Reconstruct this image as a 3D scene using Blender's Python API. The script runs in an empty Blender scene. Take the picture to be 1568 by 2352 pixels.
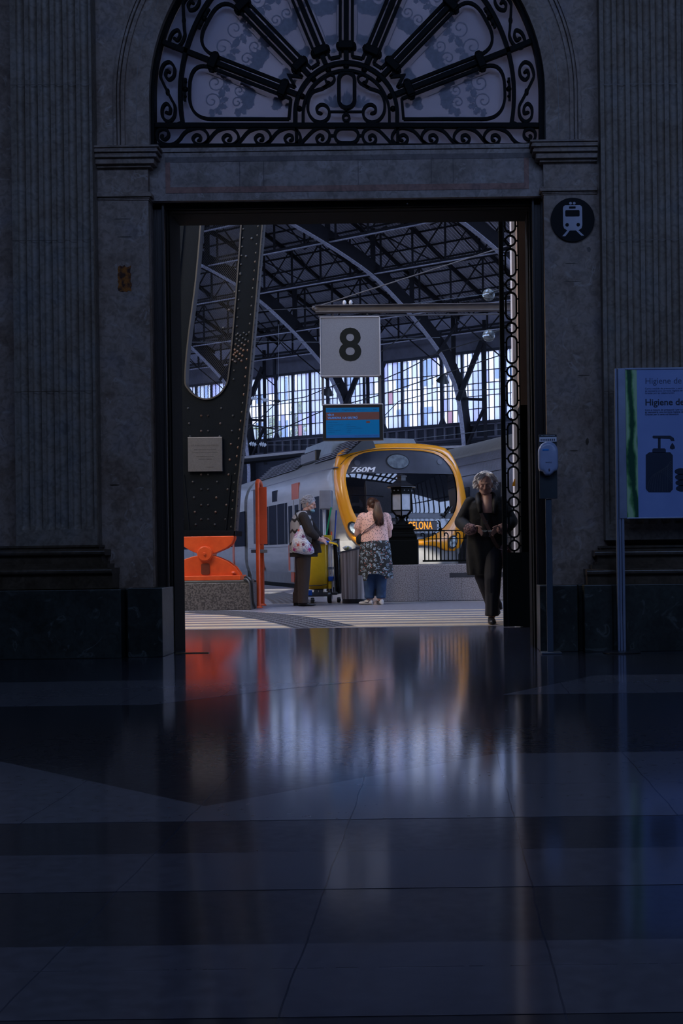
import bpy, bmesh, math, random
from math import sin, cos, pi, radians, sqrt, atan2
from mathutils import Vector, Matrix
random.seed(7)
SC = bpy.context.scene
COL = SC.collection
# ------------------------------------------------------------------ camera
FPX, PX0, PY0, CAMH, ROLL = 3000.0, 1021.0, 1271.0, 0.75, 0.013
cr, sr = cos(ROLL), sin(ROLL)
cam_d = bpy.data.cameras.new('camera')
cam_d.sensor_fit = 'VERTICAL'; cam_d.sensor_height = 36.0
cam_d.lens = 36.0 * FPX / 2352.0
cam_d.shift_x = (784.0 - PX0) / 2352.0
cam_d.shift_y = (PY0 - 1176.0) / 2352.0
cam_d.clip_end = 500
cam = bpy.data.objects.new('camera', cam_d); COL.objects.link(cam)
cam.matrix_world = Matrix(((cr, sr, 0, 0), (0, 0, -1, 0), (-sr, cr, 0, CAMH), (0, 0, 0, 1)))
SC.camera = cam
SC.view_settings.view_transform = 'Standard'
SC.view_settings.look = 'None'
SC.view_settings.gamma = 1.0
SC.view_settings.exposure = 0.0
SC.view_settings.use_curve_mapping = False
SC.cycles.use_denoising = True
SC.cycles.max_bounces = 6
SC.cycles.transparent_max_bounces = 12
SC.cycles.sample_clamp_indirect = 6.0
# ------------------------------------------------------------------ sky and lights
world = bpy.data.worlds.new('sky'); SC.world = world; world.use_nodes = True
bgn = world.node_tree.nodes['Background']
bgn.inputs[0].default_value = (0.44, 0.59, 1.0, 1); bgn.inputs[1].default_value = 8.5

def area(name, loc, target, size, energy, color):
    l = bpy.data.lights.new(name, 'AREA'); l.shape = 'RECTANGLE'
    l.size, l.size_y = size; l.energy = energy; l.color = color
    o = bpy.data.objects.new(name, l); COL.objects.link(o); o.location = loc
    o.rotation_euler = (Vector(target) - Vector(loc)).to_track_quat('-Z', 'Y').to_euler()
    return o
# added bluish fill lamps, out of view, for the closed hall
area('hall_fill_high', (-0.6, 1.5, 8.0), (-0.6, 9.0, 2.4), (9, 3), 235, (0.33, 0.50, 1.0))
area('hall_fill_side', (4.6, 2.0, 5.0), (-0.6, 9.0, 2.0), (3, 3), 50, (0.33, 0.50, 1.0))
# added warm fill lamp, out of view, brightening the concourse objects
area('concourse_fill', (-6.8, 14.2, 7.0), (-0.8, 19.6, 0.8), (3.5, 3.0), 420, (1.0, 0.85, 0.68))
# warm daylight on the town outside the shed
sun_d = bpy.data.lights.new('sun', 'SUN'); sun_d.energy = 9.0; sun_d.angle = 0.01; sun_d.color = (1.0, 0.93, 0.82)
sun = bpy.data.objects.new('sun', sun_d); COL.objects.link(sun)
sun.rotation_euler = Vector((-0.3, 0.75, -0.6)).to_track_quat('-Z', 'Y').to_euler()

# ------------------------------------------------------------------ helpers
def W(px, py, d):
    du, dv = px - PX0, PY0 - py
    return Vector((d / FPX * (du * cr + dv * sr), d, CAMH + d / FPX * (-du * sr + dv * cr)))
def WX(px, d, py=900): return W(px, py, d).x
def WZ(py, d, px=797): return W(px, py, d).z
def G(px, py):                     # point on the floor seen at a pixel
    du, dv = px - PX0, PY0 - py
    d = -CAMH * FPX / (-du * sr + dv * cr)
    return W(px, py, d)

def srgb(r, g, b):
    return tuple(((c / 255.0) / 12.92 if c / 255.0 <= 0.04045 else ((c / 255.0 + 0.055) / 1.055) ** 2.4) for c in (r, g, b))

def nn(nt, t, **kw):
    n = nt.nodes.new(t)
    for k, v in kw.items(): setattr(n, k, v)
    return n
def coords(nt, scale=(1, 1, 1), kind='Object'):
    tc = nn(nt, 'ShaderNodeTexCoord'); mp = nn(nt, 'ShaderNodeMapping')
    mp.inputs['Scale'].default_value = scale
    nt.links.new(tc.outputs[kind], mp.inputs['Vector'])
    return mp.outputs[0]
def ramp(nt, src, stops, interp='LINEAR'):
    r = nn(nt, 'ShaderNodeValToRGB'); r.color_ramp.interpolation = interp
    els = r.color_ramp.elements
    while len(els) < len(stops): els.new(0.5)
    for e, (p, c) in zip(els, stops):
        e.position = p; e.color = (*c[:3], 1) if len(c) >= 3 else c
    nt.links.new(src, r.inputs[0]); return r.outputs[0]
MATS = {}
def M(name, col, rough=0.5, metal=0.0, col2=None, nscale=6.0, nlo=0.35, nhi=0.65, bump=0.0, bscale=40.0,
      emis=None, estr=0.0, spec=0.5, stretch=(1, 1, 1), detail=6.0, coat=0.0, rvar=0.0, trans=0.0, ior=1.45):
    m = bpy.data.materials.new(name); m.use_nodes = True; nt = m.node_tree
    b = nt.nodes['Principled BSDF']
    b.inputs['Base Color'].default_value = (*col, 1)
    b.inputs['Roughness'].default_value = rough; b.inputs['Metallic'].default_value = metal
    b.inputs['Specular IOR Level'].default_value = spec; b.inputs['Coat Weight'].default_value = coat
    b.inputs['Transmission Weight'].default_value = trans; b.inputs['IOR'].default_value = ior
    v = coords(nt, stretch)
    if col2 is None: col2 = tuple(c * 0.82 for c in col)
    n = nn(nt, 'ShaderNodeTexNoise'); n.inputs['Scale'].default_value = nscale; n.inputs['Detail'].default_value = detail
    nt.links.new(v, n.inputs['Vector'])
    nt.links.new(ramp(nt, n.outputs['Fac'], [(nlo, col), (nhi, col2)]), b.inputs['Base Color'])
    if rvar:
        r = ramp(nt, n.outputs['Fac'], [(0.3, (rough - rvar,) * 3), (0.7, (rough + rvar,) * 3)])
        nt.links.new(r, b.inputs['Roughness'])
    if bump:
        n2 = nn(nt, 'ShaderNodeTexNoise'); n2.inputs['Scale'].default_value = bscale; n2.inputs['Detail'].default_value = 4
        nt.links.new(v, n2.inputs['Vector'])
        bp = nn(nt, 'ShaderNodeBump'); bp.inputs['Strength'].default_value = bump; bp.inputs['Distance'].default_value = 0.01
        nt.links.new(n2.outputs['Fac'], bp.inputs['Height']); nt.links.new(bp.outputs[0], b.inputs['Normal'])
    if emis:
        b.inputs['Emission Color'].default_value = (*emis, 1); b.inputs['Emission Strength'].default_value = estr
    MATS[name] = m
    return m

class MB:
    def __init__(s): s.v = []; s.f = []; s.m = []; s.k = 0
    def add(s, vs, fs):
        o = len(s.v); s.v += [tuple(v) for v in vs]
        for f in fs: s.f.append(tuple(i + o for i in f)); s.m.append(s.k)
        return s
    def box(s, x0, x1, y0, y1, z0, z1):
        return s.add([(x0,y0,z0),(x1,y0,z0),(x1,y1,z0),(x0,y1,z0),(x0,y0,z1),(x1,y0,z1),(x1,y1,z1),(x0,y1,z1)],
                     [(0,3,2,1),(4,5,6,7),(0,1,5,4),(1,2,6,5),(2,3,7,6),(3,0,4,7)])
    def bar(s, p0, p1, w, h=None, up=(0, 0, 1)):
        h = w if h is None else h
        p0, p1 = Vector(p0), Vector(p1); d = (p1 - p0)
        if d.length < 1e-6: return s
        d.normalize(); up = Vector(up)
        if abs(d.dot(up)) > 0.98: up = Vector((0, 1, 0))
        a = d.cross(up).normalized() * w / 2; b = a.cross(d).normalized() * h / 2
        vs = [p + q for p in (p0, p1) for q in (-a - b, a - b, a + b, -a + b)]
        return s.add(vs, [(3,2,1,0),(4,5,6,7),(0,1,5,4),(1,2,6,5),(2,3,7,6),(3,0,4,7)])
    def tube(s, pts, r, n=8, closed=False, flat=1.0):
        pts = [Vector(p) for p in pts]; N = len(pts)
        rs = r if isinstance(r, (list, tuple)) else [r] * N
        if N < 2: return s
        rings = []; prev = None
        for i in range(N):
            if closed: t = pts[(i + 1) % N] - pts[i - 1]
            else: t = pts[min(i + 1, N - 1)] - pts[max(i - 1, 0)]
            if t.length < 1e-9: t = Vector((0, 0, 1))
            t.normalize()
            if prev is None:
                a = t.orthogonal().normalized()
            else:
                a = prev - t * prev.dot(t)
                a = a.normalized() if a.length > 1e-6 else t.orthogonal().normalized()
            prev = a; b = t.cross(a)
            rings.append([pts[i] + (a * cos(2*pi*k/n) + b * sin(2*pi*k/n) * flat) * rs[i] for k in range(n)])
        return s.loft(rings, closed)
    def loft(s, rings, closed=False, caps=True):
        n = len(rings[0]); o = []
        for r in rings: o += list(r)
        fs = []
        R = len(rings)
        for i in range(R if closed else R - 1):
            j = (i + 1) % R
            for k in range(n):
                k2 = (k + 1) % n
                fs.append((i*n + k, i*n + k2, j*n + k2, j*n + k))
        if caps and not closed:
            fs.append(tuple(reversed(range(n)))); fs.append(tuple((R-1)*n + k for k in range(n)))
        return s.add(o, fs)
    def lathe(s, prof, c=(0, 0, 0), n=24, sq=1.0):
        return s.loft([[(c[0] + r * cos(2*pi*k/n), c[1] + r * sq * sin(2*pi*k/n), c[2] + z) for k in range(n)] for r, z in prof])
    def sph(s, c, r, nu=12, nv=8, R=None):
        if not isinstance(r, (list, tuple)): r = (r, r, r)
        c = Vector(c); vs = []; fs = []
        for j in range(1, nv):
            th = pi * j / nv
            for i in range(nu):
                p = Vector((r[0]*sin(th)*cos(2*pi*i/nu), r[1]*sin(th)*sin(2*pi*i/nu), r[2]*cos(th)))
                vs.append(c + (R @ p if R else p))
        t = Vector((0, 0, r[2])); b = -t
        vs += [c + (R @ t if R else t), c + (R @ b if R else b)]
        T, B = len(vs) - 2, len(vs) - 1
        for j in range(nv - 2):
            for i in range(nu):
                i2 = (i + 1) % nu
                fs.append((j*nu + i, (j+1)*nu + i, (j+1)*nu + i2, j*nu + i2))
        for i in range(nu):
            i2 = (i + 1) % nu
            fs.append((T, i, i2)); fs.append((B, (nv-2)*nu + i2, (nv-2)*nu + i))
        return s.add(vs, fs)
    def capsule(s, p0, r0, p1, r1, n=12):
        p0, p1 = Vector(p0), Vector(p1); d = (p1 - p0)
        if d.length < 1e-6: return s.sph(p0, r0)
        d.normalize(); pts = []; rs = []
        for k in range(4):
            a = pi/2 * (1 - k/4.0)
            pts.append(p0 - d * r0 * sin(a)); rs.append(max(r0 * cos(a), r0 * 0.08))
        pts.append(p0); rs.append(r0); pts.append(p1); rs.append(r1)
        for k in range(1, 5):
            a = pi/2 * k/4.0
            pts.append(p1 + d * r1 * sin(a)); rs.append(max(r1 * cos(a), r1 * 0.08))
        return s.tube(pts, rs, n)
    def prism(s, poly, y0, y1):
        n = len(poly)
        vs = [(x, y0, z) for x, z in poly] + [(x, y1, z) for x, z in poly]
        fs = [tuple(range(n)), tuple(reversed(range(n, 2*n)))]
        fs += [(i, (i+1) % n, n + (i+1) % n, n + i) for i in range(n)]
        return s.add(vs, fs)
    def flat(s, poly, z0, z1):      # polygon in XY, extruded in z
        n = len(poly)
        vs = [(x, y, z0) for x, y in poly] + [(x, y, z1) for x, y in poly]
        fs = [tuple(reversed(range(n))), tuple(range(n, 2*n))]
        fs += [(i, (i+1) % n, n + (i+1) % n, n + i) for i in range(n)]
        return s.add(vs, fs)
    def ribbon(s, pts, w, y0, y1, closed=False):   # flat iron bar bent in the XZ plane
        N = len(pts); ws = w if isinstance(w, (list, tuple)) else [w] * N
        L = []; Rr = []
        for i in range(N):
            if closed: a, b = pts[i-1], pts[(i+1) % N]
            else: a, b = pts[max(i-1, 0)], pts[min(i+1, N-1)]
            tx, tz = b[0]-a[0], b[1]-a[1]; l = sqrt(tx*tx + tz*tz) or 1
            nx, nz = -tz/l, tx/l
            if 0 < i < N-1 or closed:
                p = pts[i-1]; q = pts[i]; ax, az = q[0]-p[0], q[1]-p[1]; al = sqrt(ax*ax+az*az) or 1
                cc = abs((-az/al)*nx + (ax/al)*nz); k = 1/max(cc, 0.5)
            else: k = 1
            h = ws[i]/2*k
            L.append((pts[i][0]+nx*h, pts[i][1]+nz*h)); Rr.append((pts[i][0]-nx*h, pts[i][1]-nz*h))
        rings = [[(l[0], y0, l[1]), (r[0], y0, r[1]), (r[0], y1, r[1]), (l[0], y1, l[1])] for l, r in zip(L, Rr)]
        return s.loft(rings, closed)
    def build(s, name, mats, parent=None, smooth=False, bevel=0.0, remesh=0.0, subsurf=0, sharp=0.7, solid=0.0):
        me = bpy.data.meshes.new(name)
        me.from_pydata(s.v, [], s.f)
        if not isinstance(mats, (list, tuple)): mats = [mats]
        for m in mats: me.materials.append(m)
        me.polygons.foreach_set('material_index', s.m)
        bm = bmesh.new(); bm.from_mesh(me)
        if not remesh and not solid: bmesh.ops.recalc_face_normals(bm, faces=bm.faces)
        elif remesh: bmesh.ops.recalc_face_normals(bm, faces=bm.faces)
        if smooth:
            for f in bm.faces: f.smooth = True
            for e in bm.edges:
                if len(e.link_faces) == 2 and e.calc_face_angle(0) > sharp: e.smooth = False
        bm.to_mesh(me); bm.free()
        o = bpy.data.objects.new(name, me); COL.objects.link(o)
        if parent: o.parent = parent
        if solid:
            md = o.modifiers.new('solid', 'SOLIDIFY'); md.thickness = solid; md.offset = -1
        if remesh:
            md = o.modifiers.new('remesh', 'REMESH'); md.mode = 'VOXEL'; md.voxel_size = remesh; md.use_smooth_shade = True
            sm = o.modifiers.new('smooth', 'SMOOTH'); sm.iterations = 3; sm.factor = 0.5
        if subsurf:
            md = o.modifiers.new('sub', 'SUBSURF'); md.levels = subsurf; md.render_levels = subsurf
        if bevel:
            md = o.modifiers.new('bevel', 'BEVEL'); md.width = bevel; md.segments = 2; md.limit_method = 'ANGLE'; md.angle_limit = 0.6
        return o

def tag(o, label, cat, group=None, kind=None):
    o['label'] = label; o['category'] = cat
    if group: o['group'] = group
    if kind: o['kind'] = kind
    return o
def thing(name, label, cat, loc=(0, 0, 0), rotz=0.0, group=None):
    o = bpy.data.objects.new(name, None); COL.objects.link(o); o.empty_display_size = 0.1
    o.location = loc; o.rotation_euler = (0, 0, rotz)
    return tag(o, label, cat, group)
def struct(o): o['kind'] = 'structure'; return o
def copy_tree(o, parent=None):
    c = o.copy(); COL.objects.link(c); c.parent = parent
    for ch in list(o.children): copy_tree(ch, c)
    return c
def text(name, s, size, mat, parent, loc, rot=(pi/2, 0, 0), align='LEFT', ext=0.0006, shear=0.0, sx=1.0, bold=0.0, space=1.0, thick=0.0):
    cu = bpy.data.curves.new(name, 'FONT'); cu.body = s; cu.size = size; cu.align_x = align; cu.align_y = 'CENTER'
    cu.extrude = ext; cu.shear = shear; cu.offset = bold; cu.space_character = space; cu.resolution_u = 4
    t = bpy.data.objects.new(name, cu); COL.objects.link(t)
    bpy.context.view_layer.update()
    me = bpy.data.meshes.new_from_object(t.evaluated_get(bpy.context.evaluated_depsgraph_get()))
    bpy.data.objects.remove(t); bpy.data.curves.remove(cu)
    if thick:
        bm = bmesh.new(); bm.from_mesh(me); base = list(bm.verts)+list(bm.edges)+list(bm.faces)
        for q in (-1, -.5, .5, 1):
            g = bmesh.ops.duplicate(bm, geom=base)['geom']
            for v in g:
                if isinstance(v, bmesh.types.BMVert): v.co.x += thick*q*.5; v.co.y += thick*q*.12; v.co.z += q*.0004
        bm.to_mesh(me); bm.free()
    me.name = name; me.materials.clear(); me.materials.append(mat)
    o = bpy.data.objects.new(name, me); COL.objects.link(o); o.parent = parent
    o.location = loc; o.rotation_euler = rot; o.scale = (sx, 1, 1)
    return o
def arc(cx, cz, r, a0, a1, n=24, rz=None):
    rz = r if rz is None else rz
    return [(cx + r*cos(a0 + (a1-a0)*i/n), cz + rz*sin(a0 + (a1-a0)*i/n)) for i in range(n+1)]
def rrect(x0, x1, z0, z1, r, n=5):
    p = []
    for cx, cz, a in ((x1-r, z1-r, 0), (x0+r, z1-r, pi/2), (x0+r, z0+r, pi), (x1-r, z0+r, 3*pi/2)):
        p += arc(cx, cz, r, a, a+pi/2, n)
    return p
def smooth_pts(P, n=6, closed=False):          # Catmull-Rom through points
    P = [tuple(p) for p in P]; out = []; N = len(P); D = len(P[0])
    for i in range(N if closed else N-1):
        p0, p1, p2, p3 = (P[(i-1) % N], P[i], P[(i+1) % N], P[(i+2) % N]) if closed else (P[max(i-1, 0)], P[i], P[i+1], P[min(i+2, N-1)])
        for k in range(n):
            t = k/n
            out.append(tuple(0.5*((2*p1[d]) + (-p0[d]+p2[d])*t + (2*p0[d]-5*p1[d]+4*p2[d]-p3[d])*t*t + (-p0[d]+3*p1[d]-3*p2[d]+p3[d])*t**3) for d in range(D)))
    if not closed: out.append(P[-1])
    return out

# ------------------------------------------------------------------ materials
def stone_mat(name, c1, c2, c3, rough=0.5, vein=None):
    m = bpy.data.materials.new(name); m.use_nodes = True; nt = m.node_tree; b = nt.nodes['Principled BSDF']
    v = coords(nt)
    n1 = nn(nt, 'ShaderNodeTexNoise'); n1.inputs['Scale'].default_value = 2.6; n1.inputs['Detail'].default_value = 9; n1.inputs['Roughness'].default_value = 0.65
    n2 = nn(nt, 'ShaderNodeTexNoise'); n2.inputs['Scale'].default_value = 19; n2.inputs['Detail'].default_value = 8; n2.inputs['Distortion'].default_value = 1.2
    nt.links.new(v, n1.inputs['Vector']); nt.links.new(v, n2.inputs['Vector'])
    a = ramp(nt, n1.outputs['Fac'], [(0.38, c1), (0.52, c2), (0.66, c3)])
    mx = nn(nt, 'ShaderNodeMix', data_type='RGBA', blend_type='MULTIPLY'); mx.inputs[0].default_value = 0.85
    g = ramp(nt, n2.outputs['Fac'], [(0.36, (0.68, 0.66, 0.64)), (0.5, (1, 1, 1)), (0.64, (1.2, 1.2, 1.24))])
    nt.links.new(a, mx.inputs[6]); nt.links.new(g, mx.inputs[7])
    out = mx.outputs[2]
    if vein:
        vo = nn(nt, 'ShaderNodeTexNoise'); vo.inputs['Scale'].default_value = 5.0; vo.inputs['Detail'].default_value = 10; vo.inputs['Distortion'].default_value = 2.0
        nt.links.new(v, vo.inputs['Vector'])
        vm = nn(nt, 'ShaderNodeMix', data_type='RGBA'); vm.inputs[7].default_value = (*vein, 1)
        f = ramp(nt, vo.outputs['Fac'], [(0.0, (0, 0, 0)), (0.60, (0, 0, 0)), (0.68, (0.75,)*3), (0.70, (0, 0, 0))])
        nt.links.new(f, vm.inputs[0]); nt.links.new(out, vm.inputs[6]); out = vm.outputs[2]
    nt.links.new(out, b.inputs['Base Color']); b.inputs['Roughness'].default_value = rough
    bp = nn(nt, 'ShaderNodeBump'); bp.inputs['Strength'].default_value = 0.12; bp.inputs['Distance'].default_value = 0.006
    nt.links.new(n2.outputs['Fac'], bp.inputs['Height']); nt.links.new(bp.outputs[0], b.inputs['Normal'])
    return m
m_stone = stone_mat('brown_marble', (0.17, 0.115, 0.078), (0.26, 0.20, 0.155), (0.20, 0.165, 0.15), 0.55, (0.36, 0.31, 0.27))
m_flute = stone_mat('fluted_marble', (0.16, 0.125, 0.09), (0.195, 0.165, 0.13), (0.15, 0.14, 0.125), 0.55)
m_lintel = stone_mat('grey_marble', (0.17, 0.13, 0.10), (0.27, 0.22, 0.19), (0.23, 0.20, 0.18), 0.5, (0.36, 0.31, 0.28))
m_inlay = stone_mat('red_marble', (0.20, 0.085, 0.055), (0.27, 0.13, 0.09), (0.2, 0.10, 0.08), 0.5)
m_band = stone_mat('dark_band_marble', (0.075, 0.055, 0.05), (0.12, 0.09, 0.08), (0.09, 0.08, 0.075), 0.5)
m_plinth = stone_mat('black_marble', (0.014, 0.018, 0.014), (0.028, 0.034, 0.028), (0.02, 0.026, 0.022), 0.4, (0.09, 0.10, 0.09))
m_base = stone_mat('dark_moulding_marble', (0.05, 0.035, 0.02), (0.075, 0.055, 0.035), (0.06, 0.05, 0.04), 0.3)
m_wood = M('dark_wood', (0.030, 0.019, 0.013), 0.45, col2=(0.016, 0.011, 0.008), nscale=3, stretch=(14, 14, 0.6), bump=0.2, bscale=12)
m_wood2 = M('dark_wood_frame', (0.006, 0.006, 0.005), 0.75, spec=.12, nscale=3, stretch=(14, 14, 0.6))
m_iron = M('black_iron', (0.0025, 0.0035, 0.003), 0.55, spec=.12, nscale=20, bump=0.15, bscale=60)
m_dark = M('shadow_void', (0.004, 0.004, 0.004), 0.9)
m_grey = M('painted_steel', (0.085, 0.092, 0.105), 0.5, col2=(0.06, 0.064, 0.075), nscale=5, bump=0.1)
m_white = M('white_plastic', (0.72, 0.74, 0.76), 0.35)
m_black = M('black_plastic', (0.012, 0.013, 0.014), 0.35)
m_orange = M('orange_paint', (0.74, 0.095, 0.018), 0.38, col2=(0.62, 0.07, 0.012), nscale=9, bump=0.12, bscale=50)
# ================================================================== HALL
YW, YP, YPL, YPP = 10.0, 9.86, 9.80, 9.74     # wall, pilaster face, pier plinth, pilaster plinth
m_frost = bpy.data.materials.new('etched_glass'); m_frost.use_nodes = True
nt = m_frost.node_tree; nt.nodes.clear()
fo = nn(nt, 'ShaderNodeOutputMaterial'); d1 = nn(nt, 'ShaderNodeBsdfDiffuse'); d2 = nn(nt, 'ShaderNodeBsdfTranslucent'); mxs = nn(nt, 'ShaderNodeMixShader')
fn = nn(nt, 'ShaderNodeTexNoise'); fn.inputs['Scale'].default_value = 1.6; fn.inputs['Detail'].default_value = 5
nt.links.new(coords(nt), fn.inputs['Vector'])
fc = ramp(nt, fn.outputs['Fac'], [(0.35, (0.52, 0.52, 0.60)), (0.65, (0.62, 0.62, 0.70))])
nt.links.new(fc, d1.inputs[0]); nt.links.new(fc, d2.inputs[0]); mxs.inputs[0].default_value = 0.5
nt.links.new(d1.outputs[0], mxs.inputs[1]); nt.links.new(d2.outputs[0], mxs.inputs[2]); nt.links.new(mxs.outputs[0], fo.inputs[0])
m_etch = bpy.data.materials.new('etching'); m_etch.use_nodes = True
nt = m_etch.node_tree; nt.nodes.clear()
fo = nn(nt, 'ShaderNodeOutputMaterial'); d1 = nn(nt, 'ShaderNodeBsdfDiffuse'); d2 = nn(nt, 'ShaderNodeBsdfTranslucent'); mxs = nn(nt, 'ShaderNodeMixShader')
fn = nn(nt, 'ShaderNodeTexNoise'); fn.inputs['Scale'].default_value = 30
nt.links.new(coords(nt), fn.inputs['Vector'])
fc = ramp(nt, fn.outputs['Fac'], [(0.35, (0.47, 0.47, 0.53)), (0.65, (0.54, 0.54, 0.61))])
nt.links.new(fc, d1.inputs[0]); nt.links.new(fc, d2.inputs[0]); mxs.inputs[0].default_value = 0.5
nt.links.new(d1.outputs[0], mxs.inputs[1]); nt.links.new(d2.outputs[0], mxs.inputs[2]); nt.links.new(mxs.outputs[0], fo.inputs[0])

# ---- floor of the hall (dark polished stone with lighter inlays, joints) and the concourse floor
def floor_mat(name, c1, c2, rough, rv, nscale=26.0, spec=0.9):
    m = bpy.data.materials.new(name); m.use_nodes = True; nt = m.node_tree; b = nt.nodes['Principled BSDF']
    v = coords(nt); n = nn(nt, 'ShaderNodeTexNoise'); n.inputs['Scale'].default_value = nscale; n.inputs['Detail'].default_value = 8
    nt.links.new(v, n.inputs['Vector'])
    col = ramp(nt, n.outputs['Fac'], [(0.36, c1), (0.64, c2)])
    # joints
    sx = nn(nt, 'ShaderNodeSeparateXYZ'); nt.links.new(v, sx.inputs[0])
    nz = nn(nt, 'ShaderNodeTexNoise'); nz.inputs['Scale'].default_value = 3; nt.links.new(v, nz.inputs['Vector'])
    def mth(op, a, bb):
        q = nn(nt, 'ShaderNodeMath', operation=op)
        for i, z in enumerate((a, bb)):
            if isinstance(z, (int, float)): q.inputs[i].default_value = z
            else: nt.links.new(z, q.inputs[i])
        return q.outputs[0]
    wob = mth('MULTIPLY', mth('SUBTRACT', nz.outputs['Fac'], 0.5), 0.020)
    fx = mth('PINGPONG', mth('ADD', mth('ADD', sx.outputs[0], 0.279 + 46.5), wob), 0.2325)
    jx = mth('LESS_THAN', fx, 0.0019)
    fy = mth('PINGPONG', mth('ADD', sx.outputs[1], -3.30 + 46.5), 0.465)
    jy = mth('MULTIPLY', mth('LESS_THAN', fy, 0.0012), mth('GREATER_THAN', n.outputs['Fac'], 0.47))
    j = mth('MAXIMUM', jx, jy)
    mx = nn(nt, 'ShaderNodeMix', data_type='RGBA'); nt.links.new(mth('MULTIPLY', j, 0.8), mx.inputs[0]); nt.links.new(col, mx.inputs[6]); mx.inputs[7].default_value = (0.004, 0.004, 0.004, 1)
    nt.links.new(mx.outputs[2], b.inputs['Base Color'])
    rr = ramp(nt, n.outputs['Fac'], [(0.3, (rough - rv,)*3), (0.7, (rough + rv,)*3)])
    n3 = nn(nt, 'ShaderNodeTexNoise'); n3.inputs['Scale'].default_value = 1.1; n3.inputs['Detail'].default_value = 6
    mp = coords(nt, (0.5, 2.4, 1)); nt.links.new(mp, n3.inputs['Vector'])
    r2 = mth('ADD', mth('MULTIPLY', mth('SUBTRACT', n3.outputs['Fac'], 0.5), 0.10), rr)
    nt.links.new(mth('ADD', r2, mth('MULTIPLY', j, 0.5)), b.inputs['Roughness'])
    b.inputs['Specular IOR Level'].default_value = spec; b.inputs['Coat Weight'].default_value = .9; b.inputs['Coat Roughness'].default_value = .10; b.inputs['Coat IOR'].default_value = 1.75; b.inputs['Coat Tint'].default_value = (.72, .82, 1, 1); b.inputs['Specular Tint'].default_value = (.5, .66, 1, 1)
    nb = nn(nt, 'ShaderNodeTexNoise'); nb.inputs['Scale'].default_value = 5.0; nb.inputs['Detail'].default_value = 3
    nt.links.new(coords(nt, (0.7, 1.5, 1)), nb.inputs['Vector'])
    hh = mth('SUBTRACT', mth('MULTIPLY', nb.outputs['Fac'], 0.35), mth('MULTIPLY', j, 1.5))
    bp = nn(nt, 'ShaderNodeBump'); bp.inputs['Strength'].default_value = 0.08; bp.inputs['Distance'].default_value = 0.004
    nt.links.new(hh, bp.inputs['Height']); nt.links.new(bp.outputs[0], b.inputs['Normal'])
    return m
m_fd = floor_mat('floor_dark_stone', (0.014, 0.011, 0.010), (0.030, 0.024, 0.021), 0.34, 0.05)
m_fm = floor_mat('floor_mid_stone', (0.095, 0.074, 0.066), (0.14, 0.112, 0.10), 0.44, 0.05)
m_fl = floor_mat('floor_light_stone', (0.17, 0.14, 0.12), (0.24, 0.20, 0.18), 0.32, 0.05)
fl = MB()
fl.k = 0; fl.box(-9, 8, -7, 13.4, -0.25, 0.0)
def strip(y0, y1, k, x0=-9, x1=8): fl.k = k; fl.box(x0, x1, y0, y1, 0.0, 0.0008)
strip(2.12, 2.52, 1); strip(2.93, 3.30, 1); strip(0.4, 1.6, 1)
fl.k = 2
zig = [(-9, 3.70), (8, 3.70), (8, 4.87), (0.178, 4.87), (-0.729, 3.92), (-1.615, 4.80), (-2.6, 5.6), (-4.6, 3.95), (-9, 3.95)]
fl.flat(zig, 0.0, 0.0008)
zig2 = [(-9, 6.65), (-1.5, 6.65), (-0.95, 7.3), (-0.3, 7.9), (-0.3, 8.0), (-9, 7.75)]
fl.k = 2; fl.flat(zig2, 0.0, 0.0008)
fl.flat([(0.3, 6.9), (8, 6.95), (8, 7.9), (0.9, 7.9)], 0.0, 0.0008)
floor = struct(fl.build('floor', [m_fd, m_fm, m_fl]))
# brass threshold
thr = MB(); thr.box(WX(404, 10.15, 1497), WX(480, 10.15, 1497), 10.13, 10.16, 0.0, 0.006); struct(thr.build('trim_1', M('brass', (0.5, 0.42, 0.22), 0.3, 1.0)))

# ---- marble facade
xl_in, xr_in = WX(346, YW), WX(1254, YW)            # edges of the stone opening
xl_pier, xr_pier = WX(230, YW), WX(1377, YW)
arcx = W(797, 218, YW).x; arcz = W(797, 218, YW).z; AR = 455/300.0
z_imp = WZ(333, YW, 797); z_impb = WZ(372, YW, 797)
wl = MB(); wl.box(-9, xl_in, YW, YW+0.45, 0, z_imp); struct(wl.build('wall_left', m_stone))
wr = MB(); wr.box(xr_in, 8, YW, YW+0.45, 0, z_imp); struct(wr.build('wall_right', m_stone))
# spandrel with the arched opening
ZT = 8.6
ws = MB(); angs = sorted([pi*k/48 for k in range(49)] + [atan2(ZT-arcz, 8-arcx), atan2(ZT-arcz, -9-arcx)])
inner = [(arcx+AR, z_imp)] + [(arcx+AR*cos(a), arcz+AR*sin(a)) for a in angs] + [(arcx-AR, z_imp)]
def outer_pt(p):
    if p[1] <= arcz: return (8 if p[0] > arcx else -9, z_imp)
    dx, dz = p[0]-arcx, p[1]-arcz
    ts = []
    if dx > 1e-6: ts.append((8-arcx)/dx)
    if dx < -1e-6: ts.append((-9-arcx)/dx)
    if dz > 1e-6: ts.append((ZT-arcz)/dz)
    t = min(ts); return (arcx+dx*t, arcz+dz*t)
outer = [outer_pt(p) for p in inner]; outer[1] = (8, arcz); outer[-2] = (-9, arcz)
rings = [[(p[0], YW, p[1]), (q[0], YW, q[1]), (q[0], YW+0.45, q[1]), (p[0], YW+0.45, p[1])] for p, q in zip(inner, outer)]
ws.loft(rings)
struct(ws.build('wall_front', m_stone))
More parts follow.
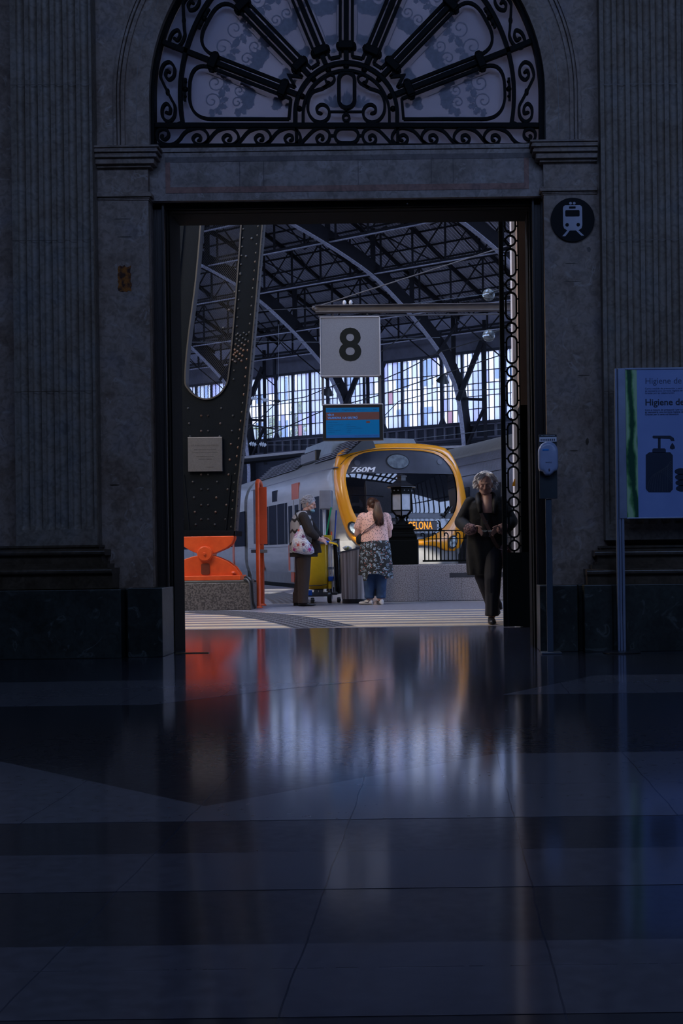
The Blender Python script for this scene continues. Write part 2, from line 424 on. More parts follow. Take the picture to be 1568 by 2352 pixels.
# wood reveal inside the arch and the archivolt mouldings
av = MB()
def arch_band(r, w, y0, y1, mb=av):
    pts = [(arcx+r, z_imp)] + arc(arcx, arcz, r, 0, pi, 60) + [(arcx-r, z_imp)]
    mb.ribbon(pts, w, y0, y1)
for r_, w_, dy in ((1.775, 0.022, 0.02), (1.745, 0.016, 0.03), (1.715, 0.028, 0.018)):
    arch_band(r_, w_, YW-dy, YW+0.01)
struct(av.build('trim_2', m_stone))
jn = MB(); arch_band(1.615, 0.004, YW-0.001, YW+0.01, jn); struct(jn.build('trim_3', m_base))

# imposts, friezes and astragals of both piers (stepped profile, mitred to the doorway side)
def pier_mould(x0, x1, side, prof, name):
    mb = MB()
    for (za, zb, pr) in prof:
        a = x0 - (pr if side < 0 else 0); b = x1 + (pr if side > 0 else 0)
        mb.box(a, b, YW-pr, YW+0.2, za, zb)
    return struct(mb.build(name, m_stone, bevel=0.004))
zc = lambda py: WZ(py, YW-0.05, 797)
pr_imp = [(zc(336), zc(331), 0.10), (zc(341), zc(336), 0.085), (zc(347), zc(341), 0.09), (zc(352), zc(347), 0.07), (zc(358), zc(352), 0.075), (zc(371), zc(358), 0.055), (zc(378), zc(371), 0.025)]
pr_imp = [(zc(p1), zc(p0), d) for p0, p1, d in ((331, 336, .105), (336, 341, .09), (341, 346, .098), (346, 351, .078), (351, 357, .085), (357, 370, .06), (370, 376, .03))]
pr_ast = [(zc(p1), zc(p0), d) for p0, p1, d in ((431, 435, .018), (435, 443, .032), (443, 447, .014), (447, 450, .008))]
pier_mould(xl_pier, xl_in, 1, pr_imp, 'trim_4'); pier_mould(xr_in, xr_pier, -1, pr_imp, 'trim_5')
pier_mould(xl_pier, xl_in, 1, pr_ast, 'trim_6'); pier_mould(xr_in, xr_pier, -1, pr_ast, 'trim_7')

# stone lintel with red inlay
YL = 10.06
z0, z1 = WZ(456, YL), WZ(336, YL)
lt = MB(); lt.box(xl_in-0.02, xr_in+0.02, YL, YL+0.35, z0, z1)
lt.k = 1
xa, xb = WX(352, YL, 400), WX(1243, YL, 400)
lt.k = 2; lt.box(xl_in, xr_in, YL-0.012, YL, WZ(345, YL), WZ(336, YL))
lt.k = 3; lt.box(WX(378, YL, 360), WX(1218, YL, 360), YL-0.003, YL, WZ(368, YL), WZ(356, YL))
lt.k = 1
xi0, xi1 = WX(380, YL, 400), WX(1214, YL, 400)
zi0, zi1 = WZ(439, YL), WZ(368, YL)
w_ = 0.036
lt.box(xi0, xi1, YL-0.004, YL, zi0, zi0+0.046); lt.box(xi0, xi0+w_, YL-0.004, YL, zi0+.046, zi1); lt.box(xi1-w_, xi1, YL-0.004, YL, zi0+.046, zi1)
lt.k = 3
for px in (550, 605, 822, 990, 1040): lt.box(WX(px, YL, 400), WX(px, YL, 400)+0.003, YL-0.0045, YL, zi0+.046, zi1)
struct(lt.build('wall_lintel', [m_lintel, m_inlay, m_lintel, m_band]))

# pilasters with rounded flutes
def pilaster(x0, x1, centres, gw, name, zb, zt):
    mb = MB(); depth = 0.024; xs = [x0]
    for c in centres:
        for k in range(13): xs.append(c - gw/2 + gw*k/12)
    xs.append(x1); xs = sorted(set(round(x, 5) for x in xs if x0 <= x <= x1))
    zs = [zb] + [zb + 0.10 + 0.02*k for k in range(9)] + [zt]
    zend = zb + 0.12
    rows = []
    for z in zs:
        row = []
        for x in xs:
            d = 0
            for c in centres:
                t = (x-c)/(gw/2)
                if abs(t) < 1:
                    dd = sqrt(1-t*t)
                    if z < zend + gw/2:
                        q = (zend + gw/2 - z)/(gw/2)
                        if q*q + t*t >= 1: dd = 0
                        else: dd = sqrt(max(0, 1 - t*t - q*q))
                    d = max(d, depth*dd)
            row.append((x, YP + d, z))
        rows.append(row)
    n = len(xs); vs = [p for r in rows for p in r]
    fs = [(j*n+i, j*n+i+1, (j+1)*n+i+1, (j+1)*n+i) for j in range(len(rows)-1) for i in range(n-1)]
    mb.add(vs, fs)
    mb.add([(x0, YP, zb), (x0, YW+.05, zb), (x0, YW+.05, zt), (x0, YP, zt)], [(0, 1, 2, 3)])
    mb.add([(x1, YP, zb), (x1, YW+.05, zb), (x1, YW+.05, zt), (x1, YP, zt)], [(0, 3, 2, 1)])
    # fine joints
    for py in (193, 551, 898):
        z = WZ(py, YP, 200 if x0 < 0 else 1450); mb.k = 1; mb.box(x0-0.001, x1+0.001, YP-0.0012, YP+0.0, z-0.0015, z+0.0015); mb.k = 0
    return struct(mb.build(name, [m_flute, m_base], smooth=True, sharp=0.5))
zfb = WZ(1253, YP, 130)
cl = [WX(56+29.4*k, YP, 900) for k in range(6)]
pilaster(WX(33, YP), WX(219, YP), cl, 0.066, 'trim_8', zfb, ZT)
crr = [WX(1403+29.7*k, YP, 700) for k in range(12)]
pilaster(WX(1384, YP, 700), crr[-1]+0.05, crr, 0.066, 'trim_9', WZ(1240, YP, 1450), ZT)
# pilaster bases (torus mouldings and pedestals) and black plinths
def base(x_in, x_out, s, name, ro):
    # s=+1: inner edge faces right (left pilaster); -1 for the right pilaster
    mb = MB()
    def slab(pa, pb, prot, ext, r=False):
        za, zb = WZ(pb, YP-prot, ro), WZ(pa, YP-prot, ro)
        xi = x_in + s*ext; lo, hi = min(xi, x_out), max(xi, x_out)
        if r:
            n = 8; ring = [(YP - prot + (zb-za)/2*(1-sin(pi*k/n)), za + (zb-za)*(1-cos(pi*k/n))/2) for k in range(n+1)]
            ring += [(YW+.05, zb), (YW+.05, za)]
            mb.loft([[(lo, y, z) for y, z in ring], [(hi, y, z) for y, z in ring]])
        else: mb.box(lo, hi, YP-prot, YW+.05, za, zb)
    slab(1253, 1258, 0.012, 0.03); slab(1258, 1263, 0.0, 0.02); slab(1263, 1277, 0.055, 0.075, True)
    slab(1277, 1284, 0.02, 0.045); slab(1284, 1290, 0.03, 0.05); slab(1290, 1296, 0.04, 0.065)
    slab(1296, 1306, 0.07, 0.10); slab(1306, 1320, 0.105, 0.14, True)
    mb.k = 1; slab(1320, 1353, 0.07, 0.135)
    struct(mb.build(name, [m_base, m_base], smooth=True, sharp=0.5))
base(WX(219, YP, 1100), -9, 1, 'trim_10', 120); base(WX(1384, YP, 1100), 8, -1, 'trim_11', 1450)
def plinth(name, parts):
    mb = MB()
    for x0, x1, y, z in parts: mb.box(x0, x1, y, YW+.3, 0, z)
    return struct(mb.build(name, m_plinth, bevel=0.006))
zpl = WZ(1355, YPP, 140)
plinth('baseboard_left', [(-9, WX(278, YPP, 1430), YPP, zpl), (WX(293, YPL, 1430), WX(373, YPL, 1430), YPL, zpl+.005), (WX(270, YW, 1430), WX(300, YW, 1430), YW-0.08, zpl)])
zpr = WZ(1343, YPP, 1400)
plinth('baseboard_right', [(WX(1240, YPL, 1430), WX(1327, YPL, 1430), YPL, zpr), (WX(1342, YPP, 1430), WX(1407, YPP, 1430), YPP, zpr), (WX(1405, YPP, 1430), WX(1422, YPP, 1430), YPP+0.03, zpr), (WX(1420, YPP, 1430), 8, YPP, zpr), (WX(1325, YW, 1430), WX(1345, YW, 1430), YW-0.1, zpr)])
# holes and stains of the piers
ho = MB()
def mark(px, py, w, h, k=0):
    p = W(px, py, YW); ho.k = k
    n = 16; poly = [(p.x + w/2*cos(2*pi*i/n)*random.uniform(.75, 1.1), p.z + h/2*sin(2*pi*i/n)*random.uniform(.75, 1.15)) for i in range(n)]
    ho.prism(poly, YW-0.0015, YW+0.001)
for px, py, w, h in ((281, 503, .14, .008), (287, 544, .12, .009), (262, 1114, .09, .012), (1312, 605, .10, .006), (1315, 647, .15, .006), (1352, 573, .03, .04), (1340, 862, .10, .008), (1348, 1014, .03, .05), (1318, 1035, .07, .008)):
    mark(px, py, w, h)
struct(ho.build('trim_12', [m_base]))
rs = MB(); p = W(286, 640, YW)
random.seed(3)
poly = []
for i in range(40):
    a = 2*pi*i/40; q = max(abs(cos(a))/0.052, abs(sin(a))/0.097); r = 1/q*random.uniform(.84, 1.08)
    poly.append((p.x + r*cos(a), p.z + r*sin(a)))
rs.prism(poly, YW-0.003, YW+0.001)
m_rust = M('rust_patch', (0.30, 0.10, 0.012), 0.8, col2=(0.05, 0.02, 0.01), nscale=28, nlo=.42, nhi=.6, bump=.8)
tag(rs.build('rust_patch', m_rust), 'ragged rectangular patch of orange-brown rust on the left marble pier', 'stain')

# wooden door frame
YF = 10.12
fr = MB()
zl0, zl1 = WZ(487, YF+.3), WZ(456, YF)
xL, xR = WX(346, YF, 1000), WX(1254, YF, 1000)
zt_ = zl1
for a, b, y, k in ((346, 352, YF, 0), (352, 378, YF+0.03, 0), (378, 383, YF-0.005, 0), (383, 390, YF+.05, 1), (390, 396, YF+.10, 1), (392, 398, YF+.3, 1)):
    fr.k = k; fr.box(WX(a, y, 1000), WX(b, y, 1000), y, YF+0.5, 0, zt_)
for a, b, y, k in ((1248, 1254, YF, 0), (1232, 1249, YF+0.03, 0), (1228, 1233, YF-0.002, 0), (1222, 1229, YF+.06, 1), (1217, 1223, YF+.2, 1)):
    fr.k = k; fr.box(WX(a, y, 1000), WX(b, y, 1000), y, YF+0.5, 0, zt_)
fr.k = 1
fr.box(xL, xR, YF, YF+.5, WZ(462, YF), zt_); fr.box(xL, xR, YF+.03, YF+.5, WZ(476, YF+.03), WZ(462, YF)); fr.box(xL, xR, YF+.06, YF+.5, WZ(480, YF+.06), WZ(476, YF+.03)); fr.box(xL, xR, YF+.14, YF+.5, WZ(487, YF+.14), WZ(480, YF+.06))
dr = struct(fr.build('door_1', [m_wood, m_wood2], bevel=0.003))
kn = MB(); p = W(935, 467, YF+.02); kn.lathe([(0.0, 0), (.008, 0), (.01, .004), (.004, .012), (0.001, .013)], n=12); 
k_ = kn.build('screw', M('chrome', (.6, .6, .62), .2, 1.0), dr, smooth=True); k_.location = (p.x, YF+.028, p.z); k_.rotation_euler = (pi/2, 0, 0)

# ---- lunette: ironwork
YI = 10.10
def F(px, py): p = W(px, py, YI); return (p.x, p.z)
u = YI/FPX            # metres per pixel at the ironwork
def Fp(pts): return [F(*p) for p in pts]
fan = thing('lunette_grille', 'black wrought iron fan grille with radiating bars filling the arch over the doorway', 'grille', (0, 0, 0))
def rib(mb, pts, wpx, dep=0.03, closed=False): mb.ribbon(Fp(pts), wpx*u, YI-dep/2, YI+dep/2, closed)
def parc(cx, cy, r, a0, a1, n=24): return [(cx + r*cos(a0+(a1-a0)*i/n), cy - r*sin(a0+(a1-a0)*i/n)) for i in range(n+1)]
o = MB()
rib(o, [(1244.5, 340)] + parc(797, 218, 447.5, 0, pi, 72) + [(349.5, 340)], 15, 0.10)
o.build('outer_frame', m_iron, fan, smooth=True, sharp=.5)
o = MB(); rib(o, [(1252, 340)] + parc(797, 218, 454, 0, pi, 72) + [(342, 340)], 6, 0.16); o.build('wood_reveal', m_wood, fan)
o = MB(); rib(o, [(357, 289), (1237, 289)], 10, 0.06); rib(o, [(357, 335), (1237, 335)], 6, 0.06)
for x in (681, 913): rib(o, [(x, 286), (x, 336)], 7, .04)
o.build('bottom_rail', m_iron, fan)
o = MB()
ia = parc(797, 218, 383, -0.17, pi+0.17, 72)
rib(o, [(1188, 289)] + ia + [(406, 289)], 9, 0.05); o.build('inner_frame', m_iron, fan)
HX, HY = 795, 262
spokes = [21.4, 46.2, 67.5, 90, 112.5, 133.8, 158.6]
def pol(r, a, cx=HX, cy=HY): return (cx + r*cos(radians(a)), cy - r*sin(radians(a)))
def hit_arc(a, R):       # distance from hub along a to circle centre (797,218) radius R
    dx, dy = cos(radians(a)), -sin(radians(a)); ox, oy = HX-797, HY-218
    b = ox*dx+oy*dy; c = ox*ox+oy*oy-R*R; return -b+sqrt(b*b-c)
for a in spokes:
    o = MB(); R1 = hit_arc(a, 441)
    rib(o, [pol(120, a), pol(R1, a)], 11, 0.05)
    o.build('spoke', m_iron, fan)
for a in spokes:
    for rr in (155, hit_arc(a, 383)-68):
        o = MB(); c = pol(rr, a); ca, sa = cos(radians(a)), sin(radians(a))
        for q, (ww, hh, dd) in enumerate(((13, 42, .09), (18, 34, .11), (9, 46, .07))):
            pts = [(c[0]-ca*ww/2, c[1]+sa*ww/2), (c[0]+ca*ww/2, c[1]-sa*ww/2)]
            rib(o, pts, hh, dd)
        o.build('collar', m_iron, fan, bevel=0.006)
# panel outlines
edges = [0] + spokes + [180]
def offset_line(a, side, off):      # point and dir of a ray offset sideways by off px
    nx, ny = -sin(radians(a))*side, -cos(radians(a))*side
    return (HX+nx*off, HY+ny*off), (cos(radians(a)), -sin(radians(a)))
def ray_circ(p, d, cx, cy, R):
    ox, oy = p[0]-cx, p[1]-cy; b = ox*d[0]+oy*d[1]; c = ox*ox+oy*oy-R*R; t = -b+sqrt(max(b*b-c, 0)); return (p[0]+d[0]*t, p[1]+d[1]*t)
for i in range(8):
    a0, a1 = edges[i], edges[i+1]
    p0, d0 = offset_line(a0, 1, 14 if a0 else -12)
    p1, d1 = offset_line(a1, -1, 14 if a1 != 180 else -12)
    Ri = 132
    A = ray_circ(p0, d0, HX, HY, Ri); B = ray_circ(p1, d1, HX, HY, Ri)
    C = ray_circ(p1, d1, 797, 218, 362); D = ray_circ(p0, d0, 797, 218, 362)
    # inner end: squared step towards the hub
    mid = pol(Ri+ (26 if a1-a0 > 24 else 10), (a0+a1)/2)
    an_c = atan2(218-C[1], C[0]-797); an_d = atan2(218-D[1], D[0]-797)
    if an_c < an_d: an_c += 2*pi
    dd = 48
    Cin = (C[0]-d1[0]*dd, C[1]-d1[1]*dd); Din = (D[0]-d0[0]*dd, D[1]-d0[1]*dd)
    sp = dd/362.0
    def rc(P, Q, Rr, n=8): return [((1-t)**2*P[0]+2*t*(1-t)*Q[0]+t*t*Rr[0], (1-t)**2*P[1]+2*t*(1-t)*Q[1]+t*t*Rr[1]) for t in [k/n for k in range(n+1)]]
    arcp = parc(797, 218, 362, an_d+sp, an_c-sp, 10) if an_c-an_d > 2*sp+0.02 else [pol(362, 0, 797, 218) and (797+362*cos((an_c+an_d)/2), 218-362*sin((an_c+an_d)/2))]
    path = [A] + rc(Din, D, arcp[0]) + arcp[1:-1] + rc(arcp[-1], C, Cin) + [B]
    A2 = pol(Ri-1, a0 + (a1-a0)*0.30); B2 = pol(Ri-1, a0+(a1-a0)*0.70)
    lead = [B, mid, A] if a1-a0 > 24 else [B, A]
    o = MB(); rib(o, path, 6.5, 0.035); rib(o, lead, 6.5, .035); o.build('panel_bar', m_iron, fan)
    # rosette on inner frame
    am = (an_c+an_d)/2; rp = parc(797, 218, 374, am-.05, am+.05, 6)
    o = MB()
    for k in (-1, 0, 1):
        c = (797+371*cos(am+k*.045), 218-371*sin(am+k*.045)); f_ = F(*c); o.sph((f_[0], YI-.01, f_[1]), (.022 if k == 0 else .013), 10, 6)
    rib(o, parc(797, 218, 373, am-.07, am+.07, 8), 6, .03); o.build('rosette', m_iron, fan, smooth=True)
# hub
o = MB()
for r_, w_ in ((117, 9), (99, 6)):
    rib(o, [(HX+r_, 287)] + parc(HX, HY, r_, 0, pi, 40) + [(HX-r_, 287)], w_, .05)
for a in [6] + spokes + [174]:
    c = pol(108, a); f_ = F(*c); o.sph((f_[0], YI-.01, f_[1]), .024, 10, 7)
o.build('hub_ring', m_iron, fan, smooth=True, sharp=.5)
def stad(cx, cy, w, h):      # stadium outline in px
    r = min(w, h)/2; out = []
    if h > w: out = parc(cx, cy-(h/2-r), r, 0, pi, 10) + parc(cx, cy+(h/2-r), r, pi, 2*pi, 10)
    else: out = parc(cx+(w/2-r), cy, r, -pi/2, pi/2, 10) + parc(cx-(w/2-r), cy, r, pi/2, 3*pi/2, 10)
    return out
o = MB(); rib(o, stad(796, 207, 36, 82), 8, .04, True); o.build('oval', m_iron, fan)
o = MB(); rib(o, stad(796, 312, 54, 34), 6.5, .04, True); rib(o, [(758, 312), (769, 312)], 6); rib(o, [(823, 312), (834, 312)], 6); o.build('oval', m_iron, fan)
o = MB(); rib(o, parc(795, 271, 7.5, 0, 2*pi, 14)[:-1], 5, .04, True); rib(o, [(758, 257), (833, 257)], 4, .03); rib(o, [(795, 246), (795, 265)], 5); o.build('drop_ring', m_iron, fan); o = MB(); rib(o, [(795, 160), (795, 168)], 6); o.build('tie', m_iron, fan)
def spiral(cx, cy, r0, r1, a0, turns, dr=1, n=26):   # dr=+1 counter-clockwise in px-up sense
    return [(cx + (r0+(r1-r0)*k/n)*cos(a0+dr*turns*2*pi*k/n), cy - (r0+(r1-r0)*k/n)*sin(a0+dr*turns*2*pi*k/n)) for k in range(n+1)]
def scroll(name, pts, wpx=6.5, lim=4):
    o = MB(); P = Fp(pts); n = len(P); w = [wpx*u]*n
    o.ribbon(P, w, YI-.02, YI+.02)
    e = P[-1]; o.sph((e[0], YI, e[1]), .014, 8, 6)
    if lim > 4: e = P[0]; o.sph((e[0], YI, e[1]), .014, 8, 6)
    o.build(name, m_iron, fan, smooth=True, sharp=.5)
for s in (-1, 1):
    X = lambda x: 795 + s*(x-795)
    big = [(735, 203), (718, 212), (708, 232), (708, 258), (720, 276), (738, 281), (753, 272), (756, 256), (749, 244), (737, 241), (728, 248), (729, 258), (737, 261)]
    big = smooth_pts([(757, 190), (742, 203)] + big[1:], 4)
    top = smooth_pts([(742, 203), (762, 192), (768, 182), (765, 174), (755, 172), (747, 178), (749, 188), (755, 190)], 4)
    scroll('scroll', [(X(a), b) for a, b in big], 6); scroll('scroll', [(X(a), b) for a, b in top], 5)
    # bottom band running scrolls
    for k, cx in enumerate((457, 526, 600, 668)):
        x0 = cx-50
        pts = smooth_pts([(x0-12, 334), (x0+2, 324), (x0+22, 302), (cx, 294), (cx+17, 304), (cx+22, 320), (cx+10, 332), (cx-6, 331), (cx-14, 320), (cx-7, 311), (cx+3, 313), (cx+3, 321), (cx-1, 323)], 4)
        if k == 0: pts = smooth_pts([(x0+8, 317), (x0+22, 302), (cx, 294), (cx+17, 304), (cx+22, 320), (cx+10, 332), (cx-6, 331), (cx-14, 320), (cx-7, 311), (cx+3, 313), (cx+3, 321), (cx-1, 323)], 4)
        scroll('band_scroll', [(X(a), b) for a, b in pts], 6)
    pts = smooth_pts([(x, y) for x, y in ((416, 317), (400, 331), (380, 332), (363, 321), (362, 304), (373, 297), (385, 301), (387, 313), (379, 321), (371, 317), (373, 312))], 4)
    scroll('band_scroll', [(X(a), b) for a, b in pts], 6)
    pts = smooth_pts([(688, 334), (704, 316), (722, 299), (740, 294), (755, 304), (756, 320), (746, 332), (732, 330), (727, 319), (734, 311), (742, 315), (740, 321)], 4)
    scroll('band_scroll', [(X(a), b) for a, b in pts], 6)
    # S scrolls between the frames
    def Pl(r, deg): return (797 + s*(-1)*r*cos(radians(deg)), 218 - r*sin(radians(deg)))
    for (d0, d1) in ((-9.2, 11.0), (14.5, 34.5), (38, 58), (62, 84)):
        m = (d0+d1)/2
        pts = smooth_pts([Pl(412, d0+5.3), Pl(418, d0+3.6), Pl(411, d0+1.9), Pl(400, d0+3.0), Pl(397, d0+5.5), Pl(403, d0+7.6), Pl(414, d0+7.9), Pl(427, d0+5.6)][:0] +
                         [Pl(417, d0+3.6), Pl(409, d0+3.3), Pl(407, d0+5), Pl(415, d0+6.4), Pl(425, d0+5.0), Pl(426, d0+2.2), Pl(414, d0+.6), Pl(400, d0+2.0), Pl(396, d0+5.2), Pl(403, m-2.5), Pl(412, m), Pl(424, m+3), Pl(431, d1-5), Pl(427, d1-1.8), Pl(414, d1-.6), Pl(401, d1-2.2), Pl(400, d1-4.8), Pl(410, d1-6.2), Pl(419, d1-5), Pl(417, d1-3.4), Pl(411, d1-3.8)], 4)
        scroll('side_scroll', pts, 6, 5)
        e = Pl(412, m); f_ = F(*e); o = MB(); o.sph((f_[0], YI, f_[1]), (.017, .02, .03), 8, 6); o.build('side_knot', m_iron, fan, smooth=True)
# glass behind the ironwork, one pane with its etched leaves
gl = MB(); YG = YI+.07
poly = [F(1238, 338)] + [F(*p) for p in parc(797, 218, 441, 0, pi, 60)] + [F(356, 338)]
gl.prism(poly, YG, YG+.008)
win = struct(gl.build('window_1', m_frost))
def leaf_shape(mb, cx, cy, L, ang, wd):      # pointed lobed leaf, px units
    n = 9; up = []; dn = []
    for k in range(n+1):
        t = k/n; w = wd*sin(pi*min(1, t*1.05))**.8*(1+.35*sin(t*pi*6)); w = max(w, 0.2)
        up.append((t*L, w)); dn.append((t*L, -w))
    pts = up + dn[::-1]; ca, sa = cos(ang), sin(ang)
    P = [F(cx + x*ca - y*sa, cy - (x*sa + y*ca)) for x, y in pts]
    jy_ = random.uniform(0, .0016); mb.prism(P, YG-.0012-jy_, YG-.0004-jy_)
def swirl(mb, cx, cy, r, dr, a0, w=3.0):
    P = Fp(spiral(cx, cy, r, 2, a0, 1.6, dr, 22)); jy_ = random.uniform(0, .0016); mb.ribbon(P, w*u, YG-.0012-jy_, YG-.0004-jy_)
random.seed(5)
for i in range(8):
    a0, a1 = edges[i], edges[i+1]; am = (a0+a1)/2; ar = radians(am); sp = (a1-a0)
    et = MB()
    rr = hit_arc(am, 362)
    for t, r_ in ((0.86, 26), (0.70, 19)):
        for sg in (-1, 1):
            off = sp*0.21*sg*(t)
            c = pol(rr*t, am+off); swirl(et, c[0], c[1], r_*sp/24, sg, ar+pi/2*sg)
            for q in range(5):
                aa = ar + sg*(pi/2 + q*.55); leaf_shape(et, c[0]+r_*.7*cos(aa), c[1]-r_*.7*sin(aa), 26*sp/24, aa+sg*.5, 7)
    for t0 in (0.60, 0.47):
        c = pol(rr*t0, am)
        for q in range(7):
            aa = ar + (q-3)*.45 + pi*(t0 < .5); leaf_shape(et, c[0], c[1], (36 if t0 > .5 else 24)*sp/24*(1.1-.1*abs(q-3)), aa, 6)
    c = pol(rr*.40, am)
    for q in range(3): leaf_shape(et, c[0], c[1], 12, ar+pi+(q-1)*.5, 3)
    # hair line border
    for sd, ae in ((1, a0), (-1, a1)):
        p_, d_ = offset_line(ae, sd, 24 if ae not in (0, 180) else 0); q0 = (p_[0]+d_[0]*190, p_[1]+d_[1]*190); q1 = (p_[0]+d_[0]*(rr*.93), p_[1]+d_[1]*(rr*.93))
        et.ribbon(Fp([q0, q1]), 1.6*u, YG-.0012, YG)
    et.build('etched_leaf_pattern', m_etch, win)
et = MB()
for sg in (-1, 1):
    for q in range(5): leaf_shape(et, 795+sg*30, 240, 32, pi/2+sg*(-.9+q*.5), 5)
for q in range(5): leaf_shape(et, 795, 245, 50-6*abs(q-2), pi/2+(q-2)*.16, 4)
et.build('etched_leaf_pattern', m_etch, win)
# rest of the hall around the camera
hb = MB(); hb.box(-9.2, -9, -7, YW+.45, 0, ZT); struct(hb.build('wall_hall_left', m_stone))
hb = MB(); hb.box(8, 8.2, -7, YW+.45, 0, ZT); struct(hb.build('wall_hall_right', m_stone))
hb = MB(); hb.box(-9.2, 8.2, -7.2, -7, 0, ZT); struct(hb.build('wall_back', m_stone))
hb = MB(); hb.box(-9.2, 8.2, -7.2, YW+.45, ZT, ZT+.3); struct(hb.build('ceiling', M('ceiling_plaster', (.25, .24, .23), .8)))

# ---- round train pictogram on the right pier
YS = YW-.012
sg = thing('pictogram_sign', 'round black sign with a pale front view of a train on the right pier', 'sign', (0, 0, 0))
m_sgb = M('sign_black', (0.004, 0.006, 0.007), 0.6, spec=.2); m_sgw = M('sign_white', (0.42, 0.44, 0.54), 0.5)
def PS(px, py): p = W(px, py, YS); return (p.x, p.z)
c = PS(1314.5, 505); uu = YS/FPX
o = MB(); o.prism(arc(c[0], c[1], 50.3*uu, 0, 2*pi, 64)[:-1], YS-.008, YS+.012); o.build('disc', m_sgb, sg)
o = MB(); Y1 = YS-.008
def rel(pts): return [(c[0]+a*uu, c[1]-b*uu) for a, b in pts]
# body as a ring-free silhouette built from strips around its windows
def pr(pts, k=0, t=.0015): o.k = k; o.prism(rel(pts), Y1-t, Y1)
body = [(-22, -26), (-21, -30), (-17, -33), (17, -33), (21, -30), (22, -26), (22, 13), (20, 20), (12, 25), (-12, 25), (-20, 20), (-22, 13)]
pr(body); pr([(-13, 25), (-7, 25), (-17.5, 38), (-24.5, 38)]); pr([(13, 25), (7, 25), (19, 37), (25.5, 37)])
for cx in (-4.5, 4): o.prism(arc(c[0]+cx*uu, c[1]+37.5*uu, 3.1*uu, 0, 2*pi, 16)[:-1], Y1-.0015, Y1)
o.build('train_symbol', m_sgw, sg)
o = MB()
o.prism(rrect(c[0]-17*uu, c[0]+16*uu, c[1]+7*uu, c[1]+21.5*uu, 2.5*uu), Y1-.003, Y1-.0015)
o.prism(rrect(c[0]-8*uu, c[0]+7*uu, c[1]+25*uu, c[1]+30*uu, 1*uu), Y1-.003, Y1-.0015)
for cx in (-13, 12.5): o.prism(arc(c[0]+cx*uu, c[1]-12*uu, 4.1*uu, 0, 2*pi, 16)[:-1], Y1-.003, Y1-.0015)
o.build('window_and_lamp_cutouts', m_sgb, sg)

# ---- hand sanitiser stand in front of the door frame
ds = W(1262, 1300, 9.68); sx = ds.x
st = thing('sanitiser_stand', 'slim grey stand with a white hand gel dispenser at the right door jamb', 'dispenser stand', (sx, 9.68, 0))
m_st = M('stand_grey', (0.055, 0.075, 0.10), 0.5); m_bl = M('blue_tab', (0.05, 0.3, 0.8), .3)
def dz(py): return W(1260, py, 9.62).z
o = MB(); o.box(-.026, .020, -.015, .015, 0, dz(1145)); o.build('pole', m_st, st, bevel=.004)
o = MB(); o.box(-.075, .075, -.11, .05, 0, .012); o.build('base_plate', m_st, st, bevel=.004)
o = MB(); o.box(-.070, .062, -.03, -.015, dz(1145), dz(997)); o.build('back_panel', M('panel_dark', (.03, .04, .045), .5), st, bevel=.003)
o = MB(); o.box(-.066, .060, -.036, -.03, dz(1014), dz(1003)); o.build('instruction_label', M('label_white', (.75, .78, .85), .5), st)
text('label_text', 'USO  HIGIENE  ENTRADA', .009, m_white, st, (-.003, -.0365, dz(1000)), align='CENTER')
m_ic = M('label_ink', (.1, .1, .14), .6); o = MB()
for k in range(8): o.box(-.058+k*.014, -.050+k*.014, -.0375, -.036, dz(1012), dz(1007))
o.build('label_icons', m_ic, st)
# housing: extruded rounded outline with a domed front
zb_, zt2 = dz(1092), dz(1014)
hw = .073
outl = []
for a in [k*pi/12 for k in range(13)]: outl.append((hw*cos(a), zt2-.075+.075*sin(a)))
outl += [(-hw, zb_+.06), (-hw+.008, zb_+.035), (-hw+.03, zb_+.028), (-.032, zb_+.012), (-.02, zb_), (.012, zb_), (.028, zb_+.012), (hw-.03, zb_+.028), (hw-.008, zb_+.035), (hw, zb_+.06)]
cz_ = (zb_+zt2)/2
rings = []
for sc_, y in ((1, -.03), (1, -.07), (.97, -.085), (.9, -.095), (.75, -.10), (.3, -.102), (.02, -.103)):
    rings.append([(x*sc_-.006, y, cz_+(z-cz_)*sc_) for x, z in outl])
o = MB(); o.loft(rings); o.build('dispenser_housing', M('dispenser_white', (.36, .43, .62), .22), st, smooth=True, sharp=.9)
o = MB(); o.box(-.05, -.004, -.105, -.096, dz(1036), dz(1032)); o.build('blue_tab', m_bl, st, bevel=.002)
text('dispenser_text', 'SANITO', .013, m_ic, st, (-.006, -.1035, dz(1063)), align='CENTER')
o = MB(); o.sph((-.002, -.102, dz(1080)), (.006, .004, .011), 10, 8); o.build('drop_symbol', m_ic, st, smooth=True)

# ---- poster stand (hygiene notice)
YB = 9.64
px_ = W(1425, 1300, YB).x
ps = thing('poster_stand', 'aluminium floor stand holding a blue-white hand hygiene poster before the right pilaster', 'poster stand', (px_, YB, 0))
m_al = M('anodised_aluminium', (.32, .38, .52), .35, .55); m_po = M('poster_blue', (.27, .38, .70), .2, col2=(.23, .33, .64), nscale=3)
m_gr = bpy.data.materials.new('poster_green'); m_gr.use_nodes = True; nt = m_gr.node_tree; b = nt.nodes['Principled BSDF']
wv = nn(nt, 'ShaderNodeTexWave'); wv.inputs['Scale'].default_value = 3.2; wv.inputs['Distortion'].default_value = 12; wv.inputs['Detail'].default_value = 5
nt.links.new(coords(nt, (1, 1, .5)), wv.inputs['Vector']); nt.links.new(ramp(nt, wv.outputs['Fac'], [(.2, (.02, .09, .05)), (.6, (.14, .36, .13)), (.95, (.40, .62, .36))]), b.inputs['Base Color']); b.inputs['Roughness'].default_value = .2
def PX(px, py=1000): return W(px, py, YB).x - px_
def PZ(py, px=1500): return W(px, py, YB).z
zb_, zt2 = PZ(1190), PZ(846)
xr_ = PX(1700)
o = MB()
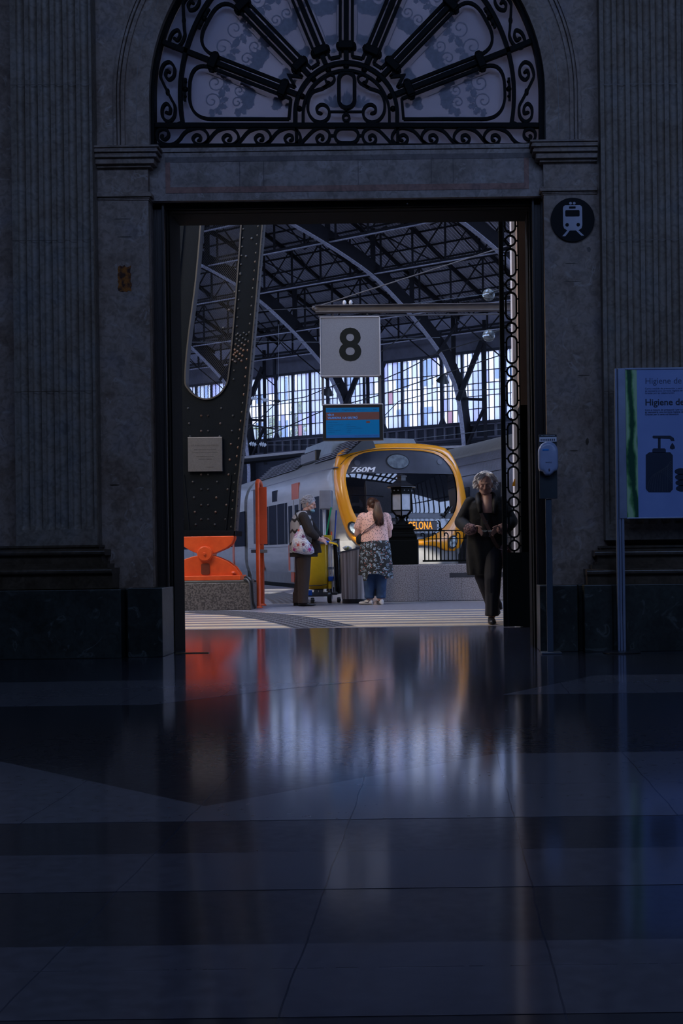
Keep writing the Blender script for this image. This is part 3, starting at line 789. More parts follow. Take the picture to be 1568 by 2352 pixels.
for a, b_ in ((1416, 1421), (1421.7, 1427), (1428, 1434)): o.box(PX(a, 1300), PX(b_, 1300), -.02, .02, .012, zt2)
o.build('pole', m_al, ps, bevel=.003)
m_bd = M('base_metal', (.05, .055, .06), .35, .6)
o = MB(); o.box(xr_-.03, xr_+.025, -.02, .02, .012, zt2); o.build('pole', m_al, ps, bevel=.003)
for x_ in (0, xr_): o = MB(); o.lathe([(.001, 0), (.14, 0), (.142, .004), (.13, .012), (.05, .017), (.001, .018)], (x_, 0, 0), 40); o.build('base_disc', m_bd, ps, smooth=True)
o = MB(); o.box(PX(1419), PX(1436), -.03, .03, zb_, zt2); o.box(PX(1436), xr_, -.016, .016, zt2-.01, zt2+.004); o.box(PX(1436), xr_, -.016, .016, zb_-.004, zb_+.006)
o.build('panel_frame', m_al, ps, bevel=.003)
o = MB(); o.box(PX(1436), xr_, -.010, .010, zb_, zt2); pn = o.build('poster', m_po, ps)
o = MB(); o.box(PX(1436), PX(1463), -.0108, -.010, zb_+.006, zt2-.01); o.build('green_strip', m_gr, pn)
m_ink = M('poster_ink', (.018, .03, .06), .35); m_ink2 = M('poster_ink_pale', (.05, .09, .2), .35)
def ptx(s, px, py, h, mat, bold=0.0, sx=1.0): text('poster_text', s, h*uu*1.35, mat, pn, (PX(px, py), -.0112, PZ(py)), bold=bold, sx=sx)
ptx('Higiene de manos', 1480, 876, 14, m_ink2); ptx('Higiene de mans', 1480, 925, 15, m_ink, .0012)
for k, s_ in enumerate(('Como medida de precaución y para contener', 'es necesaria una correcta higiene de manos.', 'Gracias por su colaboración.')): ptx(s_, 1480, 893+k*5.2, 4.2, m_ink2)
for k, s_ in enumerate(('Com a mesura de precaució i per a contenir', 'és necessària una correcta higiene de mans.', 'Gràcies per la seva col·laboració.')): ptx(s_, 1480, 942+k*5.2, 4.2, m_ink, .0001)
o = MB(); y0_, y1_ = -.0118, -.010
def pp(px, py): p = W(px, py, YB); return (p.x-px_, p.z)
o.prism([pp(*q) for q in ((1491+0, 1050), (1482, 1055), (1482, 1123), (1489, 1131), (1538, 1131), (1544, 1124), (1544, 1046), (1538, 1039), (1490, 1039), (1482, 1045))][1:], y0_, y1_)
o.prism([pp(*q) for q in ((1497, 1040), (1497, 1033), (1500, 1030), (1525, 1030), (1528, 1033), (1528, 1040))], y0_, y1_)
o.prism([pp(*q) for q in ((1510, 1030), (1510, 1006), (1516, 1006), (1516, 1030))], y0_, y1_)
o.prism([pp(*q) for q in ((1499, 1001), (1538, 1001), (1546, 1006), (1548, 1013), (1540, 1013), (1537, 1008), (1499, 1007), (1497, 1004))], y0_, y1_)
o.prism([pp(*q) for q in ((1543, 1017), (1548, 1025), (1549, 1030), (1543, 1033), (1537, 1030), (1538, 1025))], y0_, y1_)
for k in range(4):
    c0 = pp(1562+k, 1083+k*13); o.prism([(c0[0]+.045*cos(2*pi*i/16), c0[1]+.024*sin(2*pi*i/16)) for i in range(16)], y0_, y1_)
o.build('pump_bottle_and_hand_symbol', m_ink, pn)
o = MB()
for k in range(9):
    pts = smooth_pts([pp(1484+k*6, 1129), pp(1492+k*5, 1100-k*3), pp(1510+k*3, 1085-k*2), pp(1530+k, 1092-k*4), pp(1542, 1110-k*6)], 4); o.ribbon(pts, .0016, -.0122, -.0118)
o.build('ripple_lines', M('poster_line', (.10, .11, .13), .3), pn)
# ================================================================== BEYOND THE DOOR
# ---- concourse floor: pale terrazzo with cream stripes
m_tz = M('terrazzo', (0.23, 0.225, 0.25), 0.34, col2=(0.205, 0.20, 0.225), nscale=18, rvar=.04)
m_tc = M('terrazzo_cream', (0.70, 0.56, 0.37), 0.40, col2=(0.64, 0.51, 0.34), nscale=18, rvar=.05)
m_td = M('tactile_paving', (0.13, 0.13, 0.145), 0.6, nscale=30)
TC = Vector((-0.933, 28.0, 0)); AT = Vector((-.316, .949, 0)); RT = Vector((.949, .316, 0))   # train front centre, axis, right
def TL(x, y, z=0): return TC + RT*x + AT*y + Vector((0, 0, z))
cf = MB()
e0 = TL(-1.75, -6.6); e1 = TL(-1.75, 60)
k_ = (22.0 - TL(-1.75, 0).y)/AT.y; e0 = TL(-1.75, k_)
cf.flat([(-40, 13.4), (8, 13.4), (8, 22.0), (e0.x, 22.0), (e1.x, e1.y), (-40, e1.y)], -1.4, 0.0)
cf.k = 1
for d0, d1 in ((13.55, 13.95), (14.2, 14.5), (14.75, 15.02), (15.3, 15.5), (15.85, 16.1), (16.45, 16.65), (17.2, 17.35)):
    cf.box(-9, 8, d0, d1, 0, .0008)
cf.box(-9, 8, 20.3, 20.36, 0, .0008)
conc = struct(cf.build('floor', [m_tz, m_tc]))
tp = MB()
ctr = smooth_pts([(G(600, 1367).x, G(600, 1367).y), (G(640, 1372).x, G(640, 1372).y), (G(590, 1402).x-.1, G(600, 1402).y+.2), (G(620, 1412).x, G(620, 1412).y), (G(690, 1428).x, G(690, 1428).y), (G(760, 1441).x, G(760, 1441).y)], 8)
ctr = [(-3.6, 26.5), (-2.75, 22.6), (-2.35, 20.4)]; ctr2 = [(-3.4, 17.8), (-2.6, 16.9), (-1.9, 15.5), (-1.25, 13.55)]
for c3, wd in ((smooth_pts(ctr, 8), .34), (smooth_pts(ctr2, 8), .34)):
    for i in range(len(c3)-1):
        (ax, ay), (bx, by) = c3[i], c3[i+1]; l = sqrt((bx-ax)**2+(by-ay)**2); nx, ny = -(by-ay)/l*wd, (bx-ax)/l*wd
        tp.k = 0; tp.flat([(ax-nx, ay-ny), (bx-nx, by-ny), (bx+nx, by+ny), (ax+nx, ay+ny)], 0.0, .0016)
        for q in range(-3, 4):
            for h in (.25, .75):
                x = ax+(bx-ax)*h+nx*q/3.5; y = ay+(by-ay)*h+ny*q/3.5
                tp.box(x-.022, x+.022, y-.022, y+.022, 0, .006)
tag(tp.build('tactile_paving', m_td), 'grey studded tactile paving strip crossing the striped concourse floor', 'tactile paving')
tb = MB(); tb.box(-40, 60, 13.4, 140, -1.5, -1.4); struct(tb.build('floor', M('track_ballast', (.10, .085, .07), .95, nscale=3, bump=.8)))

# ---- portal wall behind the iron gate on the right
m_plas = M('beige_plaster', (.36, .27, .21), .7, col2=(.30, .22, .18), nscale=2)
m_pale = M('pale_painted_pier', (.75, .75, .80), .55, nscale=3)
YR = 13.42
xg = WX(1193, YR, 900)
pw = MB(); pw.k = 0; pw.box(xg, 8, YR, YR+.4, WZ(930, YR, 1200), 8.3); pw.k = 1; pw.box(xg, 8, YR, YR+.4, 0, WZ(930, YR, 1200))
struct(pw.build('wall_portal', [m_plas, m_wood2]))
pw = MB(); xa_ = WX(1176, 15.0, 700)
pw.box(xa_, 8, 15.0, 15.35, 0, 8.0); struct(pw.build('wall_pier', m_pale))
pw = MB(); pw.box(WX(1213, 13.3, 900), 8, 13.2, 13.42, 0, 8.3); struct(pw.build('wall_portal_post', m_wood2))
# wrought iron gate leaf
YGt = 13.16; gu = YGt/FPX
gt = thing('gate_leaf', 'black wrought iron gate leaf with a chain of rings and ovals right of the doorway', 'gate', (W(1176, 1437, YGt).x, YGt, 0))
gx = gt.location.x
def GX(px): return (px-1176-0)*gu          # relative to centre line at y~900 (upright in the world)
def gz(py): return W(1176, py, YGt).z
offx = WX(1176, YGt, 900)-gx
def gbx(mb, p0, p1, y0, y1, z0, z1): mb.box(offx+GX(p0), offx+GX(p1), y0, y1, z0, z1)
zt3 = gz(380)
o = MB(); gbx(o, 1149, 1159.5, -.03, .03, 0.004, zt3); o.build('stile', m_iron, gt, bevel=.004)
o = MB(); gbx(o, 1192, 1194.5, -.02, .02, .4, zt3); o.build('stile', m_iron, gt)
o = MB(); gbx(o, 1159.5, 1216, -.018, .018, 0.004, gz(1269)); o.build('kick_panel', m_iron, gt, bevel=.003)
for k in range(-2, 8):
    cy = 553.2+100*k
    o = MB(); P = [(offx+a, b) for a, b in arc(0, gz(cy), 11.6*gu, 0, 2*pi, 28)[:-1]]
    o.ribbon(P, 4*gu, -.012, .012, True)
    for s in (-1, 1): gbx(o, *(sorted((1176+s*11, 1176+s*17))), -.008, .008, gz(cy)-.008, gz(cy)+.008)
    gbx(o, 1174, 1178, -.008, .008, gz(cy+21), gz(cy+13)); gbx(o, 1174, 1178, -.008, .008, gz(cy-13), gz(cy-21))
    o.build('ring', m_iron, gt, smooth=True, sharp=.5)
    if k < 7:
        o = MB(); w, h = 12*gu, 31*gu; zc_ = gz(cy+50)
        P = [(offx+a, b) for a, b in arc(0, zc_+h-w, w, 0, pi, 12) + arc(0, zc_-h+w, w, pi, 2*pi, 12)]
        o.ribbon(P, 4*gu, -.012, .012, True)
        for s in (-1, 1):
            for q in (-16.5, 16.5): gbx(o, *(sorted((1176+s*12, 1176+s*17))), -.008, .008, zc_+q*gu-.007, zc_+q*gu+.007)
        o.build('oval', m_iron, gt, smooth=True, sharp=.5)
# small warning sticker on the pier
m_yel = M('warning_yellow', (.8, .38, .02), .4)
wsn = thing('warning_sticker', 'small orange-yellow warning triangle label on the pale pier behind the gate', 'sticker', (W(1180, 1108, 14.98).x, 14.99, W(1180, 1108, 14.98).z))
o = MB(); q = 15/FPX; o.prism([(-5*q, -8*q), (3*q, -8*q), (3*q, 8*q), (1*q, 8*q)], -.003, 0.004); o.build('label', m_yel, wsn)

# ---- steel arch leg with rivets on its rocker bearing
YA = 18.4; ua = YA/FPX
leg = thing('steel_arch_leg', 'riveted grey steel box leg of the shed arch with a U-shaped opening above a plaque', 'steel pillar', (W(473, 1230, YA).x, YA, WZ(1231, YA, 473)))
lx, lz = leg.location.x, leg.location.z
def L(px, py): p = W(px, py, YA); return (p.x-lx, p.z-lz)
m_leg = M('leg_steel', (.0035, .0055, .0080), .7, spec=.08, col2=(.0055, .0075, .010), nscale=3.5, bump=.25, bscale=90, rvar=.08)
m_riv = M('rusty_rivets', (.016, .019, .022), .5, col2=(.12, .065, .04), nscale=2.2, nlo=.5, nhi=.6)
m_edge = M('leg_flange', (.035, .033, .031), .5, nscale=4)
Rr = [(541, 1230), (549, 1110), (572, 900), (607, 490), (617, 370)]
Ll = [(420, 370), (414, 487), (400, 640), (391, 900), (398, 1095), (409, 1230)]
Uin = smooth_pts([(567, 370), (556, 487), (548, 600), (536, 750), (525, 860), (517, 888), (500, 908), (475, 917), (450, 910), (432, 893), (425, 870), (432, 780), (450, 640), (463, 487), (472, 370)], 4)
o = MB(); o.prism([L(*p) for p in [Rr[0], Rr[1], Rr[2], Rr[3], Rr[4]] + Uin + Ll], 0, .04)
def rivet(mb, px, py, r=.019, y=0):
    x, z = L(px, py); mb.sph((x, y, z), (r, .016, r), 8, 6)
o.k = 1
def interp(P, py):
    P = sorted(P, key=lambda q: q[1])
    for a, b in zip(P, P[1:]):
        if a[1] <= py <= b[1]: return a[0]+(b[0]-a[0])*(py-a[1])/(b[1]-a[1])
    return P[-1][0]
y = 500
while y < 1225:
    rivet(o, interp(Rr, y)-11, y); 
    if y > 860: rivet(o, interp(Ll, y)+9, y)
    if y < 880: rivet(o, interp(Rr, y)-46 + (y-500)*.02, y+6, .016)
    y += 20.3
for y0_ in (955, 990, 1020, 1056, 1090, 1124, 1160, 1193, 1222):
    t = (y0_-955)/275
    for dx in (8, -8): rivet(o, 470+dx, y0_ if (y0_ not in (1020, 1056)) else 955, .016)
    rivet(o, 405+t*18, y0_, .017); rivet(o, 535-t*20, y0_, .017)
    rivet(o, 432+t*18, y0_-17, .017); rivet(o, 508-t*15, y0_-17, .017)
for k in range(4):
    for q in range(6): rivet(o, 560-q*2.3-(k % 2)*14+ (0 if k < 2 else 6), 765+q*12+k*2, .018)
for q in range(6): rivet(o, 578-q*13, 548+q*41, .019)
for q in range(9): rivet(o, 412+q*15, 1227, .017)
o.build('front_plate', [m_leg, m_riv], leg, smooth=True, sharp=.5)
o = MB(); o.prism([L(*p) for p in [(x-2, y) for x, y in Rr] + [(x-10, y+.01) for x, y in reversed(Rr)]], -.03, .0); o.k = 1
o.prism([L(*p) for p in [(x, y) for x, y in Rr] + [(x-3, y+.01) for x, y in reversed(Rr)]], -.05, .22)
for q in range(44):
    yy = 498+q*16.6; x, z = L(interp(Rr, yy)-.5, yy); o.sph((x, -.02, z), (.018, .014, .016), 8, 6)
o.build('right_flange', [m_leg, m_edge], leg, smooth=True, sharp=.5)
o = MB(); o.prism([L(*p) for p in [(x+3, y) for x, y in Ll] + [(x+12, y-.01) for x, y in reversed(Ll)]], -.03, 0); o.prism([L(*p) for p in [(x, y) for x, y in Ll] + [(x+3, y-.01) for x, y in reversed(Ll)]], -.03, .22)
o.build('left_flange', m_leg, leg)
o = MB(); o.ribbon([L(*p) for p in Uin[2:-2]], .02, -.02, .22); o.build('opening_rim', m_edge, leg, smooth=True, sharp=.6)
o = MB(); o.prism([L(*p) for p in ((409, 1219), (542, 1219), (541, 1231), (409, 1231))], -.05, .55); o.prism([L(*p) for p in ((420, 1090), (424, 1090), (436, 1219), (432, 1219))], -.012, 0); o.prism([L(*p) for p in ((532, 1090), (528, 1090), (516, 1219), (520, 1219))], -.012, 0)
o.build('foot_angle', m_leg, leg, bevel=.004)
o = MB(); a_ = L(388, 560); b_ = L(425, 700); o.bar((a_[0], .2, a_[1]), (b_[0], .2, b_[1]), .09, .06); a_ = L(385, 499); b_ = L(560, 499); o.bar((a_[0], .1, a_[1]), (b_[0], .1, b_[1]), .09, .07)
a_ = L(392, 650); b_ = L(432, 650); o.bar((a_[0], .1, a_[1]), (b_[0], .1, b_[1]), .05, .05); o.build('bracing', m_leg, leg)
# bird net across the opening
m_net = M('net_wire', (.05, .048, .045), .6)
o = MB(); lim = Uin
def xin(py, side):
    pts = [p for p in Uin if (p[0] > 475) == (side > 0)]
    return interp(pts, py)
for k in range(-46, 30):
    for sg in (1, -1):
        seg = []
        for q in range(60):
            py = 490+q*7.2; px = 475+k*4.6+sg*(py-700)*.72
            ok = py < 915 and xin(py, -1) < px < xin(py, 1)
            if ok: seg.append((px, py))
            elif seg: break
        if len(seg) > 1:
            a_, b_ = L(*seg[0]), L(*seg[-1]); o.bar((a_[0], .30, a_[1]), (b_[0], .30, b_[1]), .0022)
n_ = tag(o.build('bird_net', m_net), 'fine wire bird net stretched across the opening of the riveted steel leg', 'net', kind='stuff'); n_.location = (lx, YA, lz)
# plaque
m_pl = M('brushed_plaque', (.105, .105, .11), .45, .2, nscale=60)
pq = thing('plaque', 'square brushed metal commemorative plaque with centred text on the riveted leg', 'plaque', (W(472, 1044, YA).x, YA-.03, W(472, 1044, YA).z))
hs = 39.3*ua
o = MB(); o.box(-hs, hs, -.012, .012, -hs, hs); o.build('plate', m_pl, pq, bevel=.003)
o = MB(); o.box(-hs, hs, -.013, .01, hs-.008, hs+.001); o.build('top_edge', M('bright_edge', (.6, .6, .62), .3, .5), pq)
m_pt = M('plaque_text', (.045, .045, .05), .6)
for s_, z_, h_ in (('S. M. EL REY DON JUAN CARLOS I', .125, .034), ('inauguró la Estación de Francia remodelada', .068, .023), ('el 2 de mayo con motivo de los Juegos de Barcelona', .028, .0215), ('Siendo Presidente de la Compañía', -.030, .023), ('el Ministro de Transportes', -.068, .022), ('Barcelona, 1992', -.18, .02)):
    text('plaque_text', s_, h_*.78, m_pt, pq, (0 if z_ > -.1 else .07, -.0125, z_), align='CENTER')
# orange rocker bearing
bx = W(473, 1276, YA)
be = thing('rocker_bearing', 'bright orange cast rocker bearing with round pin between steel leg and granite block', 'bearing', (bx.x, YA, WZ(1333, YA, 473)))
bz = be.location.z
def Bp(px, py): p = W(px, py, YA-.1); return (p.x-bx.x, p.z-bz)
up = [(408, 1233), (538, 1231), (538, 1238), (533, 1249), (521, 1259), (503, 1267), (486, 1274), (473, 1277), (460, 1274), (441, 1266), (424, 1256), (412, 1246), (408, 1239)]
lo = [(386, 1324), (386, 1319), (392, 1310), (403, 1298), (421, 1286), (441, 1279), (460, 1275), (473, 1273), (486, 1275), (503, 1280), (523, 1289), (541, 1302), (551, 1316), (553, 1322)]
for nm, pl in (('upper_rocker', up), ('lower_rocker', lo)):
    o = MB(); P = [Bp(*q) for q in pl]
    o.prism(P, -.16, -.10); o.prism([(x*.99, z) for x, z in P], .05, .11); o.prism([(x*.93, z*1.0) for x, z in P], -.1, .05)
    o.build(nm, m_orange, be, bevel=.008)
o = MB(); a_, b_ = Bp(386, 1333), Bp(555, 1321); o.box(a_[0], b_[0], -.22, .3, 0.0, b_[1]); o.build('base_flange', m_orange, be, bevel=.008)
pc = Bp(473, 1272)
o = MB(); r_ = 17.6*ua
o.prism([(pc[0]+a, pc[1]+b) for a, b in arc(0, 0, r_, 0, 2*pi, 32)[:-1]], -.20, .15); o.prism([(pc[0]+a, pc[1]+b) for a, b in arc(0, 0, r_*.9, 0, 2*pi, 32)[:-1]], -.215, .15)
o.prism([(pc[0]+a, pc[1]+b) for a, b in arc(0, 0, .022, 0, 2*pi, 16)[:-1]], -.235, -.2); o.build('pin', m_orange, be, bevel=.006)
o = MB(); a_, b_ = Bp(464, 1320), Bp(483, 1294); o.prism(rrect(a_[0], b_[0], a_[1], b_[1], .025), -.172, -.16); o.build('slot', M('orange_recess', (.16, .028, .01), .6), be)
for px in (411, 538):
    o = MB(); q = Bp(px, 1318); o.lathe([(.03, -.0), (.034, .02), (.02, .035), (.001, .036)], (q[0], -.19, q[1]), 12); o.build('bolt', m_orange, be, smooth=True)
# granite block and cable
m_gran = M('grey_granite', (.15, .135, .125), .55, col2=(.05, .045, .045), nscale=45, nlo=.42, nhi=.58, bump=.15, bscale=60)
gb = thing('granite_block', 'low speckled granite block under the orange bearing', 'plinth', (bx.x, YA, 0))
p0 = G(383, 1394); xg0, xg1 = W(383, 1390, 18.2).x-bx.x, W(578, 1390, 18.2).x-bx.x
o = MB(); o.box(xg0, xg1, -.26, .3, 0, bz-.035); o.build('block', m_gran, gb, bevel=.008)
o = MB(); o.box(xg0, xg1-.03, -.25, .3, bz-.035, bz); o.build('cap', M('granite_cap', (.10, .10, .09), .5, nscale=30), gb, bevel=.01)
def cable(name, label, pts, r, mat, cat='cable', group=None, n=6):
    o = MB(); P = smooth_pts(pts, 5); c0 = P[0]; o.tube(P, r, n)
    return tag(o.build(name, mat, smooth=True), label, cat, group)
pts = [W(562, 1326, 18.15), W(570, 1327, 18.12), W(577, 1337, 18.08), W(579, 1360, 18.08), W(581, 1382, 18.08), Vector((W(586, 1390, 18.08).x, 18.08, .02))]
cable('cable', 'black cable running down the corner of the granite block', pts, .018, m_black)
pts = [W(560, 1331, 18.15), W(566, 1330, 18.12), W(573, 1340, 18.08), W(575, 1362, 18.08), Vector((W(578, 1390, 18.08).x, 18.08, .02))]
cable('cable', 'grey cable beside the black one at the granite block corner', pts, .015, m_grey)

# ---- orange tubular notice frame
YO = 18.75
of = thing('notice_frame', 'orange tubular post frame carrying narrow side-on notice boards beside the steel leg', 'sign frame', (W(592, 1390, YO).x, YO, 0))
ox = of.location.x
def O(px, py): p = W(px, py, YO); return p.x-ox, p.z
xt = O(592, 1250)[0]
zt4 = O(592, 1103)[1]
o = MB(); xb_ = O(581, 1250)[0]
o.tube([(xt, 0, 0), (xt, 0, zt4-.05)] + [(xt+(xb_-xt)*(1-cos(a))/2, .9*(1-cos(a))/2, zt4-.05+.06*sin(a)) for a in [pi*k/8 for k in range(1, 9)]] + [(xb_, .9, 0)], .031, 14)
o.build('tube', m_orange, of, smooth=True)
for x_, y_ in ((xt, 0), (xb_, .9)):
    o = MB(); o.lathe([(.001, 0), (.06, 0), (.06, .008), (.035, .03), (.001, .03)], (x_, y_, 0), 20); o.build('foot', m_orange, of, smooth=True)
o = MB(); a_, b_ = O(592, 1250), O(612, 1119); o.box(xt+.01, b_[0], -.015, .02, a_[1], b_[1]); o.build('board', M('orange_board', (.50, .06, .015), .45), of, bevel=.003)
o = MB(); a_, b_ = O(573, 1252), O(583, 1121); o.box(a_[0], b_[0]+.01, .40, .43, a_[1]+.02, b_[1]); o.build('board', M('grey_board', (.28, .28, .33), .5), of, bevel=.003)
o = MB(); o.box(xb_+.01, xt, .395, .42, a_[1], b_[1]); o.build('board_back', M('orange_board_back', (.42, .045, .012), .5), of)
o = MB(); o.box(xb_-.03, xt+.01, -.01, .92, O(592, 1270)[1], O(592, 1262)[1]); o.build('clamp', m_grey, of, bevel=.003)

# ---- platform 8 sign and departures monitor on the grey beam
YE = 19.0; ue = YE/FPX
m_sg = M('sign_face', (.14, .152, .18), .6, nscale=80); m_sf = M('sign_frame', (.34, .34, .36), .45); m_ik = M('sign_ink', (.010, .012, .011), .8, spec=.1)
m_bm = M('beam_paint', (.10, .095, .10), .6, col2=(.08, .075, .08), nscale=9)
bmz = WZ(713, YE, 800)
bm_ = thing('signal_beam', 'long grey-beige steel channel beam crossing above the platform number sign', 'beam', (W(720, 712, YE).x, YE, WZ(712, YE, 720)))
x_ = bm_.location.x; z_ = bm_.location.z
o = MB(); o.box(0.03, 4.3, -.02, .02, -.036, .052); o.box(0.03, 4.3, -.07, .07, .050, .060); o.box(0.03, 4.3, -.07, .07, -.046, -.036); o.build('channel', m_bm, bm_, bevel=.003)
o = MB(); o.box(.05, 4.3, .18, .22, -.066, -.048); o.build('lower_rail', m_bm, bm_)
o = MB(); o.tube([(.0, 0, .02), (.05, 0, -.0), (.09, 0, -.04)], [.022, .03, .018], 8); o.sph((0, 0, .03), .03, 8, 6); o.build('end_bracket', m_bm, bm_)
for k in range(2): o = MB(); o.sph((.45+.09*k, 0, .10), (.027, .027, .04), 8, 8); o.tube([(.45+.09*k, 0, .06), (.45+.09*k, 0, .08)], .012, 6); o.build('insulator', M('porcelain', (.5, .5, .52), .2), bm_, smooth=True)
st_ = MB(); st_.tube([(0.02, 0, .04), (2.9, 0, .92)], .009, 6); st_.tube([(0.02, 0, .04), (.6, 0, .06)], .006, 6); st_.build('tie_rod', m_bm, bm_)
s8 = thing('platform_sign', 'square pale grey platform sign with a big black 8 under the beam', 'sign', (W(804.5, 797, YE).x, YE, W(804.5, 797, YE).z))
hw_, hh_ = 69*ue, 68.5*ue
o = MB(); o.box(-hw_+.01, hw_-.01, -.06, .06, -hh_+.01, hh_-.01); o.build('panel', m_sg, s8)
o = MB()
for a in ((-hw_, hw_, hh_-.014, hh_), (-hw_, hw_, -hh_, -hh_+.014), (-hw_, -hw_+.014, -hh_, hh_), (hw_-.014, hw_, -hh_, hh_)): o.box(a[0], a[1], -.07, .07, a[2], a[3])
o.build('frame', m_sf, s8, bevel=.002)
text('numeral', '8', .66, m_ik, s8, (0.0, -.0615, .0), align='CENTER', bold=.014, sx=1.02)
o = MB()
for x in (-.25, .25): o.box(x-.012, x+.012, -.012, .012, hh_, hh_+.06)
o.build('hanger', m_grey, s8)
mo = thing('departures_monitor', 'black framed departures screen showing blue timetable hung below the 8 sign', 'monitor', (W(810.5, 971, YE).x, YE, W(810.5, 971, YE).z))
hw2, hh2 = 69*ue, 40.5*ue
o = MB(); o.box(-hw2, hw2, -.05, .10, -hh2, hh2); o.build('case', m_black, mo, bevel=.004)
o = MB(); o.box(-hw2, hw2, -.052, .10, hh2, hh2+.014); o.build('top_edge', m_sf, mo)
m_scr = M('screen_blue', (.0, .02, .05), .3, emis=srgb(2, 76, 130), estr=.85); m_br = M('screen_brown', (.02, .01, .01), .3, emis=srgb(66, 44, 46), estr=.95)
m_st2 = M('screen_text', (.0, .0, .0), .3, emis=srgb(52, 112, 190), estr=1.0); m_st3 = M('screen_dark_text', (.0, .0, .0), .3, emis=srgb(14, 44, 82), estr=1.0)
m_strip = M('screen_footer', (.0, .0, .0), .3, emis=srgb(26, 70, 132), estr=.95)
def mz(zy): return hh2-(zy-100)/9.8*ue        # zoomed picture rows
def mxx(zx): return -hw2+(zx-118)/9.8*ue
o = MB(); o.box(mxx(195), mxx(1390), -.053, -.05, mz(842), mz(165)); sc_ = o.build('screen', m_scr, mo)
o = MB(); o.box(mxx(195), mxx(1390), -.054, -.053, mz(440), mz(268)); o.build('brown_band', m_br, sc_)
o = MB(); o.box(mxx(195), mxx(1390), -.054, -.053, mz(842), mz(775)); o.build('footer_band', m_strip, sc_)
def mt(s, zx, zy, h, m, b=0): text('screen_text', s, h/9.8*ue*1.35, m, sc_, (mxx(zx), -.0545, mz(zy)), bold=b)
mt('Próxima salida', 225, 216, 32, m_st3); mt('Propera sortida', 560, 216, 34, m_st3, .0006); mt('Next departure', 915, 216, 24, m_st3); mt('8:20', 1260, 216, 30, m_st3, .0006)
mt('VÍA 8', 232, 325, 44, m_st2, .001); mt('VILANOVA I LA GELTRÚ', 232, 393, 46, m_st2, .001)
mt('Parades / Paradas', 225, 490, 24, m_st3)
for k, (a, b) in enumerate((('EST. PLAÇA DE CATALUNYA', 'GAVÀ'), ('EST. SANTS', 'CASTELLDEFELS'), ('BELLVITGE', 'PLATJA DE CASTELLDEFELS'), ('EL PRAT DE LLOBREGAT', 'GARRAF'), ('VILADECANS', 'SITGES'))):
    mt(a, 225, 546+k*43, 20, m_st3); mt(b, 655, 546+k*43, 22, m_st3)
mt('SALIDA INMEDIATA - SORT.', 835, 805, 32, m_st3)
o = MB(); o.box(mxx(1095), mxx(1180), -.0545, -.053, mz(518), mz(470)); o.build('operator_logo', m_br, sc_)
o = MB()
for px in (741, 872.5):
    x = W(px, 900, YE).x-mo.location.x; o.box(x-.016, x+.016, -.02, .02, hh2, W(px, 866, YE).z-mo.location.z)
o.build('hanger_post', m_grey, mo)

# ---- clear glass globe lamps
m_gls = bpy.data.materials.new('clear_glass'); m_gls.use_nodes = True; b = m_gls.node_tree.nodes['Principled BSDF']
b.inputs['Base Color'].default_value = (.75, .88, .92, 1); b.inputs['Roughness'].default_value = .04; b.inputs['Transmission Weight'].default_value = .92; b.inputs['IOR'].default_value = 1.25
for k, (px, py) in enumerate(((1122, 677), (1122, 771))):
    p = W(px, py, 17.5)
    g = thing('globe_lamp', ('upper' if k == 0 else 'lower') + ' of two clear glass globe lamps hanging left of the gate', 'lamp', p, 0, 'glass globe lamps')
    o = MB(); o.sph((0, 0, 0), .083, 24, 16); o.build('globe', m_gls, g, smooth=True)
    o = MB(); o.tube([(.015, 0, .0), (.05, 0, .03), (.09, .0, .05), (.35, .1, .16), (1.3, .5, .5)], [.03, .032, .012, .008, .008], 10); o.build('socket_and_arm', m_black, g, smooth=True)

# ---- granite planter wall with iron lantern and railing
YQ = 20.55
xq0, xq1 = W(872, 1340, YQ).x, 6.0
zq = WZ(1297, YQ, 950)
o = MB(); o.box(xq0, xq1, YQ, YQ+.9, 0, zq); 
pwall = thing('granite_wall', 'low speckled granite wall at the track end carrying lantern and railing', 'low wall', (xq0, YQ, 0))
o = MB(); o.box(0, xq1-xq0, 0, .9, 0, zq); m_g2 = M('pink_grey_granite', (.36, .325, .315), .5, col2=(.15, .125, .12), nscale=75, nlo=.42, nhi=.6, bump=.1, bscale=50)
o.build('block', m_g2, pwall, bevel=.012)
o = MB(); xs_ = W(1032, 1320, YQ).x-xq0; o.box(xs_, xq1-xq0, -.004, .0, WZ(1326, YQ, 1080), WZ(1315, YQ, 1080)); o.build('recess_band', M('recess_dark', (.04, .04, .045), .6), pwall)
o = MB()
for px in (960, 1060, 1138): x = W(px, 1340, YQ).x-xq0; o.box(x, x+.004, -.002, 0, 0, zq-.01)
o.build('joint', m_base, pwall)
# lantern
YN = YQ+.35
lan = thing('street_lantern', 'black cast iron lantern with frosted glass panes standing on a pedestal before the train', 'lantern', (W(924, 1297, YN).x, YN, zq))
def nz(py): return WZ(py, YN, 924)-zq
un = YN/FPX
o = MB(); hx_ = 37*un
o.box(-hx_, hx_, -.24, .24, 0, nz(1240)); o.box(-hx_*.93-.0, hx_*.93, -.22, .22, nz(1240), nz(1232)); o.build('pedestal', m_iron, lan, bevel=.01)
o = MB()
for pa, pb, w in ((1228, 1234, 34), (1222, 1228, 29), (1215, 1222, 27), (1209, 1215, 30), (1204, 1209, 25)):
    o.box(-w*un, w*un, -w*un, w*un, nz(pb), nz(pa))
o.build('stepped_base', m_iron, lan, bevel=.008)
o = MB(); o.lathe([(16*un, nz(1204)), (12*un, nz(1200)), (7*un, nz(1195)), (6*un, nz(1191)), (10*un, nz(1187)), (13*un, nz(1183))], n=20)
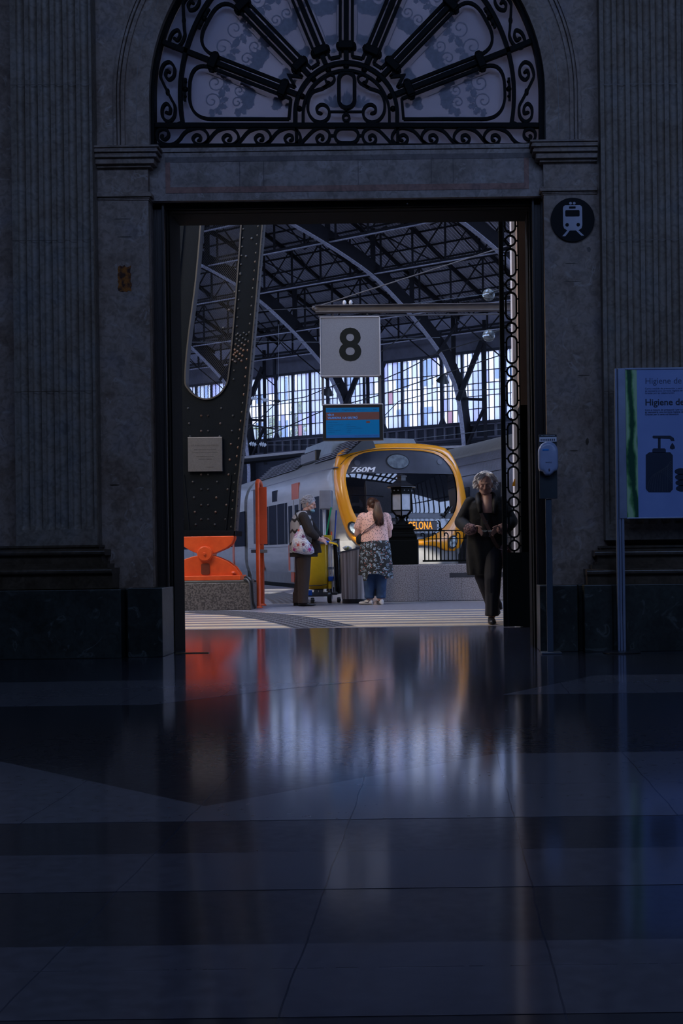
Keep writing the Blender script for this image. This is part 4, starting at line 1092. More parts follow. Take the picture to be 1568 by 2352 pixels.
for a in range(4):
    aa = pi/4+a*pi/2; P = [(10*un*cos(aa), 10*un*sin(aa), nz(1203)), (18*un*cos(aa), 18*un*sin(aa), nz(1200)), (15*un*cos(aa), 15*un*sin(aa), nz(1193)), (19*un*cos(aa), 19*un*sin(aa), nz(1187)), (12*un*cos(aa), 12*un*sin(aa), nz(1184))]
    o.tube(smooth_pts(P, 3), .014, 6)
o.build('scrolled_neck', m_iron, lan, smooth=True, sharp=.6)
m_fg = M('frosted_pane', (.50, .52, .55), .35, nscale=10)
NR = 6
def hexr(r, z, rot=pi/6): return [(r*cos(rot+k*pi/3), r*sin(rot+k*pi/3), z) for k in range(6)]
rt = 25.5*un; rb = 12*un
o = MB()
for k in range(6):
    a, b = hexr(rt, 0)[k], hexr(rt, 0)[(k+1) % 6]
    o.bar((a[0], a[1], nz(1135)), (a[0], a[1], nz(1172)), .022, .022)
    o.bar((a[0], a[1], nz(1173)), (b[0], b[1], nz(1173)), .026, .02); o.bar((a[0], a[1], nz(1134)), (b[0], b[1], nz(1134)), .026, .02)
    c_ = hexr(rb, 0)[k]; o.bar((a[0], a[1], nz(1173)), (c_[0], c_[1], nz(1187)), .02, .02)
o.loft([hexr(rb+.012, nz(1187)), hexr(rb+.012, nz(1184.5))]); o.build('frame', m_iron, lan)
o = MB(); o.loft([hexr(rt*1.0, nz(1133)), hexr(rt*1.06, nz(1122)), hexr(rt*1.12, nz(1120))]); o.build('frieze', m_iron, lan)
o = MB()
for k in range(6):
    am_ = pi/6+pi/3*(k+.5); R_ = Matrix.Rotation(am_, 3, 'Z')
    for q in (-.035, .035):
        v_ = R_ @ Vector((rt*cos(pi/6)*1.035, q, 0)); o.sph((v_.x, v_.y, nz(1127)), .013, 8, 6)
o.build('frieze_studs', M('stud_grey', (.3, .32, .36), .4), lan, smooth=True)
for k in range(6):
    a, b = hexr(rt*.97, 0)[k], hexr(rt*.97, 0)[(k+1) % 6]; c_, d_ = hexr(rb*.97, 0)[k], hexr(rb*.97, 0)[(k+1) % 6]
    o = MB(); o.add([(a[0], a[1], nz(1172)), (b[0], b[1], nz(1172)), (b[0], b[1], nz(1135)), (a[0], a[1], nz(1135)), (c_[0], c_[1], nz(1186)), (d_[0], d_[1], nz(1186))], [(0, 1, 2, 3), (4, 5, 1, 0)])
    o.build('pane', m_fg, lan, solid=.006)
o = MB(); o.loft([hexr(37*un, nz(1120)), hexr(37*un, nz(1118)), hexr(20*un, nz(1110)), hexr(13*un, nz(1105)), hexr(11*un, nz(1104)), hexr(11*un, nz(1096)), hexr(14*un, nz(1095.5)), hexr(14*un, nz(1093)), hexr(8*un, nz(1090)), hexr(2*un, nz(1089))]); o.build('roof_cap', M('iron_roof', (.018, .019, .022), .35), lan)
# railing
ral = thing('iron_railing', 'low black iron railing with curled tops beside the lantern on the granite wall', 'railing', (W(962, 1297, YN).x, YN-.1, zq))
ry0 = ral.location.x
def rz_(py): return WZ(py, YN-.1, 1010)-zq
def rx_(px): return W(px, 1260, YN-.1).x-ry0
o = MB(); x1_ = 2.4
o.box(rx_(935), x1_, -.012, .012, rz_(1220), rz_(1217.5)); o.box(rx_(960), x1_, -.008, .008, rz_(1238), rz_(1236.5)); o.box(rx_(970), x1_, -.02, .02, rz_(1290), rz_(1286)); o.build('rail', m_iron, ral)
k = 0
for px in range(975, 1200, 9):
    x = rx_(px); kind = k % 3; k += 1
    o = MB()
    if kind == 0:
        o.tube(smooth_pts([(x, 0, rz_(1288)), (x, 0, rz_(1235)), (x, 0, rz_(1229)), (x-.02, 0, rz_(1224.5)), (x-.05, 0, rz_(1225)), (x-.055, 0, rz_(1229)), (x-.042, 0, rz_(1230))], 4), .011, 6); o.build('curled_bar', m_iron, ral, smooth=True)
    else: o.box(x-.008, x+.008, -.008, .008, rz_(1288), rz_(1218)); o.build('bar', m_iron, ral)
for px in (1012, 1090):
    o = MB(); o.sph((rx_(px), 0, rz_(1215)), (.028, .028, .022), 12, 8); o.tube([(rx_(px), 0, rz_(1288)), (rx_(px), 0, rz_(1216))], .013, 8); o.sph((rx_(px), 0, rz_(1210.5)), .012, 8, 6); o.build('finial_post', m_iron, ral, smooth=True)
# folded black hose reel cover behind the railing
hd = thing('buffer_cover', 'curved black buffer stop beam behind the railing', 'buffer stop', (W(1020, 1297, 22.3).x, 22.3, -.2))
o = MB(); P = [(-.55, 0), (-.50, .62), (-.3, .73), (0, .77), (.3, .73), (.55, .60), (.62, 0)]
P = [(a, b) for a, b in P]; o.prism(P, 0, .3); o.build('beam', m_black, hd, bevel=.02)

# ---- litter bin
YBn = 20.15
lb = thing('litter_bin', 'tall brushed steel litter bin with a slanted dark lid next to the patterned-skirt woman', 'bin', (W(817, 1383, YBn).x, YBn, 0))
m_ss = M('brushed_steel', (.46, .42, .40), .38, .4, nscale=2.5, stretch=(9, 9, .12), col2=(.22, .19, .18), nlo=.42, nhi=.58)
ub = YBn/FPX
def lr(z): return (34-2.4*(z/.8)*-1)*ub*1.0
zb2 = WZ(1264, YBn, 817)
o = MB(); o.lathe([(.001, 0), (31*ub, 0), (31*ub, .07), (.001, .07)], n=32, sq=.8); o.build('base', m_black, lb, smooth=True, sharp=.5)
N = 40; rings = []
for z, r in ((.07, 32.5), (.75, 35.0)):
    rings.append([(r*ub*cos(2*pi*k/N), r*ub*.8*sin(2*pi*k/N), z if z < .5 else zb2+.002+.05*cos(2*pi*k/N)) for k in range(N)])
o = MB(); o.loft(rings); o.build('drum', m_ss, lb, smooth=True, sharp=.5)
rings2 = [[(r*ub*cos(2*pi*k/N), r*ub*.8*sin(2*pi*k/N), zb2+dz_+.05*cos(2*pi*k/N)) for k in range(N)] for r, dz_ in ((36.5, 0), (36.5, .028), (30, .03), (28, .01), (1, .008))]
o = MB(); o.loft(rings2); o.build('lid', M('lid_grey', (.06, .065, .08), .4), lb, smooth=True, sharp=.5)
o = MB(); a_ = -1.2; o.box(.035, .039, -35*ub*.8*.98-.004, -.1, .08, zb2); o.build('seam', m_black, lb)
wr_ = MB(); c_ = W(797, 1259, YBn-.05); random.seed(11)
wr_.sph((0, 0, 0), (.068, .05, .035), 14, 10)
wr_.v = [(x*(1+random.uniform(-.12, .12)), y*(1+random.uniform(-.12, .12)), z*(1+random.uniform(-.15, .15))) for x, y, z in wr_.v]
o = wr_.build('crumpled_wrapper', M('wrapper', (.75, .74, .70), .5, col2=(.35, .36, .10), nscale=9, nlo=.58, nhi=.62), smooth=True)
o.location = (c_.x, c_.y, c_.z); tag(o, 'crumpled white and green food wrapper lying on the bin lid', 'wrapper')

# ---- cleaning cart
YC = 20.6; uc = YC/FPX
ct = thing('cleaning_cart', "janitor's cart with a yellow bag, grey tray and blue bucket beside the grey-haired woman", 'cart', (W(738, 1375, YC).x, YC, 0))
cxx = ct.location.x
def CX(px, py=1320): return W(px, py, YC).x-cxx
def CZ(py): return WZ(py, YC, 738)
m_yb = M('yellow_vinyl', (.78, .47, .012), .42, col2=(.68, .40, .01), nscale=4, bump=.4, bscale=9); m_cg = M('cart_grey', (.14, .16, .20), .45); m_cd = M('cart_dark', (.045, .05, .055), .5); m_bb = M('bucket_blue', (.01, .08, .42), .35); m_wt = M('tube_white', (.55, .57, .62), .35)
o = MB(); rings = []
for z, s_, b_ in ((CZ(1352), .92, .0), (CZ(1345), 1, .02), (CZ(1320), 1.0, .03), (CZ(1290), .985, .02), (CZ(1250), 1.0, 0)):
    xa2, xb2 = CX(708), CX(755); cx2 = (xa2+xb2)/2; h2 = (xb2-xa2)/2*s_
    rings.append([(cx2+h2*(abs(cos(t))**.35)*(1 if cos(t) > 0 else -1)*(1+.02*sin(5*t+z*9)), -.02+(.2+b_)*s_*(abs(sin(t))**.4)*(1 if sin(t) > 0 else -1)*(1+.03*sin(7*t+z*12)), z) for t in [2*pi*k/40 for k in range(40)]])
o.loft(rings); o.build('waste_bag', m_yb, ct, smooth=True, sharp=.9)
o = MB(); o.tube([(CX(708), -.25, CZ(1344)), (CX(735), -.26, CZ(1344)), (CX(753), -.24, CZ(1342))], .006, 6); o.build('bag_seam', m_black, ct)
o = MB(); o.box(CX(706), CX(775), -.25, .27, CZ(1250), CZ(1243)); o.box(CX(712), CX(764), -.2, .2, CZ(1243), CZ(1239)); o.build('tray', m_cg, ct, bevel=.012)
o = MB(); o.box(CX(707), CX(757), -.27, .27, CZ(1369), CZ(1360)); o.box(CX(752), CX(776), -.2, .25, CZ(1366), CZ(1360)); o.build('base_deck', m_cd, ct, bevel=.01)
for px, w_ in ((715, 1), (729, 0), (740, 0)):
    o = MB(); o.box(CX(px-5), CX(px+5), -.275, -.25, CZ(1366), CZ(1354)); o.build('deck_block', m_bb if w_ and px == 715 else m_cd, ct)
for px in (757, 764, 768):
    o = MB(); o.tube([(CX(px), -.18 if px < 765 else -.1, CZ(1250)), (CX(px+1.5), -.18 if px < 765 else -.1, CZ(1362))], .0085, 8); o.build('frame_tube', m_wt, ct, smooth=True)
o = MB(); o.box(CX(755), CX(765), -.2, .1, CZ(1308), CZ(1302)); o.build('bracket', m_cg, ct, bevel=.004)
o = MB(); o.loft([[(CX(x), y, CZ(py)) for x, y in ((x0, -.22), (x1, -.22), (x1, .05), (x0, .05))] for x0, x1, py in ((757, 766, 1335), (756, 768.5, 1324))]); o.build('bucket', m_bb, ct, bevel=.006)
o = MB(); o.box(CX(756), CX(763), -.2, .05, CZ(1352), CZ(1335)); o.build('yellow_bucket', M('yellow_plastic', (.72, .48, .02), .35), ct, bevel=.006)
def wheel(px, py, r, x_w=.03, y=-.2, dx=0):
    o = MB(); c = (CX(px), y, r)
    n = 20; o.loft([[(c[0]+x, c[1]+rr*cos(2*pi*k/n), c[2]+rr*sin(2*pi*k/n)) for k in range(n)] for x, rr in ((-x_w, r*.5), (-x_w, r*.9), (-x_w*.6, r), (x_w*.6, r), (x_w, r*.9), (x_w, r*.5))])
    w = o.build('wheel', m_black, ct, smooth=True, sharp=.6); o = MB(); o.sph((c[0]+x_w, c[1], c[2]), (.008, r*.4, r*.4), 10, 8); o.build('hub', m_cd, w, smooth=True)
wheel(759.5, 1366, 14*uc, .034, -.24); wheel(720, 1374, 6.2*uc, .026, -.22); wheel(778.5, 1372, 6.2*uc, .026, -.1)
# tools in the cart
m_gp = M('green_pole', (.0, .30, .10), .35); m_bp = M('blue_pole', (.008, .05, .30), .35)
o = MB(); a_, b_ = W(760.5, 1165, YC-.1), W(747, 1240, YC-.1); o.tube([a_-b_*0, a_+(b_-a_)*.18, b_], [.013, .013, .011], 10)
tag(o.build('mop_handle', m_gp, smooth=True), 'slanting green mop handle sticking up from the cart', 'mop')
o = MB(); a_, b_ = W(772, 1172, YC-.02), W(767.5, 1250, YC-.02); o.tube([a_, b_], [.013, .011], 10); tag(o.build('broom_handle', m_bp, smooth=True), 'dark blue broom handle standing at the right end of the cart', 'broom')
o = MB(); a_, b_ = W(761, 1221, YC-.15), W(761, 1229, YC-.15); o.tube([a_, b_, W(761, 1250, YC-.15)], [.012, .012, .006], 8); tag(o.build('spray_bottle', m_orange, smooth=True), 'small red-orange capped bottle standing in the cart tray', 'bottle')
o = MB(); P = [W(742, 1229, YC-.22), W(761, 1229, YC-.22), W(762, 1249, YC-.22), W(758, 1246, YC-.22), W(742, 1243, YC-.22)]
o.prism([(p.x, p.z) for p in P], YC-.24, YC-.12); tag(o.build('yellow_box', M('bright_yellow', (.72, .48, .02), .4), bevel=.006), 'yellow plastic box standing on the cart tray', 'box')
bb = MB(); random.seed(2); rings = []
for py, x0, x1, d_ in ((1238, 767, 781, .08), (1246, 765, 781, .12), (1262, 766, 782, .14), (1290, 767, 785, .16), (1320, 768, 785, .15), (1345, 769, 785, .13), (1358, 771, 784, .1), (1364, 778, 783, .03)):
    xa2, xb2 = CX(x0), CX(x1); rings.append([(cxx+(xa2+xb2)/2+(xb2-xa2)/2*cos(t)*random.uniform(.93, 1.06), YC-.02+d_*sin(t)*random.uniform(.9, 1.08), CZ(py)) for t in [2*pi*k/24 for k in range(24)]])
bb.loft(rings); tag(bb.build('bin_bag', M('black_bag', (.008, .009, .009), .25, bump=.8, bscale=14), smooth=True, sharp=1.2), 'black bin bag hanging on the right end of the cleaning cart', 'bag')

# ---- grey platform monitor cabinet beside the train nose
pm = thing('platform_cabinet', 'grey boxy platform monitor on twin poles between the train side and its orange nose', 'cabinet', (W(748, 1170, 23).x, 23, 0))
px0_ = pm.location.x
a_, b_ = W(735.5, 1170, 23), W(762, 1126, 23)
o = MB(); o.box(a_.x-px0_, b_.x-px0_, -.15, .2, a_.z, b_.z); o.build('box', M('cabinet_grey', (.15, .155, .18), .5), pm, bevel=.015)
o = MB()
for px in (743, 746.5): x = W(px, 1250, 23).x-px0_; o.tube([(x, 0, 0), (x, 0, a_.z)], .011, 8)
o.build('pole', m_wt, pm, smooth=True)
# ================================================================== TRAINS
m_tor = M('train_orange', (0.86, 0.33, 0.012), 0.25, col2=(0.82, 0.30, 0.01), nscale=2, coat=.4)
m_tsv = M('train_silver', (0.34, 0.335, 0.33), 0.32, 0.3, col2=(0.27, 0.265, 0.26), nscale=3, stretch=(1, .3, 3))
m_tsk = M('train_skirt', (0.13, 0.13, 0.135), 0.6, nscale=4)
m_tgl = M('train_glass', (0.006, 0.007, 0.010), 0.03, spec=.9)
m_tch = M('train_charcoal', (0.050, 0.053, 0.068), 0.35)
m_tlo = M('train_lower_black', (0.012, 0.014, 0.02), 0.08, spec=.8)
m_tor2 = M('train_red_panel', (0.48, 0.10, 0.05), 0.5, spec=.25)
ang = atan2(.316, .949)
def yf(x, z): return .27*(x/1.4)**2 + .13*max(0, z-1.6)**2 + .10*max(0, 1.3-z)**2
def T(px, py):
    r = W(px, py, 1.0) - Vector((0, 0, CAMH)); off = 0
    for _ in range(5):
        Q = TC + AT*off; t = (Q.x*AT.x + Q.y*AT.y)/(r.x*AT.x + r.y*AT.y)
        P = Vector((0, 0, CAMH)) + r*t; x = (P-TC).dot(RT); z = P.z; off = yf(x, z)
    return (x, z)
tr = thing('commuter_train', 'silver commuter train with a bright orange rounded nose marked 760M', 'train', TC, ang)
def dens(pl, n=5): return smooth_pts(pl, n, True)
def patch(pts, name, mat, yo, parent, rings=8, smooth=True, thick=.03):
    cx = sum(p[0] for p in pts)/len(pts); cz = sum(p[1] for p in pts)/len(pts); n = len(pts)
    o = MB(); vs = [(cx, yf(cx, cz)+yo, cz)]
    for k in range(1, rings+1):
        for x, z in pts:
            X, Z = cx+(x-cx)*k/rings, cz+(z-cz)*k/rings; vs.append((X, yf(X, Z)+yo, Z))
    fs = [(0, 1+(i+1) % n, 1+i) for i in range(n)]
    for k in range(rings-1):
        for i in range(n): a = 1+k*n+i; b = 1+k*n+(i+1) % n; fs.append((a, b, b+n, a+n))
    m = len(vs); last = 1+(rings-1)*n
    vs += [(vs[last+i][0], vs[last+i][1]+thick, vs[last+i][2]) for i in range(n)]
    fs += [(last+i, last+(i+1) % n, m+(i+1) % n, m+i) for i in range(n)]
    o.add(vs, fs); return o.build(name, mat, parent, smooth=smooth, sharp=.9)
def resamp(pts, c, n=72):
    A = sorted([(atan2(z-c[1], x-c[0]), sqrt((x-c[0])**2+(z-c[1])**2)) for x, z in pts]); out = []
    A = [(A[-1][0]-2*pi, A[-1][1])] + A + [(A[0][0]+2*pi, A[0][1])]
    for k in range(n):
        a = -pi+2*pi*(k+.5)/n
        for (a0, r0), (a1, r1) in zip(A, A[1:]):
            if a0 <= a <= a1: r = r0+(r1-r0)*(a-a0)/max(a1-a0, 1e-9); break
        out.append((c[0]+r*cos(a), c[1]+r*sin(a)))
    return out
outer_px = [(772,1100),(773,1075),(777,1050),(789,1036),(815,1027),(850,1022),(900,1019.5),(950,1019.5),(990,1023),(1017,1028),(1031,1037),(1042,1055),(1053,1078),(1061,1103),(1067,1130),(1071,1155),(1073,1185),(1070,1215),(1063,1240),(1053,1258),(1040,1265),(1018,1262),(1005,1254),(960,1252),(900,1256),(850,1258),(826,1251),(812,1239),(800,1221),(790,1195),(782,1165),(775,1135)]
inner_px = [(793,1100),(797,1078),(808,1056),(825,1044),(855,1037),(905,1034),(955,1035),(990,1040),(1012,1049),(1030,1068),(1041,1088),(1047,1115),(1049,1145),(1046,1168),(1036,1190),(1022,1209),(1003,1225),(976,1236),(950,1240),(900,1240),(860,1232),(838,1220),(820,1192),(808,1168),(799,1135)]
C0 = T(918, 1140)
OUT = resamp([T(*p) for p in dens(outer_px)], C0); INN = resamp([T(*p) for p in dens(inner_px)], C0)
N = 72
body_half = [(0, 3.12), (.5, 3.11), (.9, 3.03), (1.18, 2.88), (1.36, 2.68), (1.44, 2.45), (1.465, 2.2), (1.465, 1.2), (1.465, .6), (1.40, .32), (1.25, .10), (0, .06)]
BODY = resamp(smooth_pts([(-x, z) for x, z in body_half][::-1] + body_half[1:-1], 6, True), (0, 1.6), N)
o = MB(); seq = []
for k in range(7):
    t = k/6; bulge = sin(pi*t)*.035
    ring = []
    for (xi, zi), (xo, zo) in zip(INN, OUT):
        x, z = xi+(xo-xi)*t, zi+(zo-zi)*t; ring.append((x, yf(x, z)-.02-bulge, z))
    seq.append(ring)
for (t, yo) in ((1.012, .05), (1.02, .12)):
    seq.append([(C0[0]+(x-C0[0])*t, yf(x, z)+yo, C0[1]+(z-C0[1])*t) for x, z in OUT])
o.loft(seq, caps=False); o.build('orange_nose_rim', m_tor, tr, smooth=True, sharp=1.2)
def blend(t, y): return [(OUT[k][0]*1.02*(1-t)+BODY[k][0]*t, (yf(*OUT[k])+.10)*(1-t)+y*t, OUT[k][1]*(1-t)+BODY[k][1]*t) for k in range(N)]
o = MB(); o.loft([blend(0, 0), blend(.35, .45), blend(.75, .9), blend(1, 1.5), blend(1, 2.5)], caps=False); o.build('nose_shell', m_tsv, tr, smooth=True, sharp=1.2)
# lower silver apron beneath the rim
o = MB()
ap = []
for x in [-1.42+2.84*k/16 for k in range(17)]:
    ap.append([(x, yf(x, .7)+.10, .10), (x, yf(x, .7)+.06, .55), (x, yf(x, .9)+.04, 1.05)])
vs = [p for r in ap for p in r]; fs = [(i*3+j, (i+1)*3+j, (i+1)*3+j+1, i*3+j+1) for i in range(16) for j in range(2)]
o.add(vs, fs); o.build('apron', M('apron_grey', (.20, .20, .20), .6, spec=.2), tr, smooth=True, solid=.03)
# mask split: charcoal top, windscreen, grey sill, lower black
def clipz(pts, zlo, zhi):
    out = []
    n = len(pts)
    def clip(P, f, zc, keep_above):
        res = []
        for i in range(len(P)):
            a, b = P[i], P[(i+1) % len(P)]; ia = (a[1] >= zc) == keep_above; ib = (b[1] >= zc) == keep_above
            if ia: res.append(a)
            if ia != ib: t = (zc-a[1])/(b[1]-a[1]); res.append((a[0]+(b[0]-a[0])*t, zc))
        return res
    P = clip(pts, None, zlo, True); P = clip(P, None, zhi, False)
    # densify straight edges
    res = []
    for i in range(len(P)):
        a, b = P[i], P[(i+1) % len(P)]; l = sqrt((a[0]-b[0])**2+(a[1]-b[1])**2); m = max(1, int(l/.12))
        for q in range(m): res.append((a[0]+(b[0]-a[0])*q/m, a[1]+(b[1]-a[1])*q/m))
    return res
zA, zB, zC = T(918, 1087)[1], T(918, 1178)[1], T(918, 1190)[1]
IN2 = [(C0[0]+(x-C0[0])*1.01, C0[1]+(z-C0[1])*1.01) for x, z in INN]
patch(clipz(IN2, zA, 9), 'upper_mask', m_tch, .0, tr); ws_ = patch(clipz(IN2, zB, zA-.01), 'windscreen', m_tgl, .006, tr, rings=12)
patch(clipz(IN2, zC, zB-.01), 'sill', m_tch, .0, tr); lowm = patch(clipz(IN2, 0, zC-.01), 'lower_mask', m_tlo, .004, tr)
def ell(px, py, rx, rz, n=28):
    c = T(px, py); return [(c[0]+rx*cos(2*pi*k/n), c[1]+rz*sin(2*pi*k/n)) for k in range(n)]
m_lens = M('lamp_lens', (.17, .20, .22), .12, col2=(.10, .12, .14), nscale=12, spec=.8); m_ring = M('lamp_ring', (.015, .017, .022), .3)
o = patch(ell(913, 1060, .265, .175), 'centre_lamp', m_ring, -.012, tr, 3); patch(ell(913, 1060, .24, .152), 'lens', m_lens, -.03, o, 3)
for px, py in ((820, 1063), (1009, 1061)): patch(ell(px, py, .062, .062, 20), 'marker_lamp', M('marker', (.10, .105, .13), .3), -.012, tr, 2)
m_hl = M('headlamp_bright', (.55, .65, .68), .06, col2=(.12, .14, .16), nscale=14, spec=.9)
for px, py, w in ((811, 1214, .13), (1038, 1245, .13)):
    c = T(px, py); pts = [(c[0]+w*cos(t)*.9+ (w*.35*sin(t) if px < 900 else -w*.2*sin(t))*(-1), c[1]+w*1.15*sin(t)) for t in [2*pi*k/24 for k in range(24)]]
    h_ = patch(pts, 'headlamp', m_ring, -.075, tr, 3, thick=.08); patch([(c[0]+(x-c[0])*.75, c[1]+(z-c[1])*.75) for x, z in pts], 'lens', m_hl, -.09, h_, 3)
m_w = M('paint_white', (.85, .86, .88), .5)
def ttext(s, px, py, h, mat, sx=1, shear=0, bold=0, thick=0, align='LEFT', name='lettering', parent=tr, yo=-.02):
    x, z = T(px, py); a = math.atan((yf(x+.05, z)-yf(x-.05, z))/.1); b_ = math.atan((yf(x, z+.05)-yf(x, z-.05))/.1)
    return text(name, s, h, mat, parent, (x, yf(x, z)+yo, z), (pi/2-b_, 0, a), align, shear=shear, sx=sx, bold=bold, thick=thick)
ttext('760M', 831, 1079.5, .165, m_w, 1.36, .25, 0, .013, 'CENTER', yo=-.03)
m_led = M('led_amber', (.1, .03, 0), .5, emis=(1.0, .36, .012), estr=1.15); m_ledb = M('led_panel', (.03, .018, .014), .4)
x0, z0_ = T(900, 1208); x1 = T(1000, 1208)[0]
o = MB(); zz0, zz1 = T(950, 1219)[1], T(950, 1197)[1]
o.box(x0, x1, yf(.3, 1.3)-.035, yf(.3, 1.3)+.02, zz0, zz1); led = o.build('destination_display', m_ledb, tr, bevel=.01)
text('display_text', 'BARCELONA', .225, m_led, led, ((x0+x1)/2-.01, yf(.3, 1.3)-.038, (zz0+zz1)/2), align='CENTER', sx=.58, bold=.004, space=1.08)
text('display_text', 'R2', .185, m_led, led, (x0-.14, yf(.3, 1.3)-.038, (zz0+zz1)/2), align='CENTER', sx=.7, bold=.004)
x, z = T(1004, 1207); o = MB(); o.ribbon([(x+.09*cos(t), z+.13*sin(t)) for t in [2*pi*k/20 for k in range(20)]], .02, yf(x, z)-.02, yf(x, z)+.01, True); o.ribbon([(x+.045*cos(t), z+.07*sin(t)) for t in [.7+5*k/14 for k in range(15)]], .02, yf(x, z)-.02, yf(x, z)+.01); o.build('operator_emblem', M('emblem_grey', (.4, .45, .5), .3), tr)
o = MB(); a_, b_ = T(1019, 1189), T(1035, 1163); o.bar((a_[0], yf(*a_)-.06, a_[1]), (b_[0], yf(*b_)-.05, b_[1]), .05, .03); a_, b_ = T(1012, 1182), T(1035, 1163)
o.bar((a_[0], yf(*a_)-.04, a_[1]), (a_[0]+.12, yf(*b_)-.05, a_[1]-.05), .03, .03); o.build('wiper', m_black, tr)
o = MB(); P = [T(*p) for p in [(780, 1068), (795, 1052), (815, 1043), (850, 1034), (905, 1030), (960, 1031), (1000, 1037), (1025, 1050), (1041, 1068)]]
P = smooth_pts(P, 4); o.tube([(x, yf(x, z)-.056, z) for x, z in P], .006, 5); o.build('rim_joint', m_black, tr)
# car body
def car(y0, y1, nm):
    o = MB(); o.loft([[(x, y0+.0, z) for x, z in BODY], [(x, y1, z) for x, z in BODY]]); return o.build(nm, m_tsv, tr, smooth=True, sharp=.6)
def side_t(px):
    k = (px-1021)/3000; c = TL(-1.465, 0); return (c.x-k*c.y)/(-AT.x+k*AT.y)
tg = side_t(567)
car(2.5, tg-.15, 'car_body'); car(tg+.35, tg+24, 'car_body'); 
o = MB(); o.loft([[(x*.9, tg-.3, z*.96) for x, z in BODY], [(x*.9, tg+.6, z*.96) for x, z in BODY]]); o.build('gangway', m_black, tr)
XS = -1.468
m_swin = M('train_side_glass', (.008, .010, .016), .08, spec=.4)
def side(nm, pa, pb, z0, z1, mat, x=XS, th=.02, bev=.0):
    o = MB(); ta, tb_ = (side_t(pa), side_t(pb)); o.box(x-.004, x+th, min(ta, tb_), max(ta, tb_), z0, z1); return o.build(nm, mat, tr, bevel=bev)
side('window_band', 603, 661, 1.03, 2.05, m_swin); side('window_band', 692, 752, 1.03, 2.05, m_swin); 
for a, b in ((618, 619), (637, 638.5), (655, 656), (712, 713.5), (735, 736.5)): side('pillar', a, b, 1.03, 2.05, m_tch, x=XS-.004)
for a, b in ((663, 676), (677.5, 690)):
    d_ = side('door_leaf', a, b, .35, 2.07, m_tsv, x=XS-.01); 
    o = MB(); ta, tb_ = side_t(a+2), side_t(b-2); o.box(XS-.02, XS, tb_ if tb_ < ta else ta, max(ta, tb_), 1.05, 1.95); o.build('door_glass', m_swin, d_)
    o = MB(); o.box(XS-.018, XS, side_t(a+7 if a < 670 else a+1) if False else min(side_t(a+1), side_t(a+5)), max(side_t(a+1), side_t(a+5)), .38, 1.0); o.build('red_panel', m_tor2, d_)
side('small_window', 626.5, 638, 2.13, 2.42, m_swin, bev=.01, x=XS, th=.05); side('orange_panel', 671.5, 687.5, 2.09, 2.47, m_tor2, x=XS, th=.06)
side('red_panel', 598, 606, .35, 1.0, m_tor2); side('red_panel', 668, 675, .10, .34, m_tor2)
side('skirt', 572, 762, .06, .33, m_tsk, x=XS+.07)
side('window_band', 400, 563, 1.03, 2.05, m_swin); side('skirt', 400, 563, .06, .33, m_tsk, x=XS+.07)
for a, b in ((535, 539), (480, 484), (440, 444)): side('pillar', a, b, .35, 2.3, m_tor2 if a == 535 else m_tsv, x=XS-.01)
o = MB()
for a, b, z in ((573, 762, 2.60), (573, 762, .95)): o.box(XS-.004 if z < 1 else -1.395, -1.3, side_t(b), side_t(a), z, z+.02)
o.build('side_seam', m_tch, tr)
# roof grilles: stepped slats
m_slat = M('slat_metal', (.10, .105, .13), .5, .2)
o = MB(); o2 = MB()
for a, b in ((571, 607), (608, 661), (663, 684), (701, 774)):
    y1_, y0_ = side_t(a), side_t(b)
    if a == 663: continue
    o = MB(); o.add([(-1.22, y0_, 2.86), (-1.22, y1_, 2.86), (-.72, y1_, 3.30), (-.72, y0_, 3.30), (-.6, y0_, 3.0), (-.6, y1_, 3.0)], [(0, 1, 2, 3), (2, 3, 4, 5), (0, 3, 4), (1, 2, 5)])
    o2 = MB()
    for k in range(8):
        t = k/8; x = -1.22+.5*t; z = 2.86+.44*t; o2.bar((x-.02, y0_+.02, z+.02), (x-.02, y1_-.02, z+.02), .018, .014)
    o.build('roof_fairing', m_black, tr); o2.build('roof_grille', m_slat, tr)
o = MB(); y1_, y0_ = side_t(664), side_t(700); o.box(-1.15, -.7, y0_+.2, y1_, 2.95, 3.22); o.build('roof_equipment', m_black, tr, bevel=.03)
o = MB(); xa_, xb_ = T(787, 1030)[0]+.1, T(975, 1030)[0]+.35
o.loft([[(xa_-.02, 1.9, 3.0), (xb_+.1, 1.9, 3.0), (xb_+.1, 5, 3.0), (xa_-.02, 5, 3.0)], [(xa_+.1, 2.1, 3.42), (xb_-.05, 2.1, 3.42), (xb_-.05, 5, 3.42), (xa_+.1, 5, 3.42)]]); o.build('roof_unit', M('roof_unit_grey', (.22, .25, .27), .4), tr, bevel=.02)

# second, taller silver train on the right
T2 = Vector((2.86, 29.3, 0)) - AT*.8
t2 = thing('intercity_train', 'tall silver-grey rounded train standing behind the orange-nosed train on the right', 'train', T2, ang)
hb2 = [(0, 3.62), (.6, 3.56), (1.0, 3.38), (1.28, 3.05), (1.42, 2.65), (1.45, 2.2), (1.45, .5), (1.3, .1), (0, .05)]
B2 = smooth_pts([(-x, z) for x, z in hb2][::-1] + hb2[1:-1], 5, True)
m_t2 = M('train_dull_silver', (.36, .36, .39), .26, .55, col2=(.27, .27, .30), nscale=9, stretch=(1, 6, .5), nlo=.4, nhi=.6, bump=.35, bscale=22)
m_t2r = M('train_roof_dust', (.20, .195, .18), .5, .2, nscale=6, stretch=(1, 4, 1))
for y0_, y1_ in ((0, 26), (26.6, 52)):
    o = MB(); o.loft([[(x, y0_, z) for x, z in B2], [(x, y1_, z) for x, z in B2]]); o.build('car_body', m_t2, t2, smooth=True, sharp=.6)
o = MB(); ring = [(x, z+.012) for x, z in B2 if z > 3.1]
